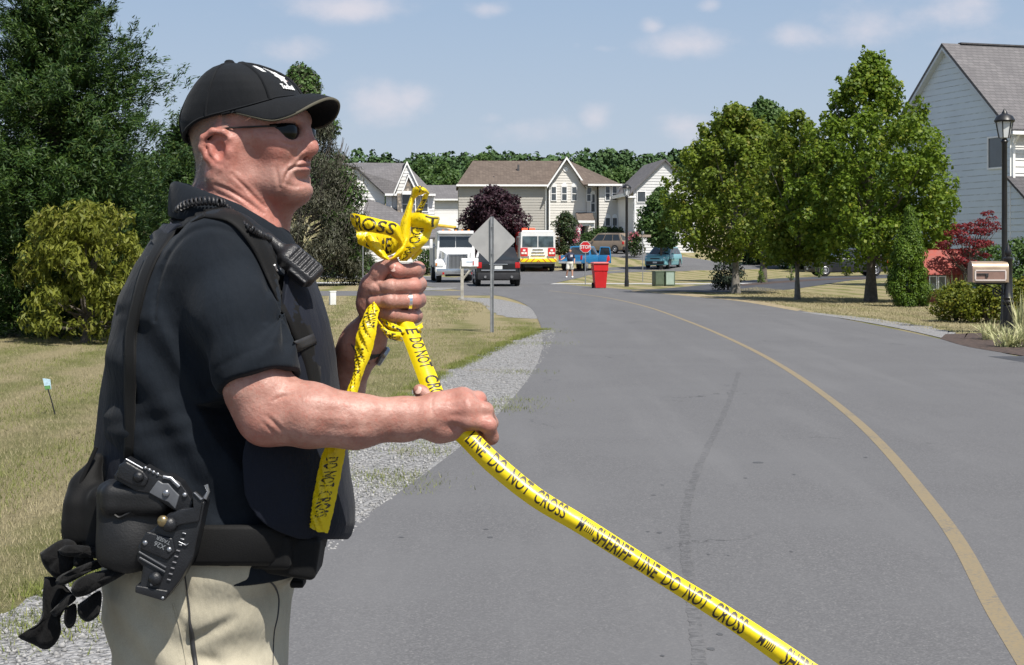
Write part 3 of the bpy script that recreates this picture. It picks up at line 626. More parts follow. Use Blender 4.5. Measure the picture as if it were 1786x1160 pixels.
class House:
    """local axes: ex along the front, ey into the depth, z up"""
    def __init__(s, L, ex, label, name='house', cat='house'):
        s.e = empty(name, L, 0, label, cat); s.ex = Vector((ex[0], ex[1], 0)).normalized(); s.ey = Vector((-s.ex.y, s.ex.x, 0))
    def p(s, x, y, z): return s.ex*x+s.ey*y+Vector((0, 0, z))
    def wall(s, o, d, poly, m, name='wall', course=.26, lap=.030):
        """o: local start (x,y); d: local direction (dx,dy); outward is to the right of d; poly convex (s,z)"""
        n = (d[1], -d[0]); mb = MB(); zs = [q[1] for q in poly]; z = min(zs)
        def clip(P, zc, keep_above):
            out = []
            for i in range(len(P)):
                a, b = P[i], P[(i+1) % len(P)]; ia = (a[1] >= zc) == keep_above; ib = (b[1] >= zc) == keep_above
                if ia: out.append(a)
                if ia != ib:
                    u = (zc-a[1])/(b[1]-a[1]); out.append((a[0]+(b[0]-a[0])*u, zc))
            return out
        nb = int(math.ceil((max(zs)-z)/course))
        for k in range(nb):
            P = clip(clip(poly, z+k*course-1e-9, True), z+(k+1)*course, False)
            if len(P) < 3: continue
            vs = []
            for a, zz in P:
                off = lap*(1-(zz-z-k*course)/course)
                vs.append(s.p(o[0]+d[0]*a+n[0]*off, o[1]+d[1]*a+n[1]*off, zz))
            c = len(mb.v); mb.add(vs, [tuple(range(len(vs)))])
            lo = [q for q in P if abs(q[1]-(z+k*course)) < 1e-6]
            if len(lo) >= 2 and k:
                a0, a1 = min(q[0] for q in lo), max(q[0] for q in lo); zz = z+k*course
                mb.add([s.p(o[0]+d[0]*a0, o[1]+d[1]*a0, zz), s.p(o[0]+d[0]*a1, o[1]+d[1]*a1, zz), s.p(o[0]+d[0]*a1+n[0]*lap, o[1]+d[1]*a1+n[1]*lap, zz), s.p(o[0]+d[0]*a0+n[0]*lap, o[1]+d[1]*a0+n[1]*lap, zz)], [(0, 1, 2, 3)])
        return mb.build(name, m, s.e, fix=False)
    def slab(s, mb, quad, th=.12):
        P = [s.p(*q) for q in quad]; n = (P[1]-P[0]).cross(P[2]-P[0]).normalized()
        if n.z < 0: n = -n
        mb.prism(P, (0, 0, 0), n*-th); return mb
    def box(s, mb, x0, x1, y0, y1, z0, z1):
        P = [s.p(x0, y0, z0), s.p(x1, y0, z0), s.p(x1, y1, z0), s.p(x0, y1, z0)]; mb.prism(P, (0, 0, 0), (0, 0, z1-z0)); return mb
    def window(s, o, d, a, z, wd, h, arch=False, mullion=True, pane=None, fr=.07):
        """bottom-left corner at distance a along a wall"""
        n = (d[1], -d[0]); mb = MB()
        def bx(a0, a1, z0, z1, t0, t1, m=mb):
            P = [s.p(o[0]+d[0]*q+n[0]*t, o[1]+d[1]*q+n[1]*t, z0) for q, t in ((a0, t0), (a1, t0), (a1, t1), (a0, t1))]; m.prism(P, (0, 0, 0), (0, 0, z1-z0))
        bx(a-fr, a, z-fr, z+h+fr, 0, .07); bx(a+wd, a+wd+fr, z-fr, z+h+fr, 0, .07); bx(a, a+wd, z-fr, z, 0, .072); bx(a, a+wd, z+h, z+h+fr, 0, .072)
        if mullion: bx(a, a+wd, z+h*.5-.03, z+h*.5+.03, .02, .06)
        if arch:
            P = [s.p(o[0]+d[0]*(a+wd/2+(wd/2+fr)*math.cos(q))+n[0]*.02, o[1]+d[1]*(a+wd/2+(wd/2+fr)*math.cos(q))+n[1]*.02, z+h+fr+.75*wd*math.sin(q)) for q in np.linspace(0, PI, 9)]
            nn = s.ex*n[0]+s.ey*n[1]; mb.prism(P, (0, 0, 0), nn*.06)
        wo = mb.build('window', M_TRIM, s.e)
        g = MB(); bx(a+.002, a+wd-.002, z+.002, z+h-.002, .008, .03, g); g.build('pane', pane or M_PANE, wo); return wo
# --- right-hand house, gable end in shade
h = House((19.95, 62, 0), (.957, .29), 'pale grey two-storey house with stained siding at the right edge')
D = 9.0; EZ = 6.6; RZ = 10.35
# gable end runs from the near corner (0,0) along +ey; outward is -ex : direction of travel must have -ex on its right -> go along +ey? right of +ey is +ex, so travel -ey from the far corner
h.wall((0, D), (0, -1), [(0, 0), (D, 0), (D, EZ), (D/2, RZ-.12), (0, EZ)], M_SID_R, lap=.016)
h.wall((0, 0), (1, 0), [(0, 0), (14, 0), (14, EZ), (0, EZ)], M_SID_W)
h.wall((14, 0), (0, 1), [(0, 0), (D, 0), (D, EZ), (D/2, RZ-.12), (0, EZ)], M_SID_R, lap=.016); h.wall((14, D), (-1, 0), [(0, 0), (14, 0), (14, EZ), (0, EZ)], M_SID_R)
mb = MB(); s_ = (RZ-EZ)/(D/2)
h.slab(mb, [(-.28, -.4, EZ-.4*s_+.14), (14.3, -.4, EZ-.4*s_+.14), (14.3, D/2, RZ+.1), (-.28, D/2, RZ+.1)]); h.slab(mb, [(-.28, D+.4, EZ-.4*s_+.14), (14.3, D+.4, EZ-.4*s_+.14), (14.3, D/2, RZ+.1), (-.28, D/2, RZ+.1)])
rf = mb.build('roof', M_ROOF_G, h.e)
mb = MB(); h.box(mb, .6, 14.2, D/2-.12, D/2+.12, RZ+.09, RZ+.15); mb.build('ridge_vent', M_ROOF_D, rf)
M_RAKE = mat('grey_blue_trim', (.52, .56, .60), .5, .06)
mb = MB()
for sgn in (1, -1):
    y0, y1 = (-.4, D/2) if sgn == 1 else (D+.4, D/2)
    P = [h.p(-.27, y0, EZ-.4*s_-.16), h.p(-.27, y1, RZ-.2), h.p(-.27, y1, RZ-.02), h.p(-.27, y0, EZ-.4*s_+.02)]; mb.prism(P, (0, 0, 0), h.ex*.26)
mb.build('rake_board', M_RAKE, h.e)
mb = MB(); h.box(mb, -.25, 14.2, -.56, -.42, EZ-.42, EZ-.28); h.box(mb, .06, .16, -.12, -.02, .2, EZ-.5); h.box(mb, -.02, .1, -.03, -.001, 0, EZ-.05); mb.tube([h.p(.11, -.45, EZ-.4), h.p(.11, -.25, EZ-.6), h.p(.11, -.08, EZ-.75)], .05, 6); mb.build('gutter', M_TRIM, h.e)
h.window((0, D), (0, -1), D-1.42, 4.95, 1.0, 1.2, mullion=False)
h.window((0, 0), (1, 0), .75, 4.75, 1.1, 1.5, pane=M_PANE_L)
h.window((0, 0), (1, 0), 3.2, 4.75, 1.1, 1.5, pane=M_PANE_L); h.window((0, 0), (1, 0), 6.0, 4.75, 1.1, 1.5, pane=M_PANE_L)
# front wing with lean-to roof
h.wall((.02, 0), (0, -1), [(0, 0), (1.9, 0), (1.9, 3.1), (0, 4.4)], M_SID_R, 'wing_wall'); h.wall((.02, -1.9), (1, 0), [(0, 0), (6, 0), (6, 3.1), (0, 3.1)], M_SID_W, 'wing_wall')
mb = MB(); h.slab(mb, [(-.2, -2.2, 3.0), (6.2, -2.2, 3.0), (6.2, -.02, 4.55), (-.2, -.02, 4.55)], .1); mb.build('wing_roof', M_ROOF_D, h.e)
mb = MB(); h.box(mb, -.2, 6.2, -2.32, -2.2, 2.86, 3.0); mb.build('wing_gutter', M_TRIM, h.e)
# --- house with long brown roof
Y0 = 150; sc_ = F/Y0
h = House(((955-CX)/sc_, Y0, 1.95), (1, .04), 'large cream house with brown roofs and tall pointed gable in the centre')
X = lambda px: (px-955)/sc_
Z = lambda py: (432-py)/sc_
ez = Z(322)
h.wall((X(800), 0), (1, 0), [(0, -.3), (X(955)-X(800), -.3), (X(955)-X(800), ez), (0, ez)], M_SID_SHADE)  # darker siding colour stands in for this wall's shade
h.wall((X(800), 9), (0, -1), [(0, -.3), (9, -.3), (9, ez), (0, ez)], M_SID_SHADE)
h.wall((X(957), -.6), (1, 0), [(0, -.3), (X(1022)-X(957), -.3), (X(1022)-X(957), ez), (X(987)-X(957), Z(281)), (0, ez)], M_SID_C)
h.wall((X(957), 0), (0, -1), [(0, -.3), (.6, -.3), (.6, ez), (0, ez)], M_SID_SHADE)
h.wall((X(1022), -.8), (1, 0), [(0, -.3), (X(1040)-X(1022), -.3), (X(1040)-X(1022), ez), (0, ez)], M_SID_C)
h.wall((X(1042), -.8), (0, -1), [(0, -.3), (1.0, -.3), (1.0, ez), (0, ez)], M_SID_SHADE)
h.wall((X(1042), -1.8), (1, 0), [(0, -.3), (X(1076)-X(1042), -.3), (X(1076)-X(1042), ez), (0, ez)], M_SID_C)
h.wall((X(1076), -1.8), (0, 1), [(0, -.3), (10.8, -.3), (10.8, ez), (0, ez)], M_SID_SHADE)
h.wall((X(1076), 9), (-1, 0), [(0, -.3), (X(1076)-X(800), -.3), (X(1076)-X(800), ez), (0, ez)], M_SID_SHADE)
mb = MB(); rz = Z(276)
h.slab(mb, [(X(796), -.45, ez-.1), (X(960), -.45, ez-.1), (X(990), 4.5, rz), (X(826), 4.5, rz)], .14)
h.slab(mb, [(X(796), 9.4, ez-.1), (X(1080), 9.4, ez-.1), (X(1000), 4.5, rz), (X(826), 4.5, rz)], .14)
h.slab(mb, [(X(796), -.45, ez-.12), (X(826), 4.5, rz-.01), (X(796), 9.4, ez-.12)], .13)
h.slab(mb, [(X(1000), 4.5, rz), (X(990), 4.5, rz), (X(1014), -2.3, ez-.1), (X(1081), -2.3, ez-.1)], .14)
h.slab(mb, [(X(1000), 4.5, rz-.01), (X(1081), -2.3, ez-.11), (X(1081), 9.4, ez-.11)], .14)
# pointed gable
gp = Z(277); h.slab(mb, [(X(953), -1.05, ez-.25), (X(987), -1.05, gp+.12), (X(987), 4.2, gp+.12), (X(953), 4.2, ez-.25)], .14); h.slab(mb, [(X(1023), -1.05, ez-.35), (X(987), -1.05, gp+.12), (X(987), 4.2, gp+.12), (X(1023), 4.2, ez-.35)], .14)
h.slab(mb, [(X(1003), -3.4, Z(387)), (X(1032), -3.4, Z(387)), (X(1032), -.85, Z(371)), (X(1003), -.62, Z(371))], .1)
rf = mb.build('roof', M_ROOF_B, h.e)
mb = MB(); h.box(mb, X(906)-.1, X(906)+.1, 2.4, 2.6, Z(298), Z(285)); mb.build('chimney', M_ROOF_D, rf); MB().tube([h.p(X(862), 1.2, Z(318)), h.p(X(862), 1.2, Z(307))], .07, 6).build('vent_pipe', M_ROOF_D, rf)
mb = MB()
for a, b in (((X(953), ez-.3), (X(987), gp+.04)), ((X(1023), ez-.4), (X(987), gp+.04))):
    P = [h.p(a[0], -1.08, a[1]-.12), h.p(b[0], -1.08, b[1]-.16), h.p(b[0], -1.08, b[1]+.1), h.p(a[0], -1.08, a[1]+.14)]; mb.prism(P, (0, 0, 0), h.ey*-.06)
h.box(mb, X(796), X(955), -.57, -.45, ez-.2, ez-.02); h.box(mb, X(1022), X(1081), -2.42, -2.3, ez-.22, ez-.04)
h.box(mb, X(951)-.02, X(954), -.14, -.02, -.3, ez-.2); h.box(mb, X(957)-.02, X(957)+.1, -.64, -.625, -.3, ez-.1); h.box(mb, X(1074), X(1076)+.04, -1.85, -1.825, -.3, ez-.1)
h.box(mb, X(1003), X(1032), -3.5, -3.4, Z(390), Z(386))
mb.build('trim', M_TRIM, h.e)
o1, d1 = (X(957), -.625), (1, 0)
for px in (961, 979.5, 997): h.window(o1, d1, X(px)-X(957), Z(350), .44, 1.28, True)
h.window((X(1022), -.825), d1, .05, Z(351), .42, 1.28)
mb = MB(); mb.lathe([(.0, -.03), (.24, -.03), (.24, .03), (.0, .03)], h.p(X(986), -.66, Z(296)), 12, Matrix.Rotation(PI/2, 3, 'X')); mb.build('gable_vent', M_TRIM, h.e)
for px in (1053.5, 1065.5): h.window((X(1042), -1.825), d1, X(px)-X(1042), Z(350), .38, 1.3); h.window((X(1042), -1.825), d1, X(px)-X(1042), Z(409), .40, 1.55, True)
h.window((X(1022), -.825), d1, X(1030)-X(1022), Z(370), .34, 1.7, True)
# portico: two white posts, dark doorway
mb = MB()
for px in (1004.5, 1029): h.box(mb, X(px)-.16, X(px)+.16, -3.3, -3.0, -.5, Z(390))
h.box(mb, X(1003), X(1032), -3.32, -3.0, Z(393)-.1, Z(390)); mb.build('portico', M_TRIM, h.e)
mb = MB(); h.box(mb, X(1008), X(1019), -.70, -.635, -.3, Z(394)); mb.build('door', mat('dark_door', (.03, .028, .03), .4), h.e)
# --- pale grey house on the right behind the round tree
h = House(((1105-CX)/F*140, 140, 1.4), (1, .10), 'pale grey house with plain gable behind the dark green tree')
s19 = F/140; X = lambda px: (px-1105)/s19; Z = lambda py: (443-py)/s19
Wd = X(1215); h.wall((0, 0), (1, 0), [(0, -.5), (Wd, -.5), (Wd, Z(335)), (X(1160), Z(281)), (0, Z(335))], M_SID_G); h.wall((0, 10), (0, -1), [(0, -.5), (10, -.5), (10, Z(335)), (0, Z(335))], M_SID_W)
h.wall((Wd, 0), (0, 1), [(0, -.5), (10, -.5), (10, Z(335)), (0, Z(335))], M_SID_G)
mb = MB(); h.slab(mb, [(-.5, -.3, Z(340)), (X(1160), -.3, Z(278)), (X(1160), 10.3, Z(278)), (-.5, 10.3, Z(340))]); h.slab(mb, [(Wd+.5, -.3, Z(340)), (X(1160), -.3, Z(278)), (X(1160), 10.3, Z(278)), (Wd+.5, 10.3, Z(340))]); mb.build('roof', M_ROOF_G, h.e)
mb = MB(); h.box(mb, -.65, -.5, -.3, 10.3, Z(343), Z(337)); h.box(mb, .06, .16, -.14, -.03, -.5, Z(345)); h.box(mb, -.62, .16, -.2, -.1, Z(346), Z(343)); mb.build('gutter', M_TRIM, h.e)
h.window((0, -.02), (1, 0), X(1112), Z(353), .7, .9, mullion=False)
# --- far house between them, far house left of the brown roof
for (px0, px1, Yf, ztop, zeave, zb, lab) in [(1060, 1112, 190, 318, 352, 436, 'far white house with dark roof between the cream and grey houses'), (742, 812, 165, 320, 347, 436, 'far white house with grey roof left of the purple tree')]:
    sf = F/Yf; h = House(((px0-CX)/sf, Yf, TZ(0, Yf)), (1, 0), lab); zz = lambda py: CAMH+(HZ-py)/sf-TZ(0, Yf); wd = (px1-px0)/sf
    h.wall((0, 0), (1, 0), [(0, -1), (wd, -1), (wd, zz(zeave)), (0, zz(zeave))], M_SID_W); h.wall((0, 8), (0, -1), [(0, -1), (8, -1), (8, zz(zeave)), (4, zz(ztop)-.1), (0, zz(zeave))], M_SID_W); h.wall((wd, 0), (0, 1), [(0, -1), (8, -1), (8, zz(zeave)), (4, zz(ztop)-.1), (0, zz(zeave))], M_SID_W)
    mb = MB(); h.slab(mb, [(-.3, -.4, zz(zeave)), (wd+.3, -.4, zz(zeave)), (wd+.3, 4, zz(ztop)), (-.3, 4, zz(ztop))]); h.slab(mb, [(-.3, 8.4, zz(zeave)), (wd+.3, 8.4, zz(zeave)), (wd+.3, 4, zz(ztop)), (-.3, 4, zz(ztop))]); mb.build('roof', M_ROOF_D if Yf == 190 else M_ROOF_G, h.e)
    mb = MB(); h.box(mb, -.3, wd+.3, -.52, -.4, zz(zeave)-.18, zz(zeave)); mb.build('gutter', M_TRIM, h.e)
    if Yf == 190:
        for px in (1079, 1084.5): h.window((0, -.02), (1, 0), (px-px0)/sf, zz(375), .42, 1.3)
        h.window((0, -.02), (1, 0), (1079-px0)/sf, zz(410), .8, 1.2)
    else:
        mb = MB(); h.box(mb, (757-px0)/sf, (800-px0)/sf, -.06, -.02, 0, zz(372)); mb.build('garage_door', M_TRIM, h.e)
# --- white house on the left with stone bay and big garage roof
Yl = 118; sl_ = F/Yl
h = House(((673-CX)/sl_, Yl, .4), (1, .12), 'white house with grey roofs and stone bay behind the tape bow')
X = lambda px: (px-673)/sl_; Z = lambda py: (449-py)/sl_
ez = Z(321); rz = Z(262); Lw = X(758); gx = .42   # gable end, seen obliquely, runs back to the left
h.wall((0, 0), (1, 0), [(0, -.4), (Lw, -.4), (Lw, ez), (0, ez)], M_SID_W)
h.wall((X(618), .6), (X(673)-X(618), -.6), [(0, 0)], M_SID_W) if False else None
h.wall((X(605), .25), (1, 0), [(0, -.4), (X(671)-X(605), -.4), (X(671)-X(605), ez), (X(625)-X(605), Z(280)), (0, Z(280))], M_SID_W)
h.wall((Lw, 0), (0, 1), [(0, -.4), (8, -.4), (8, ez), (0, ez)], M_SID_W)
mb = MB()
h.slab(mb, [(X(671), -.4, ez-.05), (X(759), -.4, ez-.05), (X(712), 4.5, rz), (X(617), 4.5, rz), (X(623), .1, Z(278))], .12)
h.slab(mb, [(X(620), -.05, Z(274)), (X(673), -.05, Z(320)), (X(660), 4.3, rz-.05), (X(600), 4.3, rz-.05)], .12)
h.slab(mb, [(X(759), -.4, ez-.06), (X(712), 4.5, rz-.02), (X(759), 8.4, ez-.06)], .12)
# steep cross gables
for x0, xm, x1, z0, zm, yy in ((686, 709, 735, 322, 266, -.55), (700, 711, 726, 320, 289, -1.25)):
    h.slab(mb, [(X(x0), yy, Z(z0)), (X(xm), yy, Z(zm)), (X(xm), 4, Z(zm)), (X(x0), 4, Z(z0))], .1); h.slab(mb, [(X(x1), yy, Z(z0)), (X(xm), yy, Z(zm)), (X(xm), 4, Z(zm)), (X(x1), 4, Z(z0))], .1)
# garage and porch roofs below
h.slab(mb, [(X(615), -6.5, Z(410)), (X(760), -6.5, Z(398)), (X(728), -.05, Z(362)), (X(640), -.05, Z(330))], .14)
h.slab(mb, [(X(740), -5.5, Z(404)), (X(802), -5.5, Z(396)), (X(764), -.05, Z(376)), (X(735), -.05, Z(366))], .14)
mb.build('roof', M_ROOF_G, h.e)
h.wall((X(690), -.5), (1, 0), [(0, Z(322)), (X(733)-X(690), Z(322)), (X(709)-X(690), Z(268))], M_SID_W, 'gable_wall')
mb = MB(); P = [h.p(X(702), -1.2, Z(318)), h.p(X(711), -1.2, Z(293)), h.p(X(723), -1.2, Z(318))]; mb.prism(P, (0, 0, 0), h.ey*.6); h.box(mb, X(692), X(699), -1.2, -.03, Z(360), Z(322)); h.box(mb, X(714.5), X(720), -1.2, -.03, Z(360), Z(322)); mb.build('stone_bay', M_STONE, h.e)
mb = MB()
for x0, xm, x1, z0, zm, yy in ((686, 709, 735, 322, 266, -.6), (700, 711, 726, 320, 289, -1.3)):
    for xa in (x0, x1):
        P = [h.p(X(xa), yy, Z(z0)-.16), h.p(X(xm), yy, Z(zm)-.2), h.p(X(xm), yy, Z(zm)+.04), h.p(X(xa), yy, Z(z0)+.08)]; mb.prism(P, (0, 0, 0), h.ey*-.05)
h.box(mb, X(671), X(703), -.55, -.4, ez-.2, ez-.04); h.box(mb, X(726), X(759), -.55, -.4, ez-.2, ez-.04); h.box(mb, X(681), X(683), -.12, -.03, Z(400), ez-.2); h.box(mb, X(700), X(716), -1.26, -1.2, Z(324), Z(318)); h.box(mb, X(755), X(802), -5.62, -5.5, Z(403), Z(398))
for px in (757, 771, 786): h.box(mb, X(px), X(px)+.2, -5.4, -5.2, -.4, Z(402))
mb.build('trim', M_TRIM, h.e)
h.window((X(700), -.6), (1, 0), .05, Z(357), .55, 1.45); h.window((X(700), -.6), (1, 0), .75-.05, Z(357), .3, 1.45)
h.window((0, -.02), (1, 0), X(764)-X(673)-1.3, Z(352), .5, 1.2)
h.wall((X(625), -6.2), (1, 0), [(0, -.4), (X(755)-X(625), -.4), (X(755)-X(625), Z(401)), (0, Z(411))], M_SID_W, 'garage_wall'); h.window((X(625), -6.22), (1, 0), X(752)-X(625)-2.2, .9, .7, 1.1)
h.wall((X(755), -2), (1, 0), [(0, -.4), (X(800)-X(755), -.4), (X(800)-X(755), Z(398)), (0, Z(398))], M_SID_W, 'porch_wall'); h.window((X(755), -2.02), (1, 0), .3, .9, .5, 1.2)
# ================================================================ VEHICLES
M_TYRE = mat('tyre', (.018, .018, .019), .85, .2, 20); M_RIM = mat('alloy', (.42, .42, .43), .35, .1, 8, metal=.7); M_CHROME = mat('chrome', (.62, .63, .64), .18, .05, 4, metal=.9)
M_BLKPL = mat('black_plastic', (.022, .022, .024), .55, .15); M_VGLASS = glass_mat('vehicle_glass', (.018, .022, .025), .05); M_TAIL = mat('tail_lens', (.42, .015, .015), .2, .2, 20); M_HEAD = mat('head_lens', (.70, .72, .72), .12, .1, 20, spec=.8); M_PLATE = mat('number_plate_white', (.62, .63, .62), .4, .1, 30)
M_AMBER = mat('amber_lens', (.65, .22, .03), .25, .1)
def paint(name, col, rough=.28): return mat(name, col, rough, .06, 1.5, coat=.5)
def wheel(parent, x, y, r, wdt, side):
    R = Matrix.Rotation(PI/2, 3, 'X'); prof = [(r*.60, -wdt/2), (r*.9, -wdt/2), (r, -wdt*.34), (r, wdt*.34), (r*.9, wdt/2), (r*.60, wdt/2)]
    wh = MB().lathe(prof, (x, y, r), 22, R).build('wheel', M_TYRE, parent, 40)
    mb = MB(); mb.lathe([(r*.64, -.02), (r*.64, .02), (r*.56, .035), (r*.50, .015), (r*.16, .03), (r*.12, .05), (0.01, .05)], (x, y+side*wdt*.48, r), 20, Matrix.Rotation(-side*PI/2, 3, 'X'))
    mb.build('rim', M_RIM, wh, 40)
def bil(q, u, v): return (q[0]*(1-u)+q[1]*u)*(1-v)+(q[3]*(1-u)+q[2]*u)*v
def pane_on(parent, name, q, u0, u1, v0, v1, m, off=.008, th=.01):
    P = [bil(q, u0, v0), bil(q, u1, v0), bil(q, u1, v1), bil(q, u0, v1)]; n = (P[1]-P[0]).cross(P[3]-P[0]).normalized()
    return MB().prism([p+n*off for p in P], (0, 0, 0), n*-(th+off)).build(name, m, parent)
def car_shell(parent, st, m, name='body'):
    """st rows: x, z_bottom, z_sill, z_belt, z_top, half width, half width at top -> one lofted shell"""
    rings = []
    for x, zb, zs, zt, top, wd, wt in st:
        R = [(-wd*.90, zb), (-wd*.985, zb+.05), (-wd, zs), (-wd*.985, zt-.06), (-wd*.95, zt), (-wt, top-.03), (-wt*.9, top)]
        R = R+[(-a, b) for a, b in R[::-1]]
        rings.append([Vector((x, a, b)) for a, b in R])
    return MB().loft(rings).build(name, m, parent, 38)
def car(name, loc, rz, label, cat, m, L, Wd, H, hood, belt, xw0, xw1, xr1, xr0, wr, side_split=(0, .36, .70, 1), group=None, tail=True, van_rear=True, wbx=None, rail=False):
    """x forward; origin under the middle of the car"""
    e = empty(name, loc, rz, label, cat, group); h = L/2; w_ = Wd/2; z0 = wr*.62
    st = [(-h, z0+.18, z0+.35, belt-.12, belt-.1, w_*.86, w_*.78), (-h+.10, z0+.05, z0+.35, belt-.02, belt, w_*.96, w_*.88), (-h*.5, z0, z0+.3, belt, belt+.005, w_, w_*.9), (xw0, z0, z0+.3, belt, belt+.005, w_, w_*.9), (xw0+.12, z0, z0+.3, belt-.02, belt-.01, w_, w_*.9), (h-.35, z0, z0+.3, hood-.08, hood, w_*.97, w_*.82), (h-.10, z0+.02, z0+.28, hood-.2, hood-.1, w_*.9, w_*.72), (h, z0+.1, z0+.25, hood-.32, hood-.26, w_*.78, w_*.62)]
    car_shell(e, st, m)
    wb, wt = w_*.93, w_*.74
    BF, TF, TR, BR = [(Vector((x, -a, z)), Vector((x, a, z))) for x, a, z in ((xw0, wb, belt-.01), (xw1, wt, H-.05), (xr1, wt, H-.06), (xr0, wb, belt-.01))]
    mb = MB(); rings = []
    for (B, T) in ((BR, TR), (BF, TF)):
        rings.append([B[0], T[0], T[0].lerp(T[1], .12)+Vector((0, 0, .045)), T[0].lerp(T[1], .5)+Vector((0, 0, .06)), T[0].lerp(T[1], .88)+Vector((0, 0, .045)), T[1], B[1]])
    mb.loft(rings).build('cabin', m, e, 30)
    pane_on(e, 'windscreen', [BF[0], BF[1], TF[1], TF[0]], .06, .94, .08, .93, M_VGLASS)
    pane_on(e, 'rear_window', [BR[1], BR[0], TR[0], TR[1]], .08, .92, .12, .90, M_VGLASS)
    for s, q in ((0, [BR[0], BF[0], TF[0], TR[0]]), (1, [BF[1], BR[1], TR[1], TF[1]])):
        for a, b in zip(side_split[:-1], side_split[1:]):
            u0, u1 = .04+a*.92+.012, .04+b*.92-.012
            if s: u0, u1 = 1-u1, 1-u0
            pane_on(e, 'side_window', q, u0, u1, .10, .88, M_VGLASS)
    fx, rx = wbx or (h-.85, -h+.85)
    for x in (fx, rx):
        for s in (-1, 1):
            wheel(e, x, s*(w_-.13), wr, .23, s)
            mb = MB(); A = [Vector((x+wr*1.14*math.cos(a), s*(w_+.004), wr+wr*1.14*math.sin(a))) for a in np.linspace(-.25, PI+.25, 14)]
            mb.prism(A, (0, 0, 0), (0, -s*.2, 0)); mb.build('wheel_arch', M_BLKPL, e)
    for s in (-1, 1):
        MB().box((h-.16, s*w_*.66, hood-.26), (.22, w_*.38, .16), 0, .05).build('headlight', M_HEAD, e, 40)
        if tail: MB().box((-h+.05, s*w_*.84, belt-.16), (.14, w_*.22, .26), 0, .04).build('tail_light', M_TAIL, e, 40)
        MB().box((xw0-.35, s*(w_+.07), belt+.07), (.14, .18, .13), 0, .04).build('mirror', m, e, 40)
    MB().box((h-.015, 0, z0+.2), (.06, w_*1.5, .24), 0, .02).build('front_bumper', M_BLKPL, e); MB().box((h-.02, 0, hood-.30), (.06, w_*.8, .09), 0, .02).build('grille', M_BLKPL, e)
    MB().box((-h+.03, 0, z0+.22), (.14, w_*1.82, .30), 0, .04).build('rear_bumper', M_BLKPL, e, 40); MB().box((-h-.012, 0, belt-.26), (.02, .34, .15)).build('number_plate', M_PLATE, e); MB().box((h+.012, 0, z0+.22), (.03, .32, .12)).build('number_plate', M_PLATE, e)
    if rail:
        for s in (-1, 1): MB().tube([(xr1, s*wt*.95, H), (xr1+.15, s*wt*.95, H+.05), (xw1-.3, s*wt*.95, H+.05), (xw1-.15, s*wt*.95, H)], .02, 6).build('roof_rail', M_BLKPL, e)
    return e
def aim(px, Y, z=None):
    x, y = place(px, Y); return (x, y, TZ(x, y)+.015 if z is None else z)
# black police-style utility vehicle from behind
x, y, z = aim(864.5, 69.9)
e = car('parked_car', (x, y, z), PI/2+.06, 'black utility vehicle seen from behind on the road beyond the diamond sign', 'car', paint('black_paint', (.012, .013, .015), .2), 4.9, 1.98, 1.76, 1.06, 1.08, 1.0, .35, -1.75, -2.33, .37, rail=True)
MB().box((-2.49, 0, .70), (.05, 1.5, .05), 0, .01).build('chrome_strip', M_CHROME, e)
for s in (-1, 1): MB().tube([(-2.46, s*.58, .42), (-2.56, s*.58, .41)], .055, 10).build('exhaust', M_CHROME, e)
MB().tube([(-1.78, .05, 1.72), (-2.18, .12, 1.28)], .012, 5).build('rear_wiper', M_BLKPL, e); MB().box((-2.465, 0, .96), (.04, .8, .035)).build('tailgate_trim', M_CHROME, e)
# brown people carrier in the drive
x, y, z = aim(1058, 139.5)
e = car('parked_car', (x, y, z), PI/2+math.radians(52), 'brown people carrier parked in the drive of the cream house', 'car', paint('brown_paint', (.185, .14, .10), .3), 4.7, 1.85, 1.78, 1.08, 1.05, 1.2, .5, -1.85, -2.25, .34, (0, .28, .62, 1), rail=True)
# blue-green hatchback
x, y, z = aim(1157, 119)
e = car('parked_car', (x, y, z), -PI/2-math.radians(22), 'blue-green hatchback facing the camera beside the dark green tree', 'car', paint('teal_paint', (.16, .38, .42), .25), 4.5, 1.86, 1.66, 1.02, 1.02, 1.25, .2, -1.55, -2.1, .34)
# dark car in the tree shade
x, y, z = aim(1475, 97)
e = car('parked_car', (x, y, z), PI+.1, 'dark car parked side-on in deep shade behind the maples', 'car', paint('dark_paint', (.012, .013, .016), .35), 4.9, 1.9, 1.75, 1.1, 1.1, 1.0, .4, -1.7, -2.25, .37)
# blue pickup with its door open
x, y, z = aim(1015, 116)
M_BLUE = paint('blue_paint', (.025, .17, .36), .3)
e = empty('pickup_truck', (x, y, z), PI/2-math.radians(21), 'blue pickup truck with an open door behind the stop sign', 'pickup'); w_ = .96
car_shell(e, [(-2.65, .62, .8, 1.04, 1.06, .9, .86), (-2.6, .5, .8, 1.08, 1.1, .95, .9), (-.6, .48, .8, 1.1, 1.12, .96, .9), (1.1, .48, .8, 1.1, 1.12, .96, .9), (2.4, .5, .8, 1.02, 1.08, .93, .8), (2.65, .6, .75, .95, .98, .85, .7)], M_BLUE)
MB().box((-1.6, 0, 1.125), (1.75, 1.6, .03)).build('bed_liner', M_BLKPL, e)
BF, TF, TR, BR = [(Vector((x_, -a, z_)), Vector((x_, a, z_))) for x_, a, z_ in ((1.25, .9, 1.1), (.65, .74, 1.78), (-.45, .74, 1.78), (-.62, .9, 1.1))]
MB().loft([[BR[0], TR[0], TR[0].lerp(TR[1], .5)+Vector((0, 0, .05)), TR[1], BR[1]], [BF[0], TF[0], TF[0].lerp(TF[1], .5)+Vector((0, 0, .05)), TF[1], BF[1]]]).build('cabin', M_BLUE, e, 30)
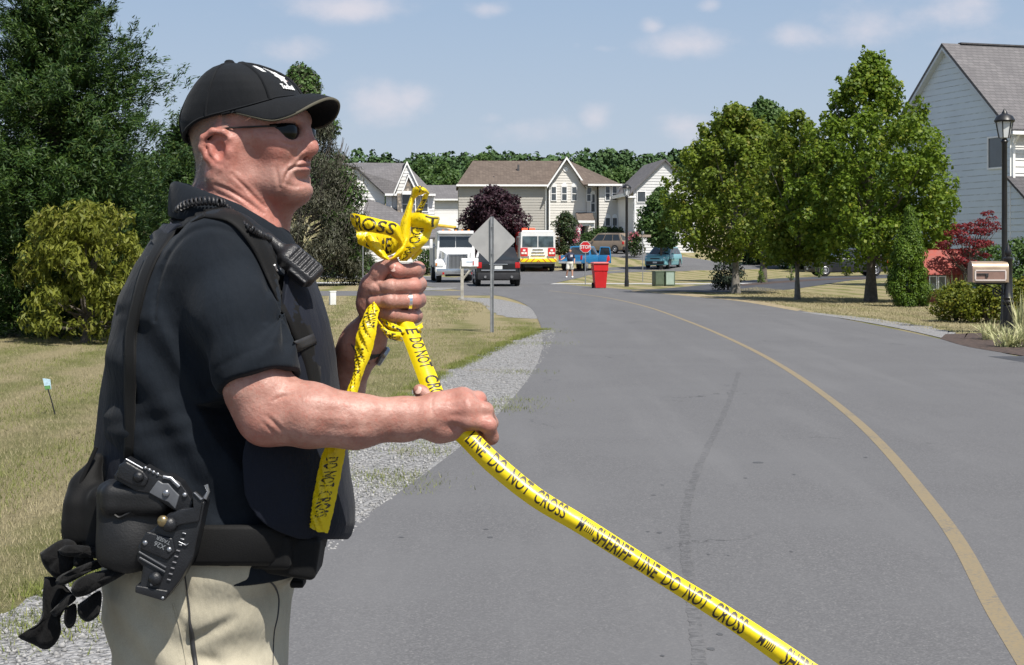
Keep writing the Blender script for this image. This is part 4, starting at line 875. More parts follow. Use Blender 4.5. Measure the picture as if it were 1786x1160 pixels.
pane_on(e, 'windscreen', [BF[0], BF[1], TF[1], TF[0]], .06, .94, .08, .93, M_VGLASS); pane_on(e, 'rear_window', [BR[1], BR[0], TR[0], TR[1]], .07, .93, .1, .9, M_VGLASS)
pane_on(e, 'side_window', [BR[0], BF[0], TF[0], TR[0]], .08, .9, .1, .88, M_VGLASS); pane_on(e, 'side_window', [BF[1], BR[1], TR[1], TF[1]], .08, .9, .1, .88, M_VGLASS)
# the open right-hand door, swung out square to the body
dr = MB(); hx = 1.05
dr.box((hx-.02, -.96-.50, .82), (.09, 1.0, .62), 0, .03)
for a, b in (((hx, -1.0, 1.1), (hx, -1.12, 1.72)), ((hx, -1.12, 1.72), (hx, -1.82, 1.70)), ((hx, -1.82, 1.70), (hx, -1.92, 1.1))): dr.tube([a, b], .045, 8)
do = dr.build('door', M_BLUE, e, 40); MB().prism([(hx, -1.02, 1.1), (hx, -1.13, 1.70), (hx, -1.80, 1.68), (hx, -1.9, 1.1)], (0, 0, 0), (.01, 0, 0)).build('door_window', M_VGLASS, do)
for xx in (1.75, -1.65):
    for s in (-1, 1): wheel(e, xx, s*.82, .38, .25, s)
for s in (-1, 1): MB().box((-2.62, s*.84, .95), (.1, .14, .3), 0, .02).build('tail_light', M_TAIL, e)
MB().box((-2.72, 0, .58), (.16, 1.75, .18), 0, .03).build('rear_bumper', M_CHROME, e, 40); MB().box((-2.66, 0, .86), (.03, 1.45, .36), 0, .01).build('tailgate', M_BLUE, e)
# white conventional truck, nose to the camera
x, y, z = aim(789, 79.8)
M_WHITE = paint('white_paint', (.72, .72, .715), .3); M_GRILLE = None
e = empty('service_truck', (x, y, z), -PI/2+.10, 'white long-nosed service truck facing the camera, yellow boom on top', 'truck'); e.scale = (.91, .91, .91)
# bonnet lofted back to front
MB().loft([[Vector((xx, -a, z0)), Vector((xx, -a, z1-.1)), Vector((xx, -a*.82, z1)), Vector((xx, a*.82, z1)), Vector((xx, a, z1-.1)), Vector((xx, a, z0))] for xx, a, z0, z1 in ((2.9, .88, .85, 1.86), (4.2, .72, .75, 1.72), (4.62, .58, .72, 1.60), (4.66, .54, .74, 1.55))]).build('bonnet', M_WHITE, e, 40)
MB().loft([[Vector((xx, -a, .75)), Vector((xx, -a, zb)), Vector((xx, -at, zt)), Vector((xx, at, zt)), Vector((xx, a, zb)), Vector((xx, a, .75))] for xx, a, zb, at, zt in ((1.2, 1.08, 1.85, 1.0, 2.78), (2.62, 1.08, 1.85, 1.0, 2.78), (2.92, 1.06, 1.85, .98, 2.55), (3.05, 1.04, 1.78, 1.0, 1.86))]).build('cab', M_WHITE, e, 30)
q = [Vector((3.06, -1.0, 1.87)), Vector((3.06, 1.0, 1.87)), Vector((2.95, .97, 2.54)), Vector((2.95, -.97, 2.54))]
pane_on(e, 'windscreen', q, .05, .49, .06, .92, M_VGLASS, .012); pane_on(e, 'windscreen', q, .505, .95, .06, .92, M_VGLASS, .012)
MB().box((2.75, 0, 2.72), (.9, 1.95, .18), 0, .07).build('cab_visor', M_WHITE, e, 40)
t = NT('grille_bars'); sp = t.n('ShaderNodeSeparateXYZ'); t.L.new(t.tc.outputs['Object'], sp.inputs[0]); g_ = t.math('FRACT', t.math('MULTIPLY', sp.outputs[1], 14)); M_GRILLE = t.done(t.mix(t.rng(g_, .35, .6), (.035, .037, .04), (.30, .31, .32)), .35, None, Metallic=.5)
MB().box((4.69, 0, 1.09), (.05, .92, .74), 0, .02).build('grille', M_GRILLE, e); 
mb = MB(); mb.box((4.70, 0, 1.50), (.08, 1.06, .07)); mb.box((4.70, -.495, 1.09), (.08, .06, .75)); mb.box((4.70, .495, 1.09), (.08, .06, .75)); mb.build('grille_surround', M_CHROME, e)
for s in (-1, 1):
    # mudguard: arched over the wheel
    A = []
    for k, a in enumerate(np.linspace(-.1, PI*.92, 12)): A.append((3.85+.72*math.cos(a), .62+.66*math.sin(a)))
    mb = MB(); mb.loft([[Vector((xx, s*.62, zz)), Vector((xx, s*1.08, zz)), Vector((xx, s*1.18, zz-.08)), Vector((xx, s*1.18, zz-.2)), Vector((xx, s*.62, zz-.12))] for xx, zz in A]); mb.build('mudguard', M_WHITE, e, 50)
    MB().box((4.50, s*.93, .98), (.14, .36, .24), 0, .05).build('headlight', M_HEAD, e, 40); MB().box((4.50, s*1.14, .98), (.1, .08, .16), 0, .02).build('turn_signal', M_AMBER, e)
    wheel(e, 3.85, s*.98, .48, .28, s); wheel(e, -.6, s*.92, .48, .5, s)
    MB().box((2.85, s*1.34, 2.1), (.1, .16, .5), 0, .03).build('mirror', M_WHITE, e, 40); MB().tube([(2.75, s*1.06, 1.95), (2.85, s*1.34, 1.95)], .02, 5).build('mirror_arm', M_CHROME, e)
for yy in (-.7, -.35, 0, .35, .7): MB().box((3.05, yy, 2.84), (.14, .12, .06), 0, .02).build('roof_light', M_AMBER, e)
MB().box((4.72, 0, .60), (.14, 2.3, .30), 0, .04).build('bumper', M_CHROME, e, 40)
for s in (-1, 1): MB().box((4.80, s*.78, .50), (.03, .1, .12), 0, .01).build('marker_lamp', M_TAIL, e)
MB().box((4.30, 0, .45), (.2, 1.3, .24)).build('axle', M_BLKPL, e)
MB().box((-1.0, 0, 1.45), (4.2, 2.3, 1.3), 0, .04).build('service_body', mat('grey_body', (.45, .46, .47), .4), e)
mb = MB(); mb.tube([(-1.5, .3, 3.05), (-2.0, -1.85, 3.33)], .09, 8); mb.build('boom', mat('yellow_boom', (.62, .38, .03), .4), e); mb = MB(); mb.tube([(-1.5, .3, 2.1), (-1.5, .3, 3.05)], .12, 8); mb.build('boom_post', M_BLKPL, e)
# fire engine
x, y, z = aim(935, 114.5)
M_FGL = mat('engine_windscreen', (.06, .085, .10), .12, .5, 1.5, spec=.8); M_FRED = paint('fire_red', (.50, .02, .02), .3); M_FYEL = mat('reflective_yellow', (.75, .62, .02), .35, .06)
e = empty('fire_engine', (x, y, z), -PI/2+.05, 'white and red fire engine facing the camera with flashing roof lights', 'fire engine'); e.scale = (1, 1.08, 1)
MB().loft([[Vector((xx, -a, .55)), Vector((xx, -a, 1.7)), Vector((xx, -at, 2.86)), Vector((xx, at, 2.86)), Vector((xx, a, 1.7)), Vector((xx, a, .55))] for xx, a, at in ((-1.0, 1.2, 1.16), (1.9, 1.2, 1.16), (2.0, 1.16, 1.12))]).build('cab', M_WHITE, e, 30)
MB().box((-3.6, 0, 1.75), (5.2, 2.4, 2.3), 0, .05).build('equipment_body', M_FRED, e)
q = [Vector((2.0, -1.1, 1.72)), Vector((2.0, 1.1, 1.72)), Vector((2.0, 1.08, 2.62)), Vector((2.0, -1.08, 2.62))]
pane_on(e, 'windscreen', q, .02, .485, .05, .93, M_FGL, .02, .02); pane_on(e, 'windscreen', q, .515, .98, .05, .93, M_FGL, .02, .02)
for s in (-1, 1):
    MB().box((2.0, s*.93, 1.40), (.12, .50, .62), 0, .05).build('light_panel', M_FRED, e, 40)
    for dz, dy in ((.1, 0), (-.1, -.1), (-.1, .1)): MB().box((2.07, s*(.93+dy), 1.42+dz), (.04, .17, .14), 0, .02).build('headlight', M_HEAD, e)
    MB().box((2.02, s*.85, .98), (.06, .5, .32), 0, .02).build('side_lamp', M_CHROME, e)
    wheel(e, 1.1, s*1.0, .52, .32, s); wheel(e, -4.2, s*.98, .52, .5, s)
    MB().box((2.15, s*1.42, 2.2), (.14, .1, .6), 0, .03).build('mirror', M_BLKPL, e); MB().tube([(1.95, s*1.16, 2.5), (2.15, s*1.42, 2.5)], .025, 5).build('mirror_arm', M_CHROME, e)
mb = MB(); mb.box((2.03, 0, 1.15), (.05, .95, .06)); mb.box((2.03, 0, 1.38), (.05, .85, .06)); mb.box((2.03, 0, 1.6), (.05, .7, .05)); mb.build('grille', M_CHROME, e)
t = NT('chevrons'); sp = t.n('ShaderNodeSeparateXYZ'); t.L.new(t.tc.outputs['Object'], sp.inputs[0]); g_ = t.math('FRACT', t.math('ADD', t.math('MULTIPLY', t.math('ABSOLUTE', sp.outputs[1]), 2.6), t.math('MULTIPLY', sp.outputs[2], 2.4)))
M_CHEV = t.done(t.mix(t.math('GREATER_THAN', g_, .80), (.80, .64, .01), (.50, .03, .02)), .35)
MB().box((2.3, 0, .80), (.7, 2.44, .26), 0, .06).build('bumper', M_CHEV, e, 40)
MB().box((1.6, .0, .5), (.6, 1.9, .3)).build('underbody', M_BLKPL, e)
MB().box((1.3, 0, 2.93), (.5, 2.1, .12), 0, .04).build('light_bar', M_WHITE, e, 40)
t = NT('red_beacon_lit'); M_BEAC = t.done((.9, .05, .03), .3, None, Emission_Color=(1, .08, .03), Emission_Strength=1.2)
for yy in (-.85, -.35): MB().box((1.35, yy, 3.06), (.3, .38, .18), 0, .06).build('beacon', M_BEAC, e, 40)
# ================================================================ STREET FURNITURE, SIGNS, BOXES
M_GALV = mat('galvanised_steel', (.33, .34, .35), .45, .12, 8, metal=.55); M_SIGNB = mat('bare_aluminium_sheet', (.40, .395, .385), .5, .06, 5, metal=.4); M_BLACK = mat('black_lamp_paint', (.012, .012, .013), .4, .2)
M_LGLASS = mat('frosted_lamp_glass', (.62, .64, .64), .35, .05)
def text_mesh(s, size, extrude=0.0, align='CENTER', bold=0.0, sx=1.0):
    cu = bpy.data.curves.new('t', 'FONT'); cu.body = s; cu.size = size; cu.align_x = align; cu.align_y = 'CENTER'; cu.offset = bold; cu.resolution_u = 3
    o = bpy.data.objects.new('t', cu); C.objects.link(o); dg = bpy.context.evaluated_depsgraph_get(); dg.update()
    me = o.evaluated_get(dg).to_mesh(); V = np.array([v.co[:] for v in me.vertices]); Fs = [tuple(p.vertices) for p in me.polygons]
    o.evaluated_get(dg).to_mesh_clear(); bpy.data.objects.remove(o); bpy.data.curves.remove(cu)
    if len(V): V[:, 0] *= sx
    return V, Fs
def lamp_post(loc, Hh, label, group='street lamps', fat=1.0):
    e = empty('street_lamp', loc, 0, label, 'street lamp', group)
    MB().lathe([(.085*fat, 0), (.085*fat, .25), (.07*fat, .3), (.062*fat, .9), (.055*fat, .95), (.05*fat, Hh-.62), (.07, Hh-.58), (.04, Hh-.52)], n=14).build('post', M_BLACK, e, 40)
    mb = MB(); mb.lathe([(.10, Hh-.51), (.16, Hh-.2), (.155, Hh-.195), (.02, Hh-.195)], n=6); mb.build('lantern_glass', M_LGLASS, e)
    fr = MB()
    for k in range(6):
        a = 2*PI*k/6; fr.tube([(.105*math.cos(a), .105*math.sin(a), Hh-.52), (.168*math.cos(a), .168*math.sin(a), Hh-.19)], .012, 5)
    fr.build('lantern_frame', M_BLACK, e)
    MB().lathe([(.19, Hh-.21), (.20, Hh-.18), (.155, Hh-.10), (.06, Hh-.05), (.05, Hh-.02), (.035, Hh), (.02, Hh+.03), (.004, Hh+.045)], n=12).build('lantern_roof', M_BLACK, e, 40)
    return e
x, y = place(1752, 29.6); lamp_post((x, y, 0), 4.2, 'black street lamp rising behind the tan mailbox')
x, y = G(1093, 500); lamp_post((x, y, 0), 4.5, 'black street lamp right of the red bin', fat=1.15)
x, y = place(843, 126); lamp_post((x, y, TZ(x, y)), 4.6, 'far street lamp in front of the purple plum tree')
# diamond sign from behind
x, y = G(858, 580)
e = empty('road_sign', (x, y, 0), .10, 'bare grey back of a diamond road sign on a steel post', 'road sign')
hd = .455; zc = CAMH-(419-HZ)/F*y
bm = bmesh.new(); ring = []
for k in range(4):
    a = k*PI/2; c_ = Vector((hd*math.cos(a), 0, hd*math.sin(a))); 
    for s in (-1, 1):
        b = a+s*.07; ring.append((hd*.955*math.cos(b), .0, zc+hd*.955*math.sin(b)))
MB().prism(ring, (0, .04, 0), (0, .044, 0)).build('sign_plate', M_SIGNB, e).location = (0, .036, 0)
P = [(-.034, -.012), (-.018, .03), (.018, .03), (.034, -.012), (.028, -.014), (.013, .022), (-.013, .022), (-.028, -.014)]
mb = MB(); top = zc+hd*.97; mb.prism([(a, b, 0) for a, b in P], (0, 0, 0), (0, 0, top)); mb.build('post', M_GALV, e)
mb = MB()
for zz in (zc+.25, zc-.25): mb.tube([(0, -.02, zz), (0, .045, zz)], .011, 6)
mb.build('bolts', M_GALV, e)
# stop sign
x, y = G(1021, 497)
e = empty('stop_sign', (x, y, 0), 0, 'red stop sign on a thin post left of the red bin', 'stop sign'); zc = CAMH-(431-HZ)/F*y; r = .275
R_ = [(r*math.cos(PI/8+k*PI/4), 0, zc+r*math.sin(PI/8+k*PI/4)) for k in range(8)]; R2 = [(a*.92, -.005, zc+(b-zc)*.92) for a, _, b in R_]
pl = MB().prism(R_, (0, 0, 0), (0, .008, 0)).build('sign_border', M_PLATE, e); MB().prism(R2, (0, 0, 0), (0, .005, 0)).build('sign_face', mat('sign_red', (.50, .015, .02), .4, .05), pl)
V, Fs = text_mesh('STOP', .215, bold=.006, sx=.92); MB().add([(a, -.008, zc+b) for a, b, c in V], Fs).build('lettering', M_PLATE, pl, fix=False)
MB().tube([(0, .03, 0), (0, .03, zc+r)], .022, 8).build('post', M_GALV, e)
# red wheeled bin
x, y = G(1046, 503)
e = empty('wheeled_bin', (x, y, 0), .12, 'bright red wheeled bin by the roadside at the stop sign', 'bin'); M_BIN = mat('red_plastic', (.55, .018, .020), .4, .06, 3)
mb = MB(); mb.loft([[Vector((-a, -b, zz)), Vector((a, -b, zz)), Vector((a, b, zz)), Vector((-a, b, zz))] for a, b, zz in ((.215, .25, .03), (.225, .26, .12), (.275, .31, .72), (.30, .335, .74), (.305, .34, 1.0), (.325, .36, 1.02))]); mb.build('tub', M_BIN, e, 20)
mb = MB()
for xx in (-.13, .0, .13): mb.loft([[Vector((xx-.035, -.262, .12)), Vector((xx+.035, -.262, .12)), Vector((xx+.035, -.24, .12)), Vector((xx-.035, -.24, .12))], [Vector((xx-.045, -.318, .70)), Vector((xx+.045, -.318, .70)), Vector((xx+.045, -.28, .70)), Vector((xx-.045, -.28, .70))]])
mb.build('ribs', M_BIN, e)
MB().loft([[Vector((-a, -b, zz)), Vector((a, -b, zz)), Vector((a, b, zz)), Vector((-a, b, zz))] for a, b, zz in ((.325, .37, 1.02), (.335, .38, 1.05), (.30, .34, 1.085), (.2, .25, 1.095))]).build('lid', mat('faded_lid', (.50, .12, .11), .5, .1), e, 20)
mb = MB(); mb.tube([(.31, .3, .98), (.40, .33, 1.15), (.44, .33, 1.30), (.40, .33, 1.36)], .035, 6); mb.box((.42, .33, 1.22), (.12, .08, .16), 0, .02); mb.build('lid_handle', M_BIN, e, 40)
for s in (-1, 1): MB().lathe([(.03, -.03), (.12, -.03), (.12, .03), (.03, .03)], (s*.26, .2, .12), 14, Matrix.Rotation(PI/2, 3, 'Y')).build('wheel', M_TYRE, e, 40)
# utility cabinets
x, y = G(1148, 499)
M_UG = mat('utility_green', (.085, .115, .075), .5, .1); M_UL = mat('pale_green_panel', (.30, .38, .32), .5, .08)
for px, wd, lab, pal in ((1148, .42, 'dark green utility cabinet, the left one of the pair', False), (1166, .44, 'green utility cabinet with pale front panel', True)):
    x, y = G(px, 499); e = empty('utility_cabinet', (x, y, 0), .25, lab, 'utility box')
    MB().box((0, 0, .32), (wd, .5, .62), 0, .025).build('cabinet', M_UG, e, 40); MB().box((0, 0, .65), (wd+.03, .53, .05), 0, .02).build('cap', M_UG, e, 40)
    MB().box((-.02, -.257, .34), (wd*.82, .02, .54), 0, .005).build('door', M_UL if pal else M_UG, e)
# white ground marker
x, y = G(580, 532); e = empty('service_pedestal', (x, y, 0), .35, 'small white service pedestal on the dry lawn', 'pedestal')
MB().box((0, 0, .19), (.17, .16, .38), 0, .012).build('housing', mat('white_plastic', (.70, .70, .68), .5, .06), e, 40); MB().box((-.0, 0, .385), (.19, .18, .025), 0, .008).build('cap', M_TRIM, e, 40)
# left mailbox on a weathered post
x, y = G(806, 521); e = empty('mailbox', (x, y, 0), .05, 'white mailbox on weathered wooden post beside the road', 'mailbox', 'mailboxes')
M_WOOD = mat('weathered_wood', (.36, .34, .29), .9, .25, 6, .6, 30)
mb = MB(); mb.box((0, 0, .60), (.10, .10, 1.2), 0, .006); mb.build('post', M_WOOD, e); mb = MB(); mb.box((.2, 0, 1.0), (.55, .09, .08), 0, .005); mb.build('arm', M_WOOD, e); MB().tube([(.02, 0, .62), (.30, 0, .98)], .035, 6).build('brace', M_WOOD, e)
def mbox(par, x0, x1, z0, wd, h, m, mdoor):
    pr = [(-wd/2, z0), (-wd/2, z0+h-wd/2)]+[(wd/2*math.cos(a), z0+h-wd/2+wd/2*math.sin(a)) for a in np.linspace(PI, 0, 9)[1:-1]]+[(wd/2, z0+h-wd/2), (wd/2, z0)]
    b = MB().prism([(x0, a, zz) for a, zz in pr], (0, 0, 0), (x1-x0, 0, 0)).build('box', m, par, 40)
    MB().prism([(x0-.012, a*1.04, z0+(zz-z0)*1.02) for a, zz in pr], (0, 0, 0), (.011, 0, 0)).build('door', mdoor, b); return b
b = mbox(e, .0, .52, 1.045, .18, .26, M_TRIM, M_TRIM); MB().box((.25, -.095, 1.20), (.24, .006, .07)).build('faded_sticker', mat('faded_sticker', (.55, .62, .70), .6, .3, 40), b)
MB().box((.36, -.10, 1.15), (.03, .012, .13)).build('flag', M_TAIL, b)
# tan mailbox on a turned black post
x, y = G(1758, 581); e = empty('mailbox', (x, y, 0), .0, 'tan and brown mailbox on an ornate black post', 'mailbox', 'mailboxes')
MB().lathe([(.105, 0), (.105, .50), (.085, .52), (.11, .55), (.11, .59), (.09, .61), (.10, .66), (.085, .68), (.078, 1.33), (.09, 1.35), (.09, 1.39), (.04, 1.42), (.065, 1.47), (.06, 1.53), (.03, 1.60), (.012, 1.66), (.004, 1.68)], n=16).build('post', M_BLACK, e, 40)
mb = MB(); mb.box((-.33, 0, .925), (.56, .10, .04)); mb.build('arm', M_BLACK, e)
mb = MB(); mb.tube([(-.08, 0, .72), (-.2, 0, .80), (-.34, 0, .87), (-.5, 0, .91)], .014, 6); mb.tube([(-.19+.085*math.cos(a), 0, .77+.085*math.sin(a)) for a in np.linspace(0, 2*PI, 17)], .013, 6); mb.tube([(-.19+.045*math.cos(a), 0, .78+.045*math.sin(a)) for a in np.linspace(0, 2*PI, 13)], .01, 6); mb.tube([(-.28, 0, .80), (-.12, 0, .70)], .012, 6); mb.build('scroll_bracket', M_BLACK, e)
M_MB1 = mat('tan_mailbox_metal', (.33, .245, .17), .35, .08, 4, metal=.3); M_MB2 = mat('brown_panel', (.24, .15, .12), .4, .1); M_MB3 = mat('pale_frame', (.60, .52, .48), .4, .06)
b = mbox(e, -.69, -.03, .945, .30, .39, M_MB1, M_MB2)
mb = MB(); z0, z1, x0, x1 = .985, 1.165, -.65, -.09
mb.box(((x0+x1)/2, -.155, z0), (x1-x0, .012, .026)); mb.box(((x0+x1)/2, -.155, z1), (x1-x0, .012, .026)); mb.box((x0, -.155, (z0+z1)/2), (.026, .0122, z1-z0-.026)); mb.box((x1, -.155, (z0+z1)/2), (.026, .0122, z1-z0-.026)); mb.build('frame', M_MB3, b)
MB().box(((x0+x1)/2, -.1515, (z0+z1)/2), (x1-x0-.03, .005, z1-z0-.03)).build('side_panel', M_MB2, b)
mb = MB(); mb.box((-.52, -.165, 1.10), (.22, .02, .022), 0, .005); mb.box((-.44, -.165, 1.075), (.05, .022, .06), 0, .005); mb.build('flag', M_BLKPL, b)
# red playhouse
x, y = G(1652, 532); y = 44.5; x, _ = place(1652, y); e = empty('playhouse', (x, y, 0), -.12, 'small red playhouse with white window frames behind the arborvitae', 'playhouse')
s61 = F/44.5; X = lambda px: (px-1652)/s61; Z = lambda py: CAMH-(py-HZ)/s61
M_PH = mat('dark_red_wood', (.16, .03, .02), .7, .2, 5); 
MB().box((0, .45, Z(478)/2), (X(1686)-X(1618), .9, Z(478))).build('wall', M_PH, e)
mb = MB(); P0 = [Vector((X(1612), -.12, Z(478)-.02)), Vector((X(1690), -.12, Z(478)-.02)), Vector((X(1690), .45, Z(437))), Vector((X(1612), .45, Z(437)))]; mb.prism(P0, (0, 0, 0), (0, .02, .05)); P1 = [Vector((p.x, .9-p.y, p.z)) for p in P0]; mb.prism(P1, (0, 0, 0), (0, -.02, .051)); mb.build('roof', mat('red_roof', (.26, .030, .014), .6, .15, 8), e)
mb = MB(); mb.prism([(X(1686)+.001, 0, Z(478)), (X(1686)+.001, .9, Z(478)), (X(1686)+.001, .45, Z(440))], (0, 0, 0), (.03, 0, 0)); mb.build('gable', M_TRIM, e)
for a, b in ((1622, 1634), (1637, 1649)):
    mb = MB(); x0, x1, z0, z1 = X(a), X(b), Z(505), Z(482)
    mb.box(((x0+x1)/2, -.015, z0), (x1-x0+.04, .03, .03)); mb.box(((x0+x1)/2, -.015, z1), (x1-x0+.04, .03, .03)); mb.box((x0, -.0152, (z0+z1)/2), (.03, .03, z1-z0-.03)); mb.box((x1, -.0152, (z0+z1)/2), (.03, .03, z1-z0-.03)); wo = mb.build('window', M_TRIM, e); MB().box(((x0+x1)/2, -.004, (z0+z1)/2), (x1-x0-.03, .007, z1-z0-.03)).build('pane', M_PANE, wo)
# little lawn notice on a wire, thin poles, street name sign
x, y = G(96, 723); e = empty('lawn_notice', (x, y, 0), 0, 'tiny blue and white lawn notice on a bent black stake', 'notice')
MB().tube([(0, 0, 0), (-.03, 0, .12), (-.07, 0, .25)], .006, 6).build('stake', M_BLACK, e)
pl = MB().prism([(-.115, 0, .335), (-.045, .0, .325), (-.035, 0, .235), (-.09, 0, .225)], (0, -.004, 0), (0, 0, 0)).build('card', mat('pale_blue_card', (.45, .62, .72), .6, .2, 40), e)
MB().prism([(-.098, -.006, .265), (-.045, -.006, .27), (-.038, -.006, .24), (-.088, -.006, .23)], (0, 0, 0), (0, .001, 0)).build('green_print', mat('green_print', (.10, .25, .08), .7, .3, 60), pl)
x, y = G(633, 500); e = empty('marker_pole', (x, y, 0), 0, 'thin grey pole on the far lawn left of the fist', 'pole'); MB().tube([(0, 0, 0), (0, 0, 2.2)], .022, 6).build('post', M_GALV, e); MB().box((0, -.03, 2.05), (.14, .01, .3)).build('plate', M_SIGNB, e)
x, y = G(1121, 492); e = empty('street_name_sign', (x, y, 0), 0, 'thin post with brown street name blades right of the lamp post', 'sign'); MB().tube([(0, 0, 0), (0, 0, 2.55)], .025, 6).build('post', M_GALV, e)
MB().box((.12, 0, 2.32), (.6, .02, .12), .1).build('name_blade', mat('brown_blade', (.30, .24, .19), .6), e); MB().box((0, 0, 2.5), (.02, .5, .12), .1).build('name_blade', M_PLATE, e)

# ================================================================ THE OFFICER
# signed-distance modelling: shapes are blended, then one surface is grown round them
class SDF:
    def __init__(s): s.ops = []
    def add(s, fn, c, R, k=.012, mode='u'): s.ops.append((mode, k, fn, np.asarray(c, float), R)); return s
    def cone(s, a, b, ra, rb, k=.012, mode='u'):
        a = np.asarray(a, float); b = np.asarray(b, float); ba = b-a; L2 = max(1e-12, ba@ba)
        def fn(P):
            t = np.clip(((P-a)@ba)/L2, 0, 1); return np.linalg.norm(P-a-t[:, None]*ba, axis=1)-(ra+(rb-ra)*t)
        return s.add(fn, (a+b)/2, math.sqrt(L2)/2+max(ra, rb), k, mode)
    def chain(s, pts, rs, k=.012, kk=.006, mode='u'):
        """a run of cones joined smoothly among themselves, then blended as one"""
        pts = [np.asarray(p, float) for p in pts]; c = np.mean(pts, 0); R = max(np.linalg.norm(p-c) for p in pts)+max(rs)
        def fn(P):
            d = None
            for a, b, ra, rb in zip(pts[:-1], pts[1:], rs[:-1], rs[1:]):
                ba = b-a; t = np.clip(((P-a)@ba)/max(1e-12, ba@ba), 0, 1); q = np.linalg.norm(P-a-t[:, None]*ba, axis=1)-(ra+(rb-ra)*t)
                d = q if d is None else smin(d, q, kk)
            return d
        return s.add(fn, c, R, k, mode)
    def ell(s, c, r, k=.012, mode='u', M=None):
        c = np.asarray(c, float); r = np.asarray(r, float); M = None if M is None else np.asarray(M, float)
        def fn(P):
            q = P-c
            if M is not None: q = q@M          # M columns: the ellipsoid's own axes
            k0 = np.linalg.norm(q/r, axis=1); k1 = np.linalg.norm(q/(r*r), axis=1)
            return k0*(k0-1)/np.maximum(k1, 1e-9)
        return s.add(fn, c, max(r), k, mode)
    def rbox(s, c, h, rad, k=.01, mode='u', M=None):
        c = np.asarray(c, float); h = np.asarray(h, float)-rad; M = None if M is None else np.asarray(M, float)
        def fn(P):
            q = P-c
            if M is not None: q = q@M
            q = np.abs(q)-h
            return np.linalg.norm(np.maximum(q, 0), axis=1)+np.minimum(q.max(1), 0)-rad
        return s.add(fn, c, np.linalg.norm(h)+rad, k, mode)
    def plane(s, p, n, mode='s', k=.002):
        p = np.asarray(p, float); n = np.asarray(n, float)/np.linalg.norm(n)
        return s.add(lambda P: (P-p)@n, p, 1e9, k, mode)
    def eval(s, P, ops):
        d = np.full(len(P), 9.0)
        for mode, k, fn, c, R in ops:
            q = fn(P)
            if mode == 'u': d = smin(d, q, k)
            elif mode == 's': d = -smin(-d, q, k)        # carve q away
            elif mode == 'i': d = -smin(-d, -q, k)
        return d
def smin(a, b, k):
    if k <= 0: return np.minimum(a, b)
    h = np.clip(.5+.5*(b-a)/k, 0, 1); return b*(1-h)+a*h-k*h*(1-h)
def surface(S, lo, hi, res, disp=None, blk=28):
    lo = np.asarray(lo, float); hi = np.asarray(hi, float); n = np.ceil((hi-lo)/res).astype(int)+1
    D = np.full(n, 1.0, np.float32); half = blk*res*math.sqrt(3)/2
    for i in range(0, n[0], blk):
        for j in range(0, n[1], blk):
            for k in range(0, n[2], blk):
                a = np.array([i, j, k]); b = np.minimum(a+blk, n); cen = lo+(a+b-1)/2*res
                ops = [o for o in S.ops if np.linalg.norm(cen-o[3]) < half+o[4]+.03]
                if not any(o[0] == 'u' for o in ops): continue
                d0 = S.eval(cen[None], ops)[0]
                if abs(d0) > half+.045: D[a[0]:b[0], a[1]:b[1], a[2]:b[2]] = d0; continue
                g = np.stack(np.meshgrid(*[lo[q]+np.arange(a[q], b[q])*res for q in range(3)], indexing='ij'), -1).reshape(-1, 3)
                d = S.eval(g, ops)
                if disp is not None: d = d+disp(g)
                D[a[0]:b[0], a[1]:b[1], a[2]:b[2]] = d.reshape(b-a)
    s = D < 0
    c8 = [s[x:n[0]-1+x, y:n[1]-1+y, z:n[2]-1+z] for x in (0, 1) for y in (0, 1) for z in (0, 1)]
    al = c8[0].copy(); an = c8[0].copy()
    for c in c8[1:]: al &= c; an |= c
    mx = an & ~al; idx = np.full(mx.shape, -1, np.int32); I = np.argwhere(mx); idx[mx] = np.arange(len(I), dtype=np.int32)
    acc = np.zeros((len(I), 3)); cnt = np.zeros(len(I)); cor = [(x, y, z) for x in (0, 1) for y in (0, 1) for z in (0, 1)]
    for p in cor:
        for ax in range(3):
            if p[ax]: continue
            q = list(p); q[ax] = 1
            da = D[I[:, 0]+p[0], I[:, 1]+p[1], I[:, 2]+p[2]]; db = D[I[:, 0]+q[0], I[:, 1]+q[1], I[:, 2]+q[2]]
            m = (da < 0) != (db < 0); t = np.where(m, da/np.where(m, da-db, 1), 0)
            pt = np.tile(np.array(p, float), (len(I), 1)); pt[:, ax] += t; acc += pt*m[:, None]; cnt += m
    V = lo+(I+acc/cnt[:, None])*res
    Fs = []
    for ax in range(3):
        u, v = (ax+1) % 3, (ax+2) % 3; sl = [slice(None)]*3; sh = [slice(None)]*3; sl[ax] = slice(0, n[ax]-1); sh[ax] = slice(1, n[ax])
        ch = s[tuple(sl)] != s[tuple(sh)]; E = np.argwhere(ch); E = E[(E[:, u] > 0) & (E[:, v] > 0) & (E[:, u] < n[u]-1) & (E[:, v] < n[v]-1)]
        ins = s[E[:, 0], E[:, 1], E[:, 2]]; q = []
        for du, dv in ((-1, -1), (0, -1), (0, 0), (-1, 0)):
            f = E.copy(); f[:, u] += du; f[:, v] += dv; q.append(idx[f[:, 0], f[:, 1], f[:, 2]])
        q = np.stack(q, 1); q[~ins] = q[~ins][:, ::-1]; Fs.append(q)
    return V, np.vstack(Fs)
def relax(V, Q, it=2, lam=.5):
    """a little Laplacian smoothing"""
    e = np.concatenate([Q[:, [0, 1]], Q[:, [1, 2]], Q[:, [2, 3]], Q[:, [3, 0]]]); e = np.concatenate([e, e[:, ::-1]])
    cnt = np.bincount(e[:, 0], minlength=len(V))[:, None]
    for _ in range(it):
        A = np.stack([np.bincount(e[:, 0], weights=V[e[:, 1], k], minlength=len(V)) for k in range(3)], 1)/np.maximum(cnt, 1); V = V*(1-lam)+A*lam
    return V
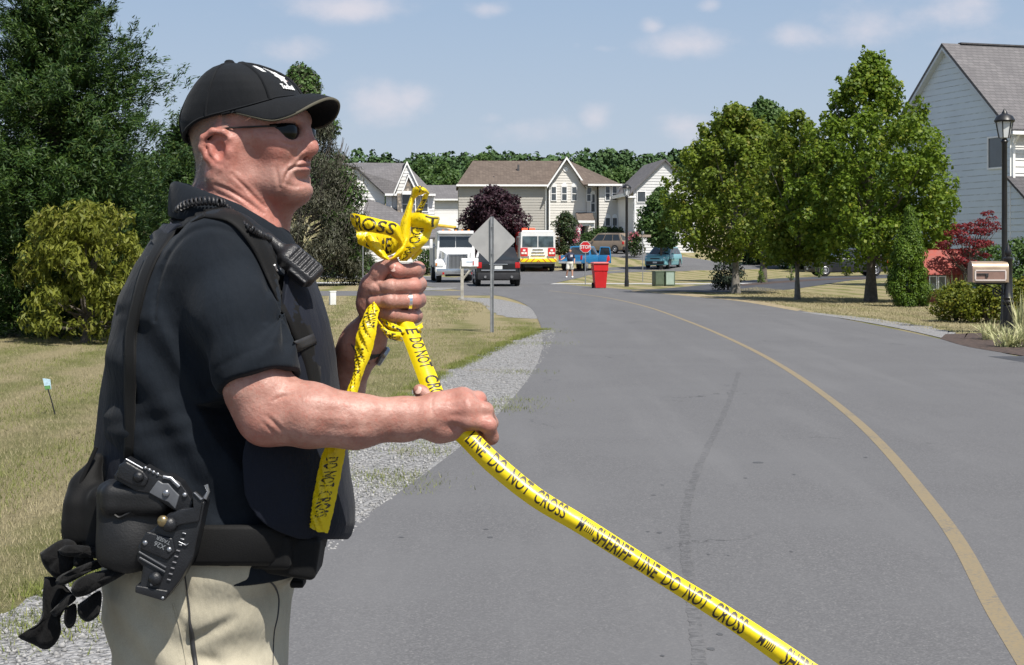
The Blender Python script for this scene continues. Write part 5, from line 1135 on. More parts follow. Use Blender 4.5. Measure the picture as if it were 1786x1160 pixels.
def grow(name, S, lo, hi, res, m, parent, disp=None, it=1):
    V, Q = surface(S, lo, hi, res, disp); V = relax(V, Q, it); return mesh_np(name, V, Q, m, parent, True)
YC = 2.72                                   # the plane of the officer's body
def OP(px, py, dy=0.): return np.array(W(px, py, YC+dy))
MM = YC/F                                   # metres per photo pixel in that plane
# ---- cloth and skin
def m_skin():
    t = NT('sunburnt_skin'); at = t.n('ShaderNodeAttribute'); at.attribute_name = 'tint'; sp = t.n('ShaderNodeSeparateColor'); t.L.new(at.outputs['Color'], sp.inputs[0])
    a = t.noise(28, 5, .6); b = t.noise(160, 4, .65); f = t.noise(420, 2)
    c = t.mix(t.rng(a, .36, .66), (.315, .150, .115), (.415, .228, .182))
    c = t.mix(t.rng(b, .50, .70, 0, .5), c, (.37, .12, .085))
    c = t.mix(sp.outputs[0], c, (.40, .125, .095))                 # red: flushed skin
    c = t.mix(t.math('MULTIPLY', sp.outputs[1], .8), c, (.30, .085, .075))  # green: lips
    c = t.mix(t.math('MULTIPLY', sp.outputs[2], t.rng(f, .35, .6, .45, .95)), c, (.17, .135, .115))   # blue: cropped grey hair and stubble
    nm = t.bump(t.noise(300, 3, .7), .22, .003, t.bump(t.voro(160), .12, .003, t.bump(t.noise(45, 5, .65), .20, .006)))
    t.done(c, t.rng(b, .3, .7, .42, .58), nm, Subsurface_Weight=.05, Subsurface_Radius=(1.0, .35, .2), Subsurface_Scale=.006, **{'Specular_IOR_Level': .45})
    return t.m
M_SKIN = m_skin()
def m_cloth(name, col, weave=900, wr=.35, rough=.85, sheen=.15, fold=18):
    t = NT(name); n = t.noise(7, 5, .6); wv = t.noise(weave, 2, .6)
    c = t.mix(t.rng(n, .3, .7), tuple(v*.82 for v in col), tuple(v*1.15 for v in col)); c = t.mix(t.rng(wv, .35, .7, 0, .35), c, tuple(v*1.7 for v in col))
    nm = t.bump(wv, .25, .002, t.bump(t.noise(fold, 4, .55, t.scaled((1, 1, .45), (0, math.radians(30), 0))), wr*1.6, .014))
    return t.done(c, rough, nm, Sheen_Weight=sheen, Sheen_Roughness=.5, **{'Specular_IOR_Level': .2})
M_POLO = m_cloth('black_pique', (.0050, .0078, .0122), sheen=.04); M_VEST = m_cloth('navy_nylon', (.0062, .0084, .0155), 700, .3, .75, .04); M_WEB = m_cloth('black_webbing', (.0038, .0038, .0040), 500, .1, .7, .03)
M_KHAKI = m_cloth('khaki_twill', (.345, .315, .24), 1100, .55, .85, .05, 12); M_CAP = m_cloth('black_cap_twill', (.0050, .0060, .0078), 1000, .15, .8, .04); M_GLOVE = m_cloth('black_fleece', (.0045, .0044, .0046), 900, .5, .9, .05, 40)
M_LEATH = mat('black_leather', (.0042, .0042, .0047), .58, .25, 30, .10, 300); M_HOLST = mat('black_kydex', (.009, .0098, .012), .42, .15, 40, .15, 400); M_STEEL = mat('worn_steel', (.30, .31, .33), .3, .2, 30, metal=.8); M_BRASS = mat('brass_snap', (.30, .23, .12), .3, .2, 40, metal=.8)
officer = empty('person', (W(350, 440, YC).x, YC, 0), 0, 'police officer in black cap and polo pulling yellow tape', 'person')
OB = np.array(officer.location)
def child(o): # geometry was made in world space
    me = o.data; n = len(me.vertices); co = np.empty(n*3, np.float32); me.vertices.foreach_get('co', co); co = co.reshape(-1, 3)-OB.astype(np.float32); me.vertices.foreach_set('co', co.ravel()); me.update(); return o
# ---- head frame: turned 20 degrees to the camera
HC = OP(430, 230); TH = math.radians(20); HF = np.array([math.cos(TH), -math.sin(TH), 0]); HR = np.array([-math.sin(TH), -math.cos(TH), 0])
def H(u, v, py): return HC+(HF*u+HR*v)*MM+np.array([0, 0, (230-py)*MM])
HM = np.stack([HF, HR, [0, 0, 1]], 1)       # columns u, v, up
def rz_(*r): return np.array(r)*MM
B = SDF()
# skull, face, jaw, neck
B.ell(H(-5, 0, 208), rz_(104, 79, 104), 0, 'u', HM)
B.ell(H(52, 0, 262), rz_(62, 60, 84), .03, 'u', HM)
B.ell(H(60, 0, 232), rz_(56, 62, 50), .02, 'u', HM)
for s in (1, -1):
    B.cone(H(10, s*52, 300), H(92, s*18, 334), .026, .020, .03)
    B.cone(H(0, s*58, 262), H(12, s*52, 312), .022, .024, .03)
    B.ell(H(72, s*36, 262), rz_(34, 26, 30), .022, 'u', HM)        # cheek
    B.ell(H(75, s*36, 316), rz_(26, 20, 26), .02, 'u', HM)         # jowl
B.ell(H(100, 0, 333), rz_(23, 25, 20), .018, 'u', HM)              # chin
B.ell(H(92, 0, 296), rz_(23, 29, 26), .016, 'u', HM)               # muzzle
B.ell(H(107.5, 0, 285), rz_(9, 23, 7.0), .009, 'u', HM)             # upper lip
B.ell(H(108.5, 0, 299.5), rz_(9.5, 21, 7.0), .009, 'u', HM)          # lower lip
B.ell(H(115, 0, 315), rz_(10, 26, 6), .014, 's', HM)               # dip above the chin
B.cone(H(99, 0, 212), H(123, 0, 256), .0100, .0135, .016)          # nose
B.ell(H(123.5, 0, 263), rz_(13.5, 13, 12), .010, 'u', HM)
for s in (1, -1):
    B.ell(H(110, s*14, 270), rz_(13, 9, 9.5), .007, 'u', HM)
    B.ell(H(117, s*7, 279), rz_(6, 4, 4), .004, 's', HM)
    B.ell(H(100, s*31, 230), rz_(18, 19, 13), .014, 's', HM)       # eye socket
    B.ell(H(90, s*31, 231), rz_(14, 15, 11), .006, 'u', HM)        # lids
    B.ell(H(103, s*31, 231), rz_(4, 12, 1.2), .004, 's', HM)
    pass
    B.ell(H(66, s*50, 246), rz_(26, 16, 13), .016, 'u', HM); B.ell(H(46, s*82, 290), rz_(26, 13, 24), .025, 's', HM)
    pass  # fold from nose to jowl
B.cone(H(90, 34, 209), H(90, -34, 209), .014, .014, .016)          # brow
def HE(u, v, py): return H(u+17, v, py+7-(py-228)*.10)
# ears
for s in (1, -1):
    v0 = 76
    B.ell(HE(-22, s*(v0-1), 263), rz_(26, 8, 34), .018, 'u', HM)
    B.chain([HE(-4, s*(v0+2), 262), HE(-2, s*(v0+6), 243), HE(-12, s*(v0+11), 230), HE(-30, s*(v0+15), 228), HE(-47, s*(v0+17), 240), HE(-51, s*(v0+16), 258), HE(-44, s*(v0+12), 277), HE(-31, s*(v0+8), 291), HE(-17, s*(v0+6), 299)], [.0035, .0045, .0055, .0058, .0058, .0055, .005, .005, .0065], .004, .004)
    B.chain([HE(-40, s*(v0+11), 250), HE(-34, s*(v0+10), 268), HE(-22, s*(v0+8), 282)], [.005, .0055, .005], .004, .004)    # antihelix
    B.ell(HE(-19, s*(v0+13), 264), rz_(12, 11, 17), .005, 's', HM)   # concha
    B.chain([HE(-8, s*(v0+13), 243), HE(-24, s*(v0+15), 239), HE(-40, s*(v0+16), 246)], [.003, .004, .003], .004, .004, 's')
    B.ell(HE(-4, s*(v0+5), 268), rz_(6, 6, 9), .006, 'u', HM)        # tragus
# neck: leans forward, fleshy below the jaw
B.cone(H(-18, 0, 290), OP(400, 410), .068, .078, .03)
B.cone(H(18, 0, 318), OP(440, 402), .056, .056, .03)
B.cone(H(66, 0, 336), OP(452, 392), .030, .040, .03)
B.chain([H(-18, 70, 312), OP(430, 352, -.062), OP(470, 400, -.052)], [.013, .014, .012], .02, .01)     # neck muscle
for k, (a, b, c) in enumerate([((362, 330, -.058), (405, 348, -.072), (450, 385, -.06)), ((372, 316, -.062), (412, 336, -.074), (455, 372, -.062))]):
    pass
# trunk hidden under the clothes keeps the figure one piece
B.cone(OP(385, 455), OP(385, 640), .105, .11, .05); B.cone(OP(385, 640), OP(385, 900), .11, .10, .05)
B.cone(OP(392, 440, .0), OP(392, 450, -.16), .075, .06, .04); B.cone(OP(392, 440, .0), OP(400, 450, .16), .075, .06, .04)
# right arm (towards the camera)
def RP(px, py, Y): return np.array(W(px, py, Y))
B.chain([RP(392, 452, 2.545), RP(425, 590, 2.505), RP(452, 680, 2.485), RP(466, 718, 2.485)], [.056, .053, .0495, .046], .03, .03)
B.ell(RP(463, 735, 2.47), (.034, .036, .034), .025)                                              # elbow
B.ell(RP(452, 752, 2.462), (.014, .014, .013), .014)
B.chain([RP(474, 716, 2.485), RP(540, 724, 2.470), RP(620, 735, 2.478), RP(705, 731, 2.495), RP(752, 725, 2.505)], [.048, .0465, .0385, .0300, .0275], .025, .03)
B.chain([RP(505, 694, 2.475), RP(570, 716, 2.455), RP(650, 722, 2.47), RP(720, 718, 2.485)], [.020, .019, .014, .010], .02, .02)
# right hand: back towards the camera, fingers over the tape
B.rbox(RP(788, 722, 2.515), (.040, .019, .040), .018, .022, 'u', Matrix.Rotation(math.radians(-12), 3, 'Y'))
B.ell(RP(768, 744, 2.512), (.030, .019, .022), .02)
for pts, rs in (
    ([(806, 694, 2.512), (834, 696, 2.530), (844, 712, 2.560), (830, 722, 2.575)], [.0135, .0125, .0105, .0095]),
    ([(815, 708, 2.502), (846, 716, 2.508), (856, 738, 2.535), (842, 748, 2.560)], [.0145, .0130, .0115, .010]),
    ([(814, 730, 2.500), (852, 741, 2.498), (857, 763, 2.515), (843, 771, 2.540)], [.0145, .0125, .0112, .010]),
    ([(800, 750, 2.505), (828, 762, 2.520), (832, 776, 2.545), (820, 776, 2.560)], [.013, .0115, .0100, .009])):
    B.chain([RP(*p) for p in pts], rs, .007, .006)
for p in ((815, 700, 2.499), (820, 716, 2.490), (820, 736, 2.488)): B.ell(RP(*p), (.012, .009, .011), .012)
B.chain([RP(762, 712, 2.535), RP(752, 698, 2.560), RP(741, 688, 2.562), RP(731, 681, 2.558)], [.017, .0135, .0120, .0105], .014, .008)
# tendons
for a, b in (((765, 708, 2.493), (812, 702, 2.490)), ((766, 718, 2.489), (815, 716, 2.485)), ((766, 728, 2.490), (815, 735, 2.485))): B.cone(RP(*a), RP(*b), .004, .005, .012)
# left arm, mostly hidden; its fist comes up beside the tape
B.chain([RP(405, 455, 2.905), RP(470, 640, 2.955), RP(525, 768, 2.900)], [.060, .056, .047], .03, .03)
B.chain([RP(525, 768, 2.900), RP(585, 680, 2.810), RP(632, 600, 2.725), RP(652, 566, 2.700)], [.047, .046, .034, .030], .025, .03)
FZ = .96
B.ell(RP(668, 520, 2.700), (.034, .026, .056), .02)
B.ell(RP(646, 522, 2.668), (.022, .022, .046), .018)                                               # ball of the thumb
B.chain([RP(643, 530, 2.665), RP(648, 498, 2.650), RP(662, 474, 2.640), RP(684, 458, 2.632)], [.020, .0165, .0140, .0118], .012, .01)
for pts, rs in (
    ([(704, 478, 2.735), (728, 470, 2.690), (722, 472, 2.650), (694, 472, 2.630), (686, 468, 2.628)], [.0138, .0136, .0128, .0120, .0105]),
    ([(700, 500, 2.735), (730, 496, 2.690), (722, 499, 2.645), (682, 500, 2.622), (655, 505, 2.636)], [.0140, .0138, .0130, .0124, .0112]),
    ([(698, 526, 2.735), (729, 523, 2.690), (722, 525, 2.645), (680, 525, 2.622), (652, 527, 2.636)], [.0140, .0138, .0130, .0124, .0112]),
    ([(694, 548, 2.735), (724, 551, 2.695), (716, 552, 2.652), (684, 549, 2.632), (664, 547, 2.640)], [.0130, .0126, .0120, .0114, .0105])):
    B.chain([RP(*p) for p in pts], rs, .0035, .005)
body_V, body_Q = surface(B, (-.66, 2.40, 1.02), (0.0, 3.08, 1.80), .002)
body_V = relax(body_V, body_Q, 2, .4)
def creases(V, Q, L):
    """press fine folds into the skin: polylines (photo rows), width px, depth mm"""
    fn = np.cross(V[Q[:, 2]]-V[Q[:, 0]], V[Q[:, 3]]-V[Q[:, 1]]); N_ = np.zeros_like(V)
    for k in range(4):
        for c in range(3): N_[:, c] += np.bincount(Q[:, k], weights=fn[:, c], minlength=len(V))
    N_ /= np.maximum(np.linalg.norm(N_, axis=1), 1e-12)[:, None]
    X = np.stack([CX+F*V[:, 0]/V[:, 1], HZ-F*(V[:, 2]-CAMH)/V[:, 1]], 1); face = np.clip(-N_[:, 1]*2.5+.2, 0, 1); D = np.zeros(len(V))
    for pts, wd, am in L:
        p = catmull(np.array(pts, float), 24); best = np.full(len(V), 1e9); tt = np.zeros(len(V)); near = (X[:, 0] > p[:, 0].min()-15) & (X[:, 0] < p[:, 0].max()+15) & (X[:, 1] > p[:, 1].min()-15) & (X[:, 1] < p[:, 1].max()+15) & (V[:, 1] < 2.78)
        I = np.argwhere(near)[:, 0]
        d = np.linalg.norm(X[I][:, None]-p[None], axis=2); j = d.argmin(1); dm = d[np.arange(len(I)), j]; fade = np.sin(PI*np.clip(j/23*.9+.05, 0, 1))**.5
        D[I] += am*.001*fade*(np.exp(-(dm/wd)**2)-.45*np.exp(-((dm-2.4*wd)/(1.4*wd))**2))
    return V-N_*(D*face)[:, None]
body_V = creases(body_V, body_Q, [
    ([(534, 270), (524, 279), (512, 291), (505, 301)], 2.6, 2.4), ([(504, 297), (499, 306), (495, 319)], 2.4, 2.2), ([(503, 297), (511, 292.5), (524, 290.5), (537, 290), (545, 290)], 2.1, 3.6), ([(481, 292), (485, 311), (487, 328)], 3.0, 1.6),
    ([(488, 246), (503, 252), (519, 252)], 2.4, 1.2), ([(466, 229), (478, 231), (489, 234)], 1.8, .8), ([(466, 238), (477, 238), (487, 239)], 1.8, .7), ([(496, 320), (516, 325), (538, 319)], 3.2, 1.6),
    ([(376, 322), (400, 332), (428, 350), (458, 372)], 2.6, 2.2), ([(404, 304), (425, 324), (446, 346), (462, 362)], 2.6, 2.0), ([(380, 338), (410, 352), (436, 372)], 2.4, 1.2), ([(470, 345), (478, 365), (480, 388)], 4, 1.4),
    ([(466, 726), (478, 738), (492, 751)], 3.4, 1.5), ([(460, 738), (470, 748), (480, 756)], 3.0, 1.0), ([(478, 699), (492, 692), (506, 689)], 3.2, 1.6), ([(560, 742), (600, 748), (650, 742)], 6, .7), ([(520, 706), (560, 716), (610, 716)], 7, .7),
    ([(691, 489), (692, 500), (690, 511)], 2.2, 1.0), ([(689, 515), (690, 526), (688, 537)], 2.2, 1.0), ([(690, 541), (692, 550), (690, 559)], 2.2, .9), ([(668, 460), (676, 468), (682, 478)], 2.2, 1.0), ([(652, 490), (660, 500), (664, 512)], 2.4, 1.2), ([(756, 690), (752, 705), (752, 722)], 3, 1.0)])
body = mesh_np('body', body_V, body_Q, M_SKIN, officer, True)
def tint(o):
    n = len(body_V); col = np.zeros((n, 4), np.float32); col[:, 3] = 1; P = body_V
    def blob(ch, c, r, a):
        d = np.linalg.norm((P-c)/r, axis=1); col[:, ch] = np.maximum(col[:, ch], a*np.exp(-d*d))
    q = (P-HC)@HM/MM; u, v, py = q[:, 0], q[:, 1], 230-q[:, 2]
    for s in (1, -1):
        blob(0, HE(-25, s*85, 262), .042, .8); blob(0, H(78, s*45, 262), .034, .65)
    blob(0, H(125, 0, 264), .022, .75); blob(0, OP(440, 375, -.05), .07, .6); blob(0, H(100, 10, 330), .03, .3)
    blob(0, RP(455, 745, 2.46), .035, .6); blob(0, RP(790, 715, 2.5), .04, .25)
    for p in ((850, 742, 2.49), (840, 700, 2.52), (722, 500, 2.64), (722, 525, 2.64), (690, 470, 2.62), (718, 552, 2.65)): blob(0, RP(*p), .014, .7)
    lip = np.exp(-((py-293)/9.5)**2)*np.exp(-(v/22)**4)*(u > 104); col[:, 1] = np.maximum(col[:, 1], lip*.75)
    hair = np.clip((-u-6-(py-262)*.10)/16, 0, 1)*np.clip((336-py)/20, 0, 1)*(py < 340)*(np.abs(v) < 90)
    side = np.clip((16-u)/14, 0, 1)*np.clip((236-py)/12, 0, 1)
    hair = np.maximum(hair*(~((np.abs(v) > 74) & (u > -42) & (py > 228) & (py < 312))), side*(py < 240)*(u < 24)*(~((np.abs(v) > 79) & (u < -2))))
    beard = .28*np.clip((u-30)/40, 0, 1)*np.clip((py-282)/14, 0, 1)*(py < 352)
    hd = (py < 345) & (np.linalg.norm(P-HC, axis=1) < .2)
    col[:, 2] = np.where(hd, np.maximum(hair*.9, beard), 0)
    a = o.data.color_attributes.new('tint', 'FLOAT_COLOR', 'POINT'); a.data.foreach_set('color', col.ravel())
tint(body); child(body)
# ---- cropped hair: short stiff hairs at the nape and temple
def crop():
    q = (body_V-HC)@HM/MM; u, v, py = q[:, 0], q[:, 1], 230-q[:, 2]
    ok = (np.abs(v) < 82) & (py > 200) & (py < 328) & (u < -28) & ~((np.abs(v) > 70) & (u > -42) & (py > 228) & (py < 312)) | ((u < 14) & (u > -40) & (py > 205) & (py < 238) & (np.abs(v) < 80))
    I = np.argwhere(ok)[:, 0]; I = rng.choice(I, 9000); P = body_V[I]+rng.normal(0, .0008, (9000, 3)); n = (P-(HC+np.array([0, 0, -.01]))); n /= np.linalg.norm(n, axis=1)[:, None]
    d = n*.55+np.array([0, 0, -.6])+HF*-.25+rng.normal(0, .2, n.shape); d /= np.linalg.norm(d, axis=1)[:, None]; s = np.cross(d, n); s /= np.linalg.norm(s, axis=1)[:, None]
    L = rng.uniform(.0015, .0032, (9000, 1)); V = np.stack([P-s*.00022, P+s*.00022, P+d*L+n*.001], 1).reshape(-1, 3)
    child(mesh_np('hair', V, np.arange(27000).reshape(-1, 3), mat('grey_hair', (.19, .165, .145), .6, .4, 300), officer))
crop()
# ---- cap
CAPT = [(252, 323, 545, 84), (230, 316, 542, 87), (215, 313, 540, 89), (200, 315, 537, 89), (185, 321, 533, 88.5), (165, 332, 523, 86.5), (150, 343, 512, 83), (138, 354, 499, 77), (128, 365, 482, 68), (120, 376, 463, 55), (114.5, 386, 446, 38), (111.5, 394, 432, 20), (110.5, 403, 420, 2)]
CAPA = np.array(CAPT)[::-1]
def cap_pt(phi, py, off=0.):
    b = np.interp(py, CAPA[:, 0], CAPA[:, 1]); f = np.interp(py, CAPA[:, 0], CAPA[:, 2]); hv = np.interp(py, CAPA[:, 0], CAPA[:, 3])
    uc = ((b+f)/2-430)/math.cos(TH); au = (f-b)/2/.985
    c, s = math.cos(phi), math.sin(phi); e = .90
    return H(uc+(au+off)*math.copysign(abs(c)**e, c), (hv+off)*math.copysign(abs(s)**e, s), py)
def rim_py(phi):
    a = abs(phi)/PI; return float(np.interp(a, [0, .18, .36, .48, .6, .75, .9, 1], [172, 180, 196, 206, 216, 234, 248, 251]))
def cap():
    n = 96; m = 34; V = []
    for j in range(m):
        t = j/(m-1)
        for i in range(n):
            phi = 2*PI*i/n-PI; r = rim_py(phi); py = r+(110.5-r)*(1-(1-t)**1.35)
            V.append(cap_pt(phi, py, .6*math.sin(phi*6+t*9)*t*(1-t)+1.2*math.exp(-((t-.25)/.12)**2)*math.sin(phi*4+1)*(abs(phi) > 1.2)))
    Q = [(j*n+i, (j+1)*n+i, (j+1)*n+(i+1) % n, j*n+(i+1) % n) for j in range(m-1) for i in range(n)]
    c = child(mesh_np('cap', V, Q, M_CAP, officer, True)); md = c.modifiers.new('thickness', 'SOLIDIFY'); md.thickness = .003; md.offset = -1
    # seams
    sm = MB()
    for k in range(6):
        phi = -PI+PI/6+k*PI/3+.18; pts = []
        for t in np.linspace(0.02, 1, 16): r = rim_py(phi); pts.append(cap_pt(phi, r+(110.5-r)*(1-(1-t)**1.35), .9))
        sm.tube(pts, .0022 if k not in (1, 2, 3) else .0036, 6)
    sm.tube([cap_pt(p, rim_py(p)-3, .5) for p in np.linspace(-PI, PI, 60)], .0018, 5)
    o = child(sm.build('seams', M_CAP, c, 60)); o.matrix_parent_inverse = Matrix()
    b = child(MB().lathe([(.009, -.001), (.009, .002), (.006, .005), (.001, .006)], tuple(OP(400, 110)), 14).build('button', M_CAP, c, 60))
    # peak: strongly arched
    E = np.array([(0, 167, 178), (20, 165.5, 180), (38, 160, 186), (54, 150, 195), (66, 136, 206), (75, 117, 215), (81, 94, 219.5), (85, 62, 213), (86, 34, 206), (84, 14, 201)], float)
    e1 = catmull(E[:, :], 40); e1[0] = E[0]; outer = np.vstack([e1[::-1]*np.array([-1, 1, 1]), e1[1:]])
    n = len(outer); m = 12; V = []; 
    for i in range(n):
        v, u, py = outer[i]; a = (i/(n-1)*2-1)*PI*.485; pa = cap_pt(-a if False else a*1.0, rim_py(a)+1, .5)
        # attachment seen in head coordinates
        q = (pa-HC)@HM/MM; ua, va, pya = q[0], q[1], 230-q[2]
        for j in range(m):
            t = j/(m-1); bulge = 5.0*math.sin(PI*t)*math.cos(a)
            V.append(H(ua+(u-ua)*t, va+(v-va)*t, pya+(py-pya)*t**1.15-bulge))
    Q = [(i*m+j, (i+1)*m+j, (i+1)*m+j+1, i*m+j+1) for i in range(n-1) for j in range(m-1)]
    p = child(mesh_np('peak', V, Q, M_CAP, c, True)); md = p.modifiers.new('thickness', 'SOLIDIFY'); md.thickness = .0045; md.offset = 0
    ed = MB().tube([V[i*m+m-1] for i in range(n)], .0026, 6); child(ed.build('edge_binding', mat('olive_binding', (.075, .068, .045), .8), p, 60))
    for r_ in (.28, .46, .64, .82):
        mb = MB().tube([np.array(V[i*m+int(r_*(m-1))])+np.array([0, 0, .0021]) for i in range(2, n-2)], .0006, 4); child(mb.build('stitching', M_CAP, p, 60))
    # embroidered badge and letters on the front panels (white thread)
    M_THR = mat('white_thread', (.72, .72, .70), .7, .1, 200, .4, 900)
    def stitch(name, V2, Fs, phi0, py0, par):
        """x along phi (mm), y up the crown (mm)"""
        P = []
        for x, y_, *_ in V2:
            py = py0-y_; hv = 100.0; phi = phi0-x/hv; P.append(cap_pt(phi, py, 2.3))
        mb = MB().add(P, Fs); o = child(mb.build(name, M_THR, par, fix=False)); md = o.modifiers.new('thickness', 'SOLIDIFY'); md.thickness = .0012; md.offset = 0
    ph = .10
    V2, Fs = text_mesh('EP', 15, bold=.9); stitch('lettering', V2 if len(V2) else [], Fs, ph+.33, 126, c)
    V2, Fs = text_mesh('Tactical', 11.5, bold=.45); stitch('lettering', V2, Fs, ph+.06, 157, c)
    star = []
    for k in range(16):
        a = 2*PI*k/16; r_ = 17 if k % 4 == 0 else (9 if k % 2 else 12.5); star.append((r_*math.sin(a), r_*math.cos(a), 0))
    stitch('badge', star+[(0, 0, 0)], [(k, (k+1) % 16, 16) for k in range(16)], ph+.02, 138, c)
cap()
# ---- sunglasses
def glasses():
    e = empty('sunglasses_tmp')
    bpy.data.objects.remove(e)
    fr = MB()
    for s in (1, -1):
        fr.tube([H(-28, s*83, 247), H(-6, s*88, 234), H(10, s*84, 230), H(60, s*72, 228), H(92, s*60, 227)], [.0028, .0026, .0016, .0016, .0018], 6)
    fr.tube([H(118, 13, 228), H(121, 0, 225), H(118, -13, 228)], .0015, 6)
    f = child(fr.build('sunglasses', mat('dark_metal_frame', (.03, .028, .025), .35, .1, 30, metal=.6), officer, 60))
    ML = mat('dark_lens', (.004, .0045, .005), .12, .1, spec=.25)
    for s in (1, -1):
        V = []; n = 12; m = 10
        for i in range(n):
            for j in range(m):
                a = i/(n-1)*2-1; b = j/(m-1)*2-1; x = a*math.sqrt(1-b*b*.45); y_ = b*math.sqrt(1-a*a*.35)
                V.append(H(114-9*(a*s*s+.35)**2-3*b*b-(a > 0)*15*a*a, s*(38+25*a), 236+15*y_))
        Q = [(i*m+j, (i+1)*m+j, (i+1)*m+j+1, i*m+j+1) for i in range(n-1) for j in range(m-1)]
        o = child(mesh_np('lens', V, Q, ML, f, True)); md = o.modifiers.new('t', 'SOLIDIFY'); md.thickness = .002
glasses()
# ---- polo shirt
def loft_fn(T, ycen=0., sq=2.2):
    T = np.array(sorted(T), float); T[:, 0] = CAMH-(T[:, 0]-HZ)*MM          # rows by height
    T = T[np.argsort(T[:, 0])]
    def fn(P):
        z = P[:, 2]; b = (np.interp(z, T[:, 0], T[:, 1])-CX)*MM; f = (np.interp(z, T[:, 0], T[:, 2])-CX)*MM; hw = np.interp(z, T[:, 0], T[:, 3])*MM
        a = (f-b)/2; c = (f+b)/2; x = np.abs(P[:, 0]-c)/a; y = np.abs(P[:, 1]-YC-ycen)/hw
        r = (x**sq+y**sq)**(1/sq); d = (r-1)*np.minimum(a, hw)
        return np.maximum(d, np.maximum(z-T[-1, 0], T[0, 0]-z))
    return fn
TORSO = [(388, 308, 486, 70), (402, 296, 494, 105), (418, 278, 500, 150), (436, 262, 506, 182), (460, 246, 514, 200), (500, 226, 528, 210), (550, 209, 544, 214), (620, 196, 558, 212), (700, 192, 568, 208), (780, 194, 576, 206), (860, 205, 578, 202), (930, 222, 566, 198), (985, 228, 548, 192)]
S = SDF(); tc_ = OP(385, 690); S.add(loft_fn(TORSO), tc_, .42, 0)
S.cone(OP(390, 425, -.02), OP(395, 452, -.165), .070, .066, .05); S.cone(OP(390, 425, .02), OP(402, 455, .165), .070, .066, .05)
S.chain([RP(385, 450, 2.56), RP(410, 545, 2.515), RP(446, 640, 2.487), RP(462, 682, 2.482)], [.076, .0705, .0625, .0605], .035, .03)
S.chain([RP(405, 455, 2.89), RP(450, 560, 2.93), RP(480, 645, 2.95)], [.075, .072, .068], .035, .03)
ax = RP(446, 640, 2.487)-RP(410, 545, 2.515); ax /= np.linalg.norm(ax)
S2 = SDF()
def cuff_cut(P):          # everything beyond the cuff, near the sleeve only
    q = P-RP(455, 668, 2.487); n_ = ax+np.array([-.16, 0, .10]); n_ /= np.linalg.norm(n_); d = q@n_; ra = np.linalg.norm(q-np.outer(q@ax, ax), axis=1)
    return np.maximum(-d, np.maximum(ra-.115, (P[:, 1]-2.60)))
S.add(cuff_cut, RP(455, 700, 2.487), .2, .003, 's')
def hollow(P):            # opening of the sleeve
    q = P-RP(455, 668, 2.487); t = q@ax; ra = np.linalg.norm(q-np.outer(t, ax), axis=1); return np.maximum(ra-.0535, -(t+.025))
S.add(hollow, RP(455, 678, 2.487), .12, .003, 's')
S.add(lambda P: np.maximum(np.linalg.norm((P-OP(438, 392))*np.array([1, 1.1, .0]), axis=1)-.074, OP(0, 418)[2]-P[:, 2]), OP(438, 392), .12, .006, 's')
def polo_disp(P):
    x, y, z = P[:, 0], P[:, 1], P[:, 2]; d = np.zeros(len(P))
    near = np.clip((2.70-y)/.08, 0, 1)
    # sleeve: seam at the shoulder, hem band, long folds hanging from the shoulder
    q = P-RP(455, 668, 2.487); t = q@ax; ra = np.linalg.norm(q-np.outer(t, ax), axis=1); sl = np.clip((.115-ra)/.02, 0, 1)*np.clip((t+.24)/.05, 0, 1)*(y < 2.62)
    d -= sl*.0016*np.exp(-((t+.034)/.0045)**2)*-1
    an = np.arctan2(q[:, 1], q[:, 0]-q[:, 2]*.3)
    d += sl*.0050*np.sin(an*5.0+t*18+1.0+1.2*np.sin(t*30))*np.clip((t+.2)/.1, 0, 1)*np.clip((-t)/.03, .25, 1)
    # arm-hole seam
    S0 = RP(372, 428, 2.58); rr = np.sqrt(((x-S0[0]-.012)/.85)**2+((z-S0[2]+.10)/1.15)**2); d += near*.0040*np.exp(-((rr-.112)/.0045)**2)*(z > RP(0, 560, 2.55)[2])
    # side of the body: oblique drag folds at the back of the arm and waist
    side = np.clip((z-1.02)/.05, 0, 1)*np.clip((1.44-z)/.06, 0, 1)*(1-sl)*near
    d += side*(.0040*np.sin((z*1.0+x*.75)*52+1.6*np.sin(x*23))*np.clip((-.36-x)/.1, 0, 1)+.0008*np.sin((z-x*.35)*110+3*np.sin(z*31)))
    return d
grow_V, grow_Q = surface(S, (-.72, 2.37, .92), (-.28, 3.04, 1.60), .0028, polo_disp)
grow_V = relax(grow_V, grow_Q, 2, .5)
child(mesh_np('polo_shirt', grow_V, grow_Q, M_POLO, officer, True))
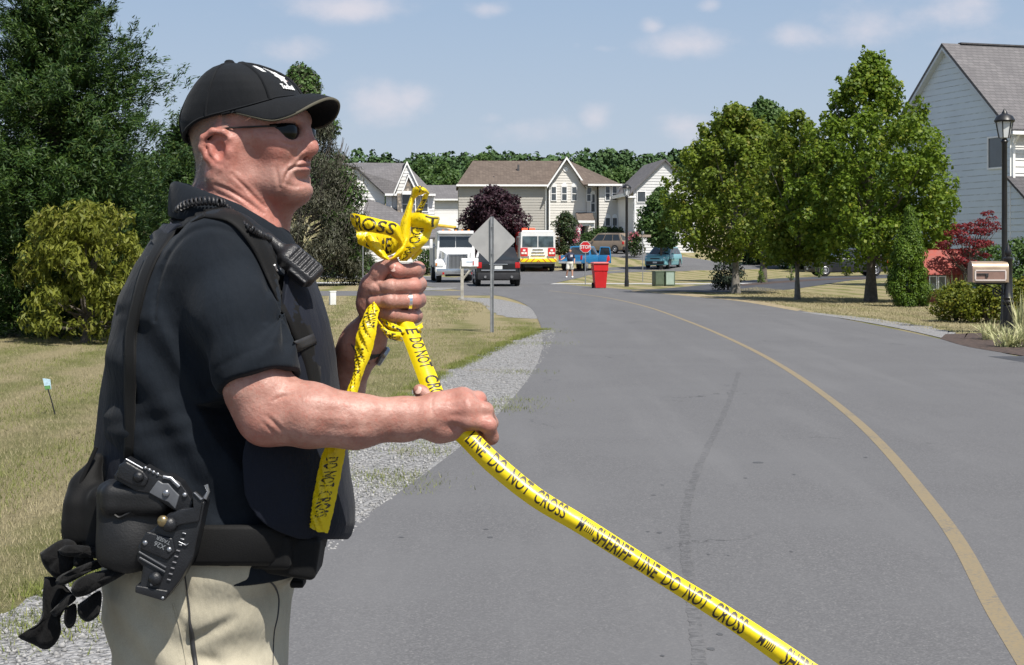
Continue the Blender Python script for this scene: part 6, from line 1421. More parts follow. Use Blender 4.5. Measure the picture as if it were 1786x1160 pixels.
# collar: stands up at the back, opens at the throat
def collar():
    n = 60; V = []
    inner = catmull([(318, 350, 0), (330, 352, -.055), (372, 362, -.082), (425, 384, -.080), (470, 405, -.058), (496, 418, -.018), (498, 420, 0), (492, 416, .03), (455, 396, .075), (400, 372, .085), (345, 352, .06), (318, 350, 0)], n)
    outer = catmull([(296, 378, 0), (306, 382, -.075), (350, 392, -.112), (425, 418, -.108), (486, 448, -.080), (520, 440, -.030), (512, 440, 0), (508, 436, .04), (470, 425, .105), (405, 398, .115), (325, 380, .085), (296, 378, 0)], n)
    topc = catmull([(301, 318, 0), (312, 316, -.05), (360, 334, -.082), (420, 358, -.082), (472, 386, -.058), (497, 402, -.018), (499, 404, 0), (492, 400, .03), (452, 374, .076), (396, 348, .085), (335, 322, .06), (301, 318, 0)], n)
    R = []
    for i in range(n):
        a, b, c = inner[i], topc[i], outer[i]; row = [OP(a[0], a[1], a[2]*.96)]
        for t in (0, .12, .3, .55, .8, 1): row.append(OP(b[0]*(1-t)+c[0]*t-2*math.sin(PI*t), b[1]*(1-t)+c[1]*t-7*math.sin(PI*t)*(1-t), b[2]*(1-t)+c[2]*t+math.copysign(.006, b[2])*math.sin(PI*t)))
        R.append(row)
    m = len(R[0]); V = [p for r in R for p in r]; Q = [(i*m+j, ((i+1) % n)*m+j, ((i+1) % n)*m+j+1, i*m+j+1) for i in range(n-1) for j in range(m-1)]
    o = child(mesh_np('collar', V, Q, M_POLO, officer, True)); md = o.modifiers.new('t', 'SOLIDIFY'); md.thickness = .004; sb = o.modifiers.new('s', 'SUBSURF'); sb.levels = sb.render_levels = 1
collar()
# ---- trousers, belt
S = SDF(); LEG = [(940, 205, 560, 196), (975, 190, 540, 198), (1010, 188, 514, 196), (1060, 193, 504, 192), (1110, 202, 500, 186), (1180, 212, 498, 180), (1260, 225, 490, 172), (1330, 238, 482, 165)]
S.add(loft_fn(LEG, 0, 2.4), OP(350, 1135), .34, 0)
S.chain([OP(360, 1240, -.098), OP(366, 1450, -.105), OP(352, 1700, -.112), OP(348, 1850, -.115)], [.112, .095, .085, .080], .05, .05); S.chain([OP(372, 1240, .098), OP(382, 1450, .105), OP(372, 1700, .112), OP(368, 1850, .115)], [.112, .095, .085, .080], .05, .05)
def kh_disp(P):
    x, y, z = P[:, 0], P[:, 1], P[:, 2]; near = np.clip((2.72-y)/.06, 0, 1)
    g = lambda px, py: ((px-CX)/F*2.55, CAMH-(py-HZ)/F*2.55)
    d = .0030*np.sin((z+.6*x)*70+2*np.sin(x*20))*near*np.clip((1.0-z)/.1, .2, 1)
    for (x0, y0), (x1, y1), wd, am in (((330, 1118), (420, 1072), .010, .009), ((336, 1140), (400, 1160), .010, .007), ((330, 1105), (330, 985), .004, .005), ((300, 1040), (345, 1130), .006, .004), ((452, 1000), (500, 1100), .012, .006)):
        a = np.array(g(x0, y0)); b = np.array(g(x1, y1)); ba = b-a; q = np.stack([x, z], 1)-a; t = np.clip(q@ba/(ba@ba), 0, 1); r = np.linalg.norm(q-t[:, None]*ba, axis=1); d += am*np.exp(-(r/wd)**2)*near*np.sin(PI*np.clip(t*.9+.1, 0, 1))
    return d
pv, pq = surface(S, (-.80, 2.42, .02), (-.28, 3.02, .995), .004, kh_disp); pv = relax(pv, pq, 2, .5); tr_o = child(mesh_np('trousers', pv, pq, M_KHAKI, officer, True))
# pocket seam and dark zip
def on_leg(px, py, dz=.0): 
    f = loft_fn(LEG, 0, 2.4); Y = np.linspace(2.42, 2.95, 600); P = np.array([W(px, py, y_) for y_ in Y]); d = f(P); i = int(np.argmax(d < 0)) if (d < 0).any() else int(np.argmin(d)); return np.array(W(px, py, Y[i]-dz))
for dy, px in ((-.115, 348), (.115, 368)):
    z0 = .0; c = OP(px, 1850, dy); SH = SDF(); SH.ell((c[0]+.06, c[1], .05), (.15, .052, .055), 0); SH.cone((c[0]-.01, c[1], .06), (c[0]-.005, c[1], .17), .055, .06, .03); SH.plane((0, 0, .004), (0, 0, -1), 'i', .004)
    SH.ops[-1] = ('i', .004, lambda P: .004-P[:, 2], np.array([c[0], c[1], 0]), 1e9)
    v_, q_ = surface(SH, (c[0]-.14, c[1]-.09, -.01), (c[0]+.24, c[1]+.09, .25), .006); child(mesh_np('boot', relax(v_, q_, 2), q_, M_LEATH, officer, True))
def belt():
    n = 72; f = []
    T = np.array(sorted(LEG), float)
    V = []; rows = (917, 925, 950, 975, 983)
    for py in rows:
        b = np.interp(py, T[:, 0], T[:, 1])-6; fr = np.interp(py, T[:, 0], T[:, 2])+6; hw = np.interp(py, T[:, 0], T[:, 3])+6
        for k in range(n):
            a = 2*PI*k/n; c, s = math.cos(a), math.sin(a); e = 2/2.4; g = 0 if py in (917, 983) else 1
            V.append(OP((b+fr)/2+((fr-b)/2+g*3)*math.copysign(abs(c)**e, c), py, (hw+g*3)*MM*math.copysign(abs(s)**e, s)))
    Q = [(j*n+k, j*n+(k+1) % n, (j+1)*n+(k+1) % n, (j+1)*n+k) for j in range(len(rows)-1) for k in range(n)]
    o = child(mesh_np('belt', V, Q, M_WEB, officer, True)); md = o.modifiers.new('t', 'SOLIDIFY'); md.thickness = .006
belt()

# ================================================================ THE MAN BY THE PICKUP
def bystander():
    x, y = place(994, 90); e = empty('person', (x, y, 0), 0, 'distant man in navy shirt and white shorts walking beside the blue pickup', 'person')
    V3 = lambda *a: np.array(a, float); o = V3(x, y, 0)
    def gr(name, S, m, par=e, res=.008):
        lo = np.min([q[3]-q[4] for q in S.ops if q[4] < 50], 0)-.03; hi = np.max([q[3]+q[4] for q in S.ops if q[4] < 50], 0)+.03
        return grow(name, S, lo, hi, res, m, par, None, 2)
    S = SDF(); S.ell(V3(.01, 0, 1.60), (.078, .098, .115), .0); S.ell(V3(.01, -.03, 1.55), (.06, .075, .075), .03); S.cone(V3(0, .0, 1.38), V3(.01, 0, 1.52), .06, .055, .03); S.ell(V3(.0, -.10, 1.58), (.014, .016, .02), .01)
    for s in (-1, 1): S.ell(V3(.01+s*.08, 0, 1.59), (.012, .02, .03), .006)
    S.cone(V3(0, 0, .9), V3(0, 0, 1.35), .11, .13, .05)
    S.chain([V3(-.19, 0, 1.36), V3(-.33, -.08, 1.17), V3(-.48, -.22, 1.07), V3(-.53, -.27, 1.05)], [.05, .042, .03, .034], .03, .02); S.chain([V3(.19, 0, 1.36), V3(.27, .04, 1.10), V3(.25, -.12, .92), V3(.25, -.17, .88)], [.05, .042, .03, .034], .03, .02)
    for q in range(4): S.chain([V3(-.54, -.27-.012+.014*q, 1.055), V3(-.59, -.30-.012+.014*q, 1.045), V3(-.60, -.31-.012+.014*q, 1.02)], [.009, .008, .007], .004, .004); S.chain([V3(.235+.012*q, -.18, .87), V3(.235+.012*q, -.20, .82), V3(.235+.012*q, -.18, .80)], [.009, .008, .007], .004, .004)
    S.cone(V3(-.53, -.25, 1.07), V3(-.56, -.24, 1.10), .010, .008, .006); S.cone(V3(.23, -.19, .90), V3(.21, -.22, .87), .010, .008, .006)
    S.chain([V3(-.09, 0, .90), V3(-.13, -.06, .52), V3(-.20, .04, .09)], [.085, .062, .042], .03, .03); S.chain([V3(.09, 0, .90), V3(.13, .02, .50), V3(.14, -.06, .09)], [.085, .062, .042], .03, .03)
    gr('body', S, mat('bystander_skin', (.42, .23, .16), .55, .12, 12))
    S = SDF(); S.chain([V3(0, 0, .93), V3(0, -.02, 1.15), V3(0, 0, 1.36)], [.155, .165, .15], 0, .05); S.cone(V3(-.17, 0, 1.35), V3(-.27, -.05, 1.235), .075, .07, .04); S.cone(V3(.17, 0, 1.35), V3(.235, .02, 1.21), .075, .07, .04); S.cone(V3(-.16, 0, 1.36), V3(.16, 0, 1.36), .085, .085, .05)
    sh = gr('shirt', S, mat('navy_shirt', (.018, .024, .055), .85, .2, 8, .3, 40)); sh_b = mat('white_print', (.62, .60, .62), .7, .25, 40); MB().box((.09, -.176, 1.29), (.13, .012, .13), 0, .005).build('shirt_print', sh_b, sh)
    S = SDF(); S.cone(V3(0, 0, .88), V3(0, 0, .95), .165, .16, 0); S.cone(V3(-.09, 0, .86), V3(-.13, -.05, .56), .115, .10, .04); S.cone(V3(.09, 0, .86), V3(.125, .02, .55), .115, .10, .04); gr('shorts', S, mat('white_shorts', (.62, .60, .54), .85, .1, 8, .3, 30))
    for a, b in ((-.20, .02), (.14, -.08)):
        S = SDF(); S.ell(V3(a, b-.05, .05), (.052, .14, .045), 0); S.cone(V3(a, b+.03, .05), V3(a, b+.03, .10), .05, .05, .03); S.add(lambda P: .004-P[:, 2], V3(a, b, 0), 60, .003, 'i'); gr('shoe', S, M_TRIM, e, .007)
    S = SDF(); S.ell(V3(.01, .012, 1.635), (.084, .104, .10), 0); S.ell(V3(.01, -.09, 1.56), (.09, .07, .09), .01, 's'); gr('hair', S, mat('dark_brown_hair', (.05, .035, .025), .7, .3, 60, .5, 120))
bystander()
# ================================================================ THE OFFICER'S VEST, BELT GEAR AND TAPE
from mathutils.bvhtree import BVHTree
def bvh(*objs):
    V = []; Fs = []
    for o in objs:
        n = len(V); V += [tuple(np.array(v.co)+OB) for v in o.data.vertices]; Fs += [tuple(i+n for i in p.vertices) for p in o.data.polygons]
    return BVHTree.FromPolygons(V, Fs)
def on(T, px, py, off=.004, Ydef=2.56, sm=None):
    d = Vector(((px-CX)/F, 1, -(py-HZ)/F)).normalized(); h = T.ray_cast(Vector((0, 0, CAMH)), d)
    if h[0] is None: return np.array(W(px, py, Ydef))
    return np.array(h[0]-d*off)
TT = np.array(sorted(TORSO), float)
def torso_pt(py, th, off=0., T=TT, xc=None, hwx=0.):
    b = np.interp(py, T[:, 0], T[:, 1]); f = np.interp(py, T[:, 0], T[:, 2]); hw = np.interp(py, T[:, 0], T[:, 3])
    c, s = math.cos(th), math.sin(th); e = 2/2.2
    return OP((b+f)/2+((f-b)/2+off)*math.copysign(abs(c)**e, c), py, -(hw+off+hwx)*MM*math.copysign(abs(s)**e, s))
def solve_th(py, px, off, T, lo, hi):
    best = min(np.linspace(lo, hi, 160), key=lambda t: abs(CX+F*torso_pt(py, t, off, T)[0]/torso_pt(py, t, off, T)[1]-px)); return best
def panel(name, rows, T, off, side, parent, m, nth=36, thick=.010, rip=0.):
    """rows: (py, px of the near edge); side 0 = front, pi = back"""
    R = catmull(np.array(rows, float), 40); V = []
    for py, ex in R:
        if side == 0: t0 = solve_th(py, ex, off, T, .15, 2.2); ths = np.linspace(t0, -t0, nth)
        else: t0 = solve_th(py, ex, off, T, 1.9, 3.05); ths = np.linspace(t0, 2*PI-t0, nth)
        for k, th in enumerate(ths):
            o = off+rip*math.sin(py*.05+k*.6)*math.sin(py*.021)
            V.append(torso_pt(py, th, o, T))
    n = len(R); Q = [(i*nth+j, (i+1)*nth+j, (i+1)*nth+j+1, i*nth+j+1) for i in range(n-1) for j in range(nth-1)]
    o = child(mesh_np(name, V, Q, m, parent, True)); md = o.modifiers.new('t', 'SOLIDIFY'); md.thickness = thick; md.offset = 0; bv = o.modifiers.new('b', 'BEVEL'); bv.width = .003; bv.segments = 2; bv.limit_method = 'ANGLE'
    return o
polo = [o for o in officer.children if o.name.startswith('polo_shirt')][0]
VT = np.array([(380, 300, 470, 150), (430, 264, 512, 196), (470, 240, 534, 206), (520, 215, 552, 214), (560, 203, 566, 218), (620, 192, 578, 220), (680, 184, 584, 220), (740, 176, 590, 220), (800, 170, 600, 220), (850, 168, 607, 218), (885, 172, 611, 214), (912, 180, 611, 210), (932, 190, 604, 204), (950, 200, 585, 196)], float)
vest = panel('vest', [(466, 500), (500, 496), (540, 492), (590, 490), (640, 486), (690, 466), (740, 440), (800, 424), (850, 426), (885, 438), (908, 456), (926, 484), (938, 520)], VT, 4, 0, officer, M_VEST, rip=1.2)
vest_back = panel('vest_back', [(392, 318), (420, 290), (460, 268), (520, 250), (580, 238), (620, 234), (680, 236), (760, 232), (830, 214), (848, 208)], VT, 3, PI, vest, M_VEST, rip=1.5)
vest_back.matrix_parent_inverse = Matrix()
TB = bvh(polo, vest, vest_back); TL = bvh(tr_o)
for nm, pts, rs, mm_ in (('pocket_zip', ((322, 1000), (326, 1030), (330, 1062), (331, 1085), (334, 1105), (337, 1130), (341, 1158), (344, 1185)), (.0012, .0012, .0014, .002, .0042, .004, .004, .004), M_BLKPL), ('pocket_seam', ((302, 1052), (312, 1090), (322, 1140), (328, 1180)), (.0013,)*4, M_KHAKI), ('side_seam', ((468, 1012), (480, 1024), (486, 1045), (484, 1075), (478, 1105), (476, 1160)), (.0014, .0016, .0018, .0018, .0014, .001), M_BLKPL)):
    P_ = [on(TL, x, y_, .0005) for x, y_ in catmull(np.array(pts, float), 24)]; child(MB().tube(P_, [float(np.interp(k, np.linspace(0, 23, len(rs)), rs)) for k in range(24)], 8).build(nm, mm_, tr_o, 60))
def band(name, L, Rr, m, parent, off=.004, n=40, T=None, thick=.003, w=4):
    """a strap lying on the body between two outlines given as photo rows"""
    a = catmull(np.array(L, float), n); b = catmull(np.array(Rr, float), n); V = []
    for k in range(n):
        for j in range(w+1): p = a[k]*(1-j/w)+b[k]*j/w; V.append(on(T or TB, p[0], p[1], off))
    V = np.array(V).reshape(n, w+1, 3)
    for _ in range(4): V[1:-1, :, 1] = .25*V[:-2, :, 1]+.5*V[1:-1, :, 1]+.25*V[2:, :, 1]
    V = V.reshape(-1, 3); Q = [(i*(w+1)+j, (i+1)*(w+1)+j, (i+1)*(w+1)+j+1, i*(w+1)+j+1) for i in range(n-1) for j in range(w)]
    o = child(mesh_np(name, V, Q, m, parent, True)); md = o.modifiers.new('t', 'SOLIDIFY'); md.thickness = thick; md.offset = 0; return o
band('shoulder_strap', [(352, 378), (400, 388), (436, 428), (468, 490), (496, 552), (520, 606), (532, 640), (545, 690)], [(352, 362), (408, 368), (456, 410), (492, 470), (524, 536), (548, 588), (556, 630), (566, 680)], M_WEB, vest, .007)
band('back_strap', [(358, 364), (330, 368), (296, 388), (262, 430), (238, 490), (222, 560), (216, 620), (218, 700), (216, 800)], [(358, 378), (334, 388), (306, 408), (276, 448), (254, 505), (240, 570), (236, 620), (236, 700), (231, 800)], M_WEB, vest, .0045)
# strap buckle end, name stitching
band('strap_end', [(512, 596), (520, 614)], [(546, 582), (552, 598)], M_BLKPL, vest, .012, 4)
mb = MB(); pts = [on(TB, x, y_, .012) for x, y_ in ((479, 462), (482, 471), (486, 474), (489, 470))]; mb.tube(pts, .0018, 6); child(mb.build('name_stitching', M_THR if 'M_THR' in globals() else mat('white_thread_b', (.7, .7, .7), .7), vest, 60))
# chest speaker microphone with coiled lead
M_RADIO = mat('radio_plastic', (.016, .016, .018), .42, .15, 30, .2, 300)
def orient(ax, up):
    a = Vector(ax).normalized(); u = Vector(up); n = a.cross(u).normalized(); return np.stack([np.array(a), np.array(n.cross(a).normalized()), np.array(n)], 1)
S = SDF(); a_ = RP(500, 441, 2.55); b_ = RP(548, 482, 2.55); OM = orient(b_-a_, (.55, -.75, .45))
S.rbox(RP(524, 463, 2.565), (.0355, .016, .0225), .011, 0, 'u', OM)
S.cone(RP(468, 415, 2.575), RP(502, 446, 2.568), .0085, .013, .012)
for k in range(6): S.rbox(RP(524, 463, 2.565)+OM[:, 0]*(-.018+.0085*k)+OM[:, 1]*.0168, (.0016, .004, .015), .001, .002, 's', OM)
S.rbox(RP(524, 463, 2.565)+OM[:, 2]*.024+OM[:, 0]*.01, (.018, .008, .004), .002, .004, 'u', OM)
mic = child(grow('speaker_microphone', S, (-.45, 2.49, 1.40), (-.28, 2.65, 1.56), .0014, M_RADIO, vest))
cl = catmull([on(TB, x, y_, .014) if y_ > 372 else RP(x, y_, Yq) for x, y_, Yq in ((306, 372, 2.66), (322, 358, 2.615), (350, 351, 2.60), (380, 353, 2.60), (400, 362, 2.60), (430, 392, 2.585), (452, 408, 2.578), (470, 417, 2.575))], 400)
hp = []
for i, c in enumerate(cl):
    u = i/399; r = .0062 if u < .50 else (.0012 if u < .74 else .0046); t = cl[min(i+1, 399)]-cl[max(i-1, 0)]; t = t/np.linalg.norm(t); n1 = np.cross(t, [0, 0, 1]); n1 /= np.linalg.norm(n1); n2 = np.cross(t, n1); an = i*2*PI/(13 if u < .6 else 9)
    hp.append(c+(n1*math.cos(an)+n2*math.sin(an))*r)
child(MB().tube(hp, .0021, 6).build('coiled_lead', M_RADIO, mic, 60))
# ---- belt gear: extruded outlines with softened edges
def plate(name, pts, Y0, th, m, parent, bev=.004, scale=None):
    P = [RP(x, y_, Y0) for x, y_ in pts]; bm = bmesh.new(); vs = [bm.verts.new(p) for p in P]; f = bm.faces.new(vs); r = bmesh.ops.extrude_face_region(bm, geom=[f]); bmesh.ops.translate(bm, verts=[v for v in r['geom'] if isinstance(v, bmesh.types.BMVert)], vec=(0, th, 0))
    bmesh.ops.recalc_face_normals(bm, faces=bm.faces); bmesh.ops.bevel(bm, geom=bm.edges[:], offset=bev, segments=3, affect='EDGES', profile=.6, clamp_overlap=True)
    me = bpy.data.meshes.new(name); bm.to_mesh(me); bm.free(); me.polygons.foreach_set('use_smooth', np.ones(len(me.polygons), bool)); me.set_sharp_from_angle(angle=math.radians(35))
    o = bpy.data.objects.new(name, me); C.objects.link(o); me.materials.append(m); o.parent = parent; return child(o)
z6 = lambda L: [(180+a/4.145, 780+b/4.145) for a, b in L]
HY = 2.462
hol = plate('holster', z6([(470, 480), (640, 450), (700, 380), (735, 400), (700, 570), (650, 800), (560, 960), (440, 1115), (228, 1052), (232, 1005), (265, 1000), (285, 860), (240, 820), (248, 720), (300, 630), (390, 570)]), HY, .050, M_HOLST, officer, .006)
plate('holster_flap', z6([(455, 500), (560, 450), (650, 440), (640, 330), (660, 325), (720, 380), (690, 540), (560, 560), (470, 600), (420, 570)]), HY-.006, .02, M_HOLST, hol, .004)
plate('holster_toe', z6([(228, 1052), (232, 1000), (470, 1040), (440, 1115)]), HY-.004, .058, M_HOLST, hol, .003)
plate('rivet_plate', z6([(310, 610), (500, 660), (520, 760), (460, 820), (270, 740), (275, 680)]), HY-.004, .02, M_HOLST, hol, .003)
for nm, L in (('groove_rail', [(258, 752), (455, 868), (452, 878), (254, 762)]), ('groove_rail', [(262, 792), (448, 898), (444, 910), (258, 804)])): plate(nm, z6(L), HY-.004, .01, mat('grey_edge_wear', (.055, .058, .065), .4), hol, .0008)
for k in range(9):
    cx, cy = 585-k*13.5*1.0-(k > 2)*3, 620+k*42; plate('tooth', z6([(cx-14, cy-4), (cx+14, cy+4), (cx+12, cy+12), (cx-16, cy+4)]), HY-.003, .008, M_STEEL if k in (0, 1, 2) else mat('dull_tooth', (.10, .10, .11), .4) if k == 3 else bpy.data.materials['dull_tooth'], hol, .0008)
plate('wear_edge', z6([(545, 680), (595, 705), (615, 695), (614, 703), (596, 715), (543, 690)]), HY-.0035, .006, M_STEEL, hol, .0006)
def dome(name, zx, zy, r, m, parent, Y0=HY-.004):
    c = RP(180+zx/4.145, 780+zy/4.145, Y0); return child(MB().lathe([(r, 0), (r*.95, r*.3), (r*.6, r*.62), (r*.05, r*.75)], tuple(c), 16, Matrix.Rotation(PI/2, 3, 'X')).build(name, m, parent, 60))
dome('snap', 432, 535, .0095, M_BRASS, hol, HY-.008); dome('snap_back', 478, 560, .012, M_HOLST, hol, HY-.0055)
for a, b in ((303, 692), (478, 740)): dome('rivet', a, b, .0042, M_STEEL, hol)
dome('toe_screw', 375, 950, .011, M_HOLST, hol); dome('screw_head', 350, 990, .003, M_STEEL, hol, HY-.006); dome('screw_head', 430, 1090, .0025, M_STEEL, hol, HY-.006)
V, Fs = text_mesh('X26', 1.0, bold=.02)
def stencil(name, s, zx, zy, size, ang, m, parent, Y0):
    V, Fs = text_mesh(s, 1.0, bold=.015); c, s_ = math.cos(ang), math.sin(ang); P = []
    for a, b, *_ in V:
        x, y_ = a*size, -b*size; P.append(RP(180+(zx+x*c-y_*s_)/4.145, 780+(zy+x*s_+y_*c)/4.145, Y0))
    return child(MB().add(P, Fs).build(name, m, parent, fix=False))
M_PRINT = mat('grey_moulded_print', (.16, .17, .18), .6)
stencil('lettering', 'TASER', 435, 672, 38, math.radians(25+180), M_PRINT, hol, HY-.0046); stencil('lettering', 'X26', 408, 708, 50, math.radians(25+180), M_PRINT, hol, HY-.0046)
# pistol grip standing out of the holster
gun = plate('stun_gun_grip', z6([(160, 82), (285, 152), (300, 140), (420, 205), (480, 205), (560, 260), (610, 335), (650, 400), (630, 450), (540, 470), (500, 450), (330, 335), (240, 320), (85, 235), (78, 205)]), HY+.006, .034, M_HOLST, hol, .007)
plate('grip_panel', z6([(395, 240), (430, 262), (470, 262), (500, 300), (550, 350), (520, 450), (470, 400), (430, 385), (330, 330)]), HY+.003, .02, mat('grey_grip_panel', (.085, .09, .10), .45, .1, 60), gun, .002)
plate('battery_cap', z6([(110, 130), (165, 100), (290, 175), (330, 230), (300, 290), (210, 280), (95, 220)]), HY+.002, .02, M_HOLST, gun, .004)
dome('grip_screw', 455, 333, .0062, M_STEEL, gun, HY+.003); dome('cap_screw', 255, 215, .009, M_HOLST, gun, HY+.002)
child(MB().tube([RP(180+a/4.145, 780+b/4.145, HY+.003) for a, b in ((165, 85), (285, 153))], .0012, 6).build('edge_wear', M_STEEL, gun)); child(MB().tube([RP(180+a/4.145, 780+b/4.145, HY+.004) for a, b in ((435, 215), (490, 225), (550, 285))], .0035, 8).build('bright_tang', M_STEEL, gun, 60))
for k in range(4): dome('sight_notch', 305+k*30, 150+k*15, .0028, M_STEEL, gun, HY+.005)
dome('hammer', 590, 345, .004, M_STEEL, gun, HY+.004); child(MB().tube([RP(180+a/4.145, 780+b/4.145, HY+.01) for a, b in ((735, 370), (760, 320), (742, 272))], [.004, .003, .004], 8).build('retaining_lever', M_STEEL, hol, 60)); plate('bright_edge', z6([(650, 328), (665, 330), (715, 378), (702, 384)]), HY-.009, .01, M_STEEL, hol, .0008)
# leather pouch beside the holster, bag and gloves behind
S = SDF(); S.rbox(RP(236, 912, 2.515), (.060, .030, .070), .020, 0); S.rbox(RP(240, 868, 2.500), (.056, .030, .026), .018, .006); S.ell(RP(222, 950, 2.50), (.040, .026, .045), .02)
S.cone(RP(196, 905, 2.478), RP(290, 872, 2.476), .0012, .0012, .004, 's')
po = child(grow('pouch', S, (-.72, 2.44, .92), (-.50, 2.58, 1.16), .0025, M_LEATH, officer))
fl = catmull([(200, 898), (210, 902), (232, 890), (258, 876), (285, 878)], 20); child(MB().tube([RP(a, b, 2.476+.00001*i) for i, (a, b) in enumerate(fl)], .0022, 6).build('flap_edge', M_LEATH, po, 60)); dome('pouch_snap', 50, 460, .005, M_LEATH, po, 2.478)
S = SDF(); S.chain([RP(170, 800, 2.61), RP(150, 850, 2.60), RP(144, 910, 2.59)], [.010, .024, .030], 0, .02); S.rbox(RP(152, 905, 2.59), (.034, .035, .045), .02, .02); S.rbox(RP(184, 905, 2.565), (.024, .03, .055), .018, .02)
bag = child(grow('belt_bag', S, (-.80, 2.50, .95), (-.55, 2.68, 1.24), .003, M_WEB, officer)); child(MB().tube([RP(*p) for p in ((168, 780, 2.585), (135, 855, 2.575), (116, 900, 2.575), (110, 925, 2.575), (113, 945, 2.575))], .0035, 6).build('bag_strap', M_WEB, bag, 60))
GYY = 2.55
z7 = lambda L: [(20+a/3.054, 760+b/3.054) for a, b in L]
def glove(name, pieces):
    """soft flat pieces: palm and fingers, each puffed and a little bent"""
    mb = MB()
    for L, Y0, th in pieces:
        P = catmull(np.array(z7(L)+z7(L)[:1]), len(L)*5)[:-1]; c = P.mean(0); rings = []
        for s_, dy in ((.04, -.5), (.55, -.47), (.80, -.36), (.94, -.18), (1.0, 0), (.94, .2), (.7, .4), (.04, .5)):
            # shrink towards the outline's own middle line, not its centre: fingers stay fat
            q = c+(P-c)*s_ if s_ < .5 else P+(c-P)*(1-s_)*.55
            rings.append([RP(x, y_, Y0+th*dy+.003*math.sin(x*.21+y_*.13)) for x, y_ in q])
        mb.loft(rings)
    return child(mb.build(name, M_GLOVE, officer, 70))
glove('glove', [([(150, 625), (250, 560), (310, 552), (350, 590), (330, 700), (250, 760), (200, 730), (165, 680)], GYY, .030), ([(245, 612), (300, 582), (420, 590), (490, 615), (500, 655), (420, 652), (280, 640)], GYY-.018, .022), ([(233, 778), (262, 742), (380, 688), (480, 655), (508, 690), (420, 725), (300, 788), (250, 796)], GYY-.028, .022), ([(315, 825), (340, 772), (430, 730), (560, 705), (640, 708), (580, 752), (470, 812), (400, 850), (340, 858)], GYY-.042, .030), ([(330, 640), (420, 640), (440, 690), (340, 700)], GYY-.012, .02)])
glove('glove', [([(175, 750), (240, 760), (330, 850), (300, 900), (262, 970), (265, 1040), (240, 1100), (185, 1140), (110, 1110), (35, 1070), (110, 1030), (160, 960), (165, 850)], GYY+.008, .028), ([(205, 940), (300, 848), (345, 870), (280, 925), (235, 965)], GYY-.016, .02), ([(283, 920), (340, 895), (348, 960), (332, 1012), (300, 1026), (280, 990)], GYY-.014, .02), ([(352, 900), (472, 825), (474, 930), (450, 970), (408, 992), (370, 974), (352, 940)], GYY-.02, .03)])
# black pouch under the front of the vest
S = SDF(); S.rbox(RP(506, 958, 2.61), (.054, .055, .036), .010, 0, 'u', Matrix.Rotation(math.radians(9), 3, 'Y')); S.rbox(RP(474, 958, 2.56), (.034, .024, .030), .010, .01); S.rbox(RP(520, 1016, 2.62), (.012, .02, .006), .003, .004)
child(grow('front_pouch', S, (-.52, 2.48, .86), (-.28, 2.70, 1.06), .0028, M_WEB, officer))
# watch and ring
a_, b_ = RP(632, 600, 2.725), RP(652, 566, 2.700); t_ = (b_-a_)/np.linalg.norm(b_-a_); n1 = np.cross(t_, [0, 1, 0]); n1 /= np.linalg.norm(n1); n2 = np.cross(t_, n1); wc = RP(634, 600, 2.72)
V = [wc+t_*h_+(n1*math.cos(q)+n2*math.sin(q))*.0375 for h_ in (-.011, .011) for q in np.linspace(0, 2*PI, 32, False)]; Q = [(k, (k+1) % 32, 32+(k+1) % 32, 32+k) for k in range(32)]
wt = child(mesh_np('wristwatch', V, Q, M_BLKPL, officer, True)); md = wt.modifiers.new('t', 'SOLIDIFY'); md.thickness = .004
mb = MB(); nn = n1 if (n1@np.array([1, 0, -.6])) > 0 else -n1; mb.lathe([(.017, .0), (.019, .004), (.017, .009), (.013, .0095)], tuple(wc+nn*.036), 20, Vector(nn).to_track_quat('Z', 'Y').to_matrix()); child(mb.build('watch_case', M_STEEL, wt, 40))
c_ = RP(714, 525, 2.6425); ax_ = Vector((1, .25, 0)).normalized(); e1 = Vector((0, 0, 1)); e2 = ax_.cross(e1)
mb = MB(); rr = [[Vector(c_)+ax_*(.0035*hh)+(e1*math.cos(q)+e2*math.sin(q))*(.0142+dr) for q in np.linspace(0, 2*PI, 32, False)] for hh, dr in ((-1, 0), (-.8, .0014), (.8, .0014), (1, 0))]; mb.loft(rr, cap=False); child(mb.build('wedding_ring', mat('silver', (.75, .76, .77), .18, .05, 5, metal=.95), officer, 60))
# finger nails
M_NAIL = mat('finger_nail', (.55, .36, .30), .3, .06, 50)
def nail(c, r, nrm):
    q = Vector(nrm).to_track_quat('Z', 'Y').to_matrix(); S = []; mb = MB(); vs = []
    for i in range(7):
        for j in range(7):
            a = (i/6*2-1); b = (j/6*2-1); x = a*math.sqrt(1-b*b*.4)*r[0]; y_ = b*math.sqrt(1-a*a*.4)*r[1]; vs.append(Vector(c)+q@Vector((x, y_, -.35*(x*x+y_*y_*.3)/r[0])))
    mb.add(vs, [(i*7+j, (i+1)*7+j, (i+1)*7+j+1, i*7+j+1) for i in range(6) for j in range(6)]); child(mb.build('finger_nail', M_NAIL, officer, 60))
nail(RP(686, 467, 2.6175), (.0055, .0065), (-.15, -1, .25)); nail(RP(729, 680, 2.5475), (.0055, .0065), (-.35, -1, .45))
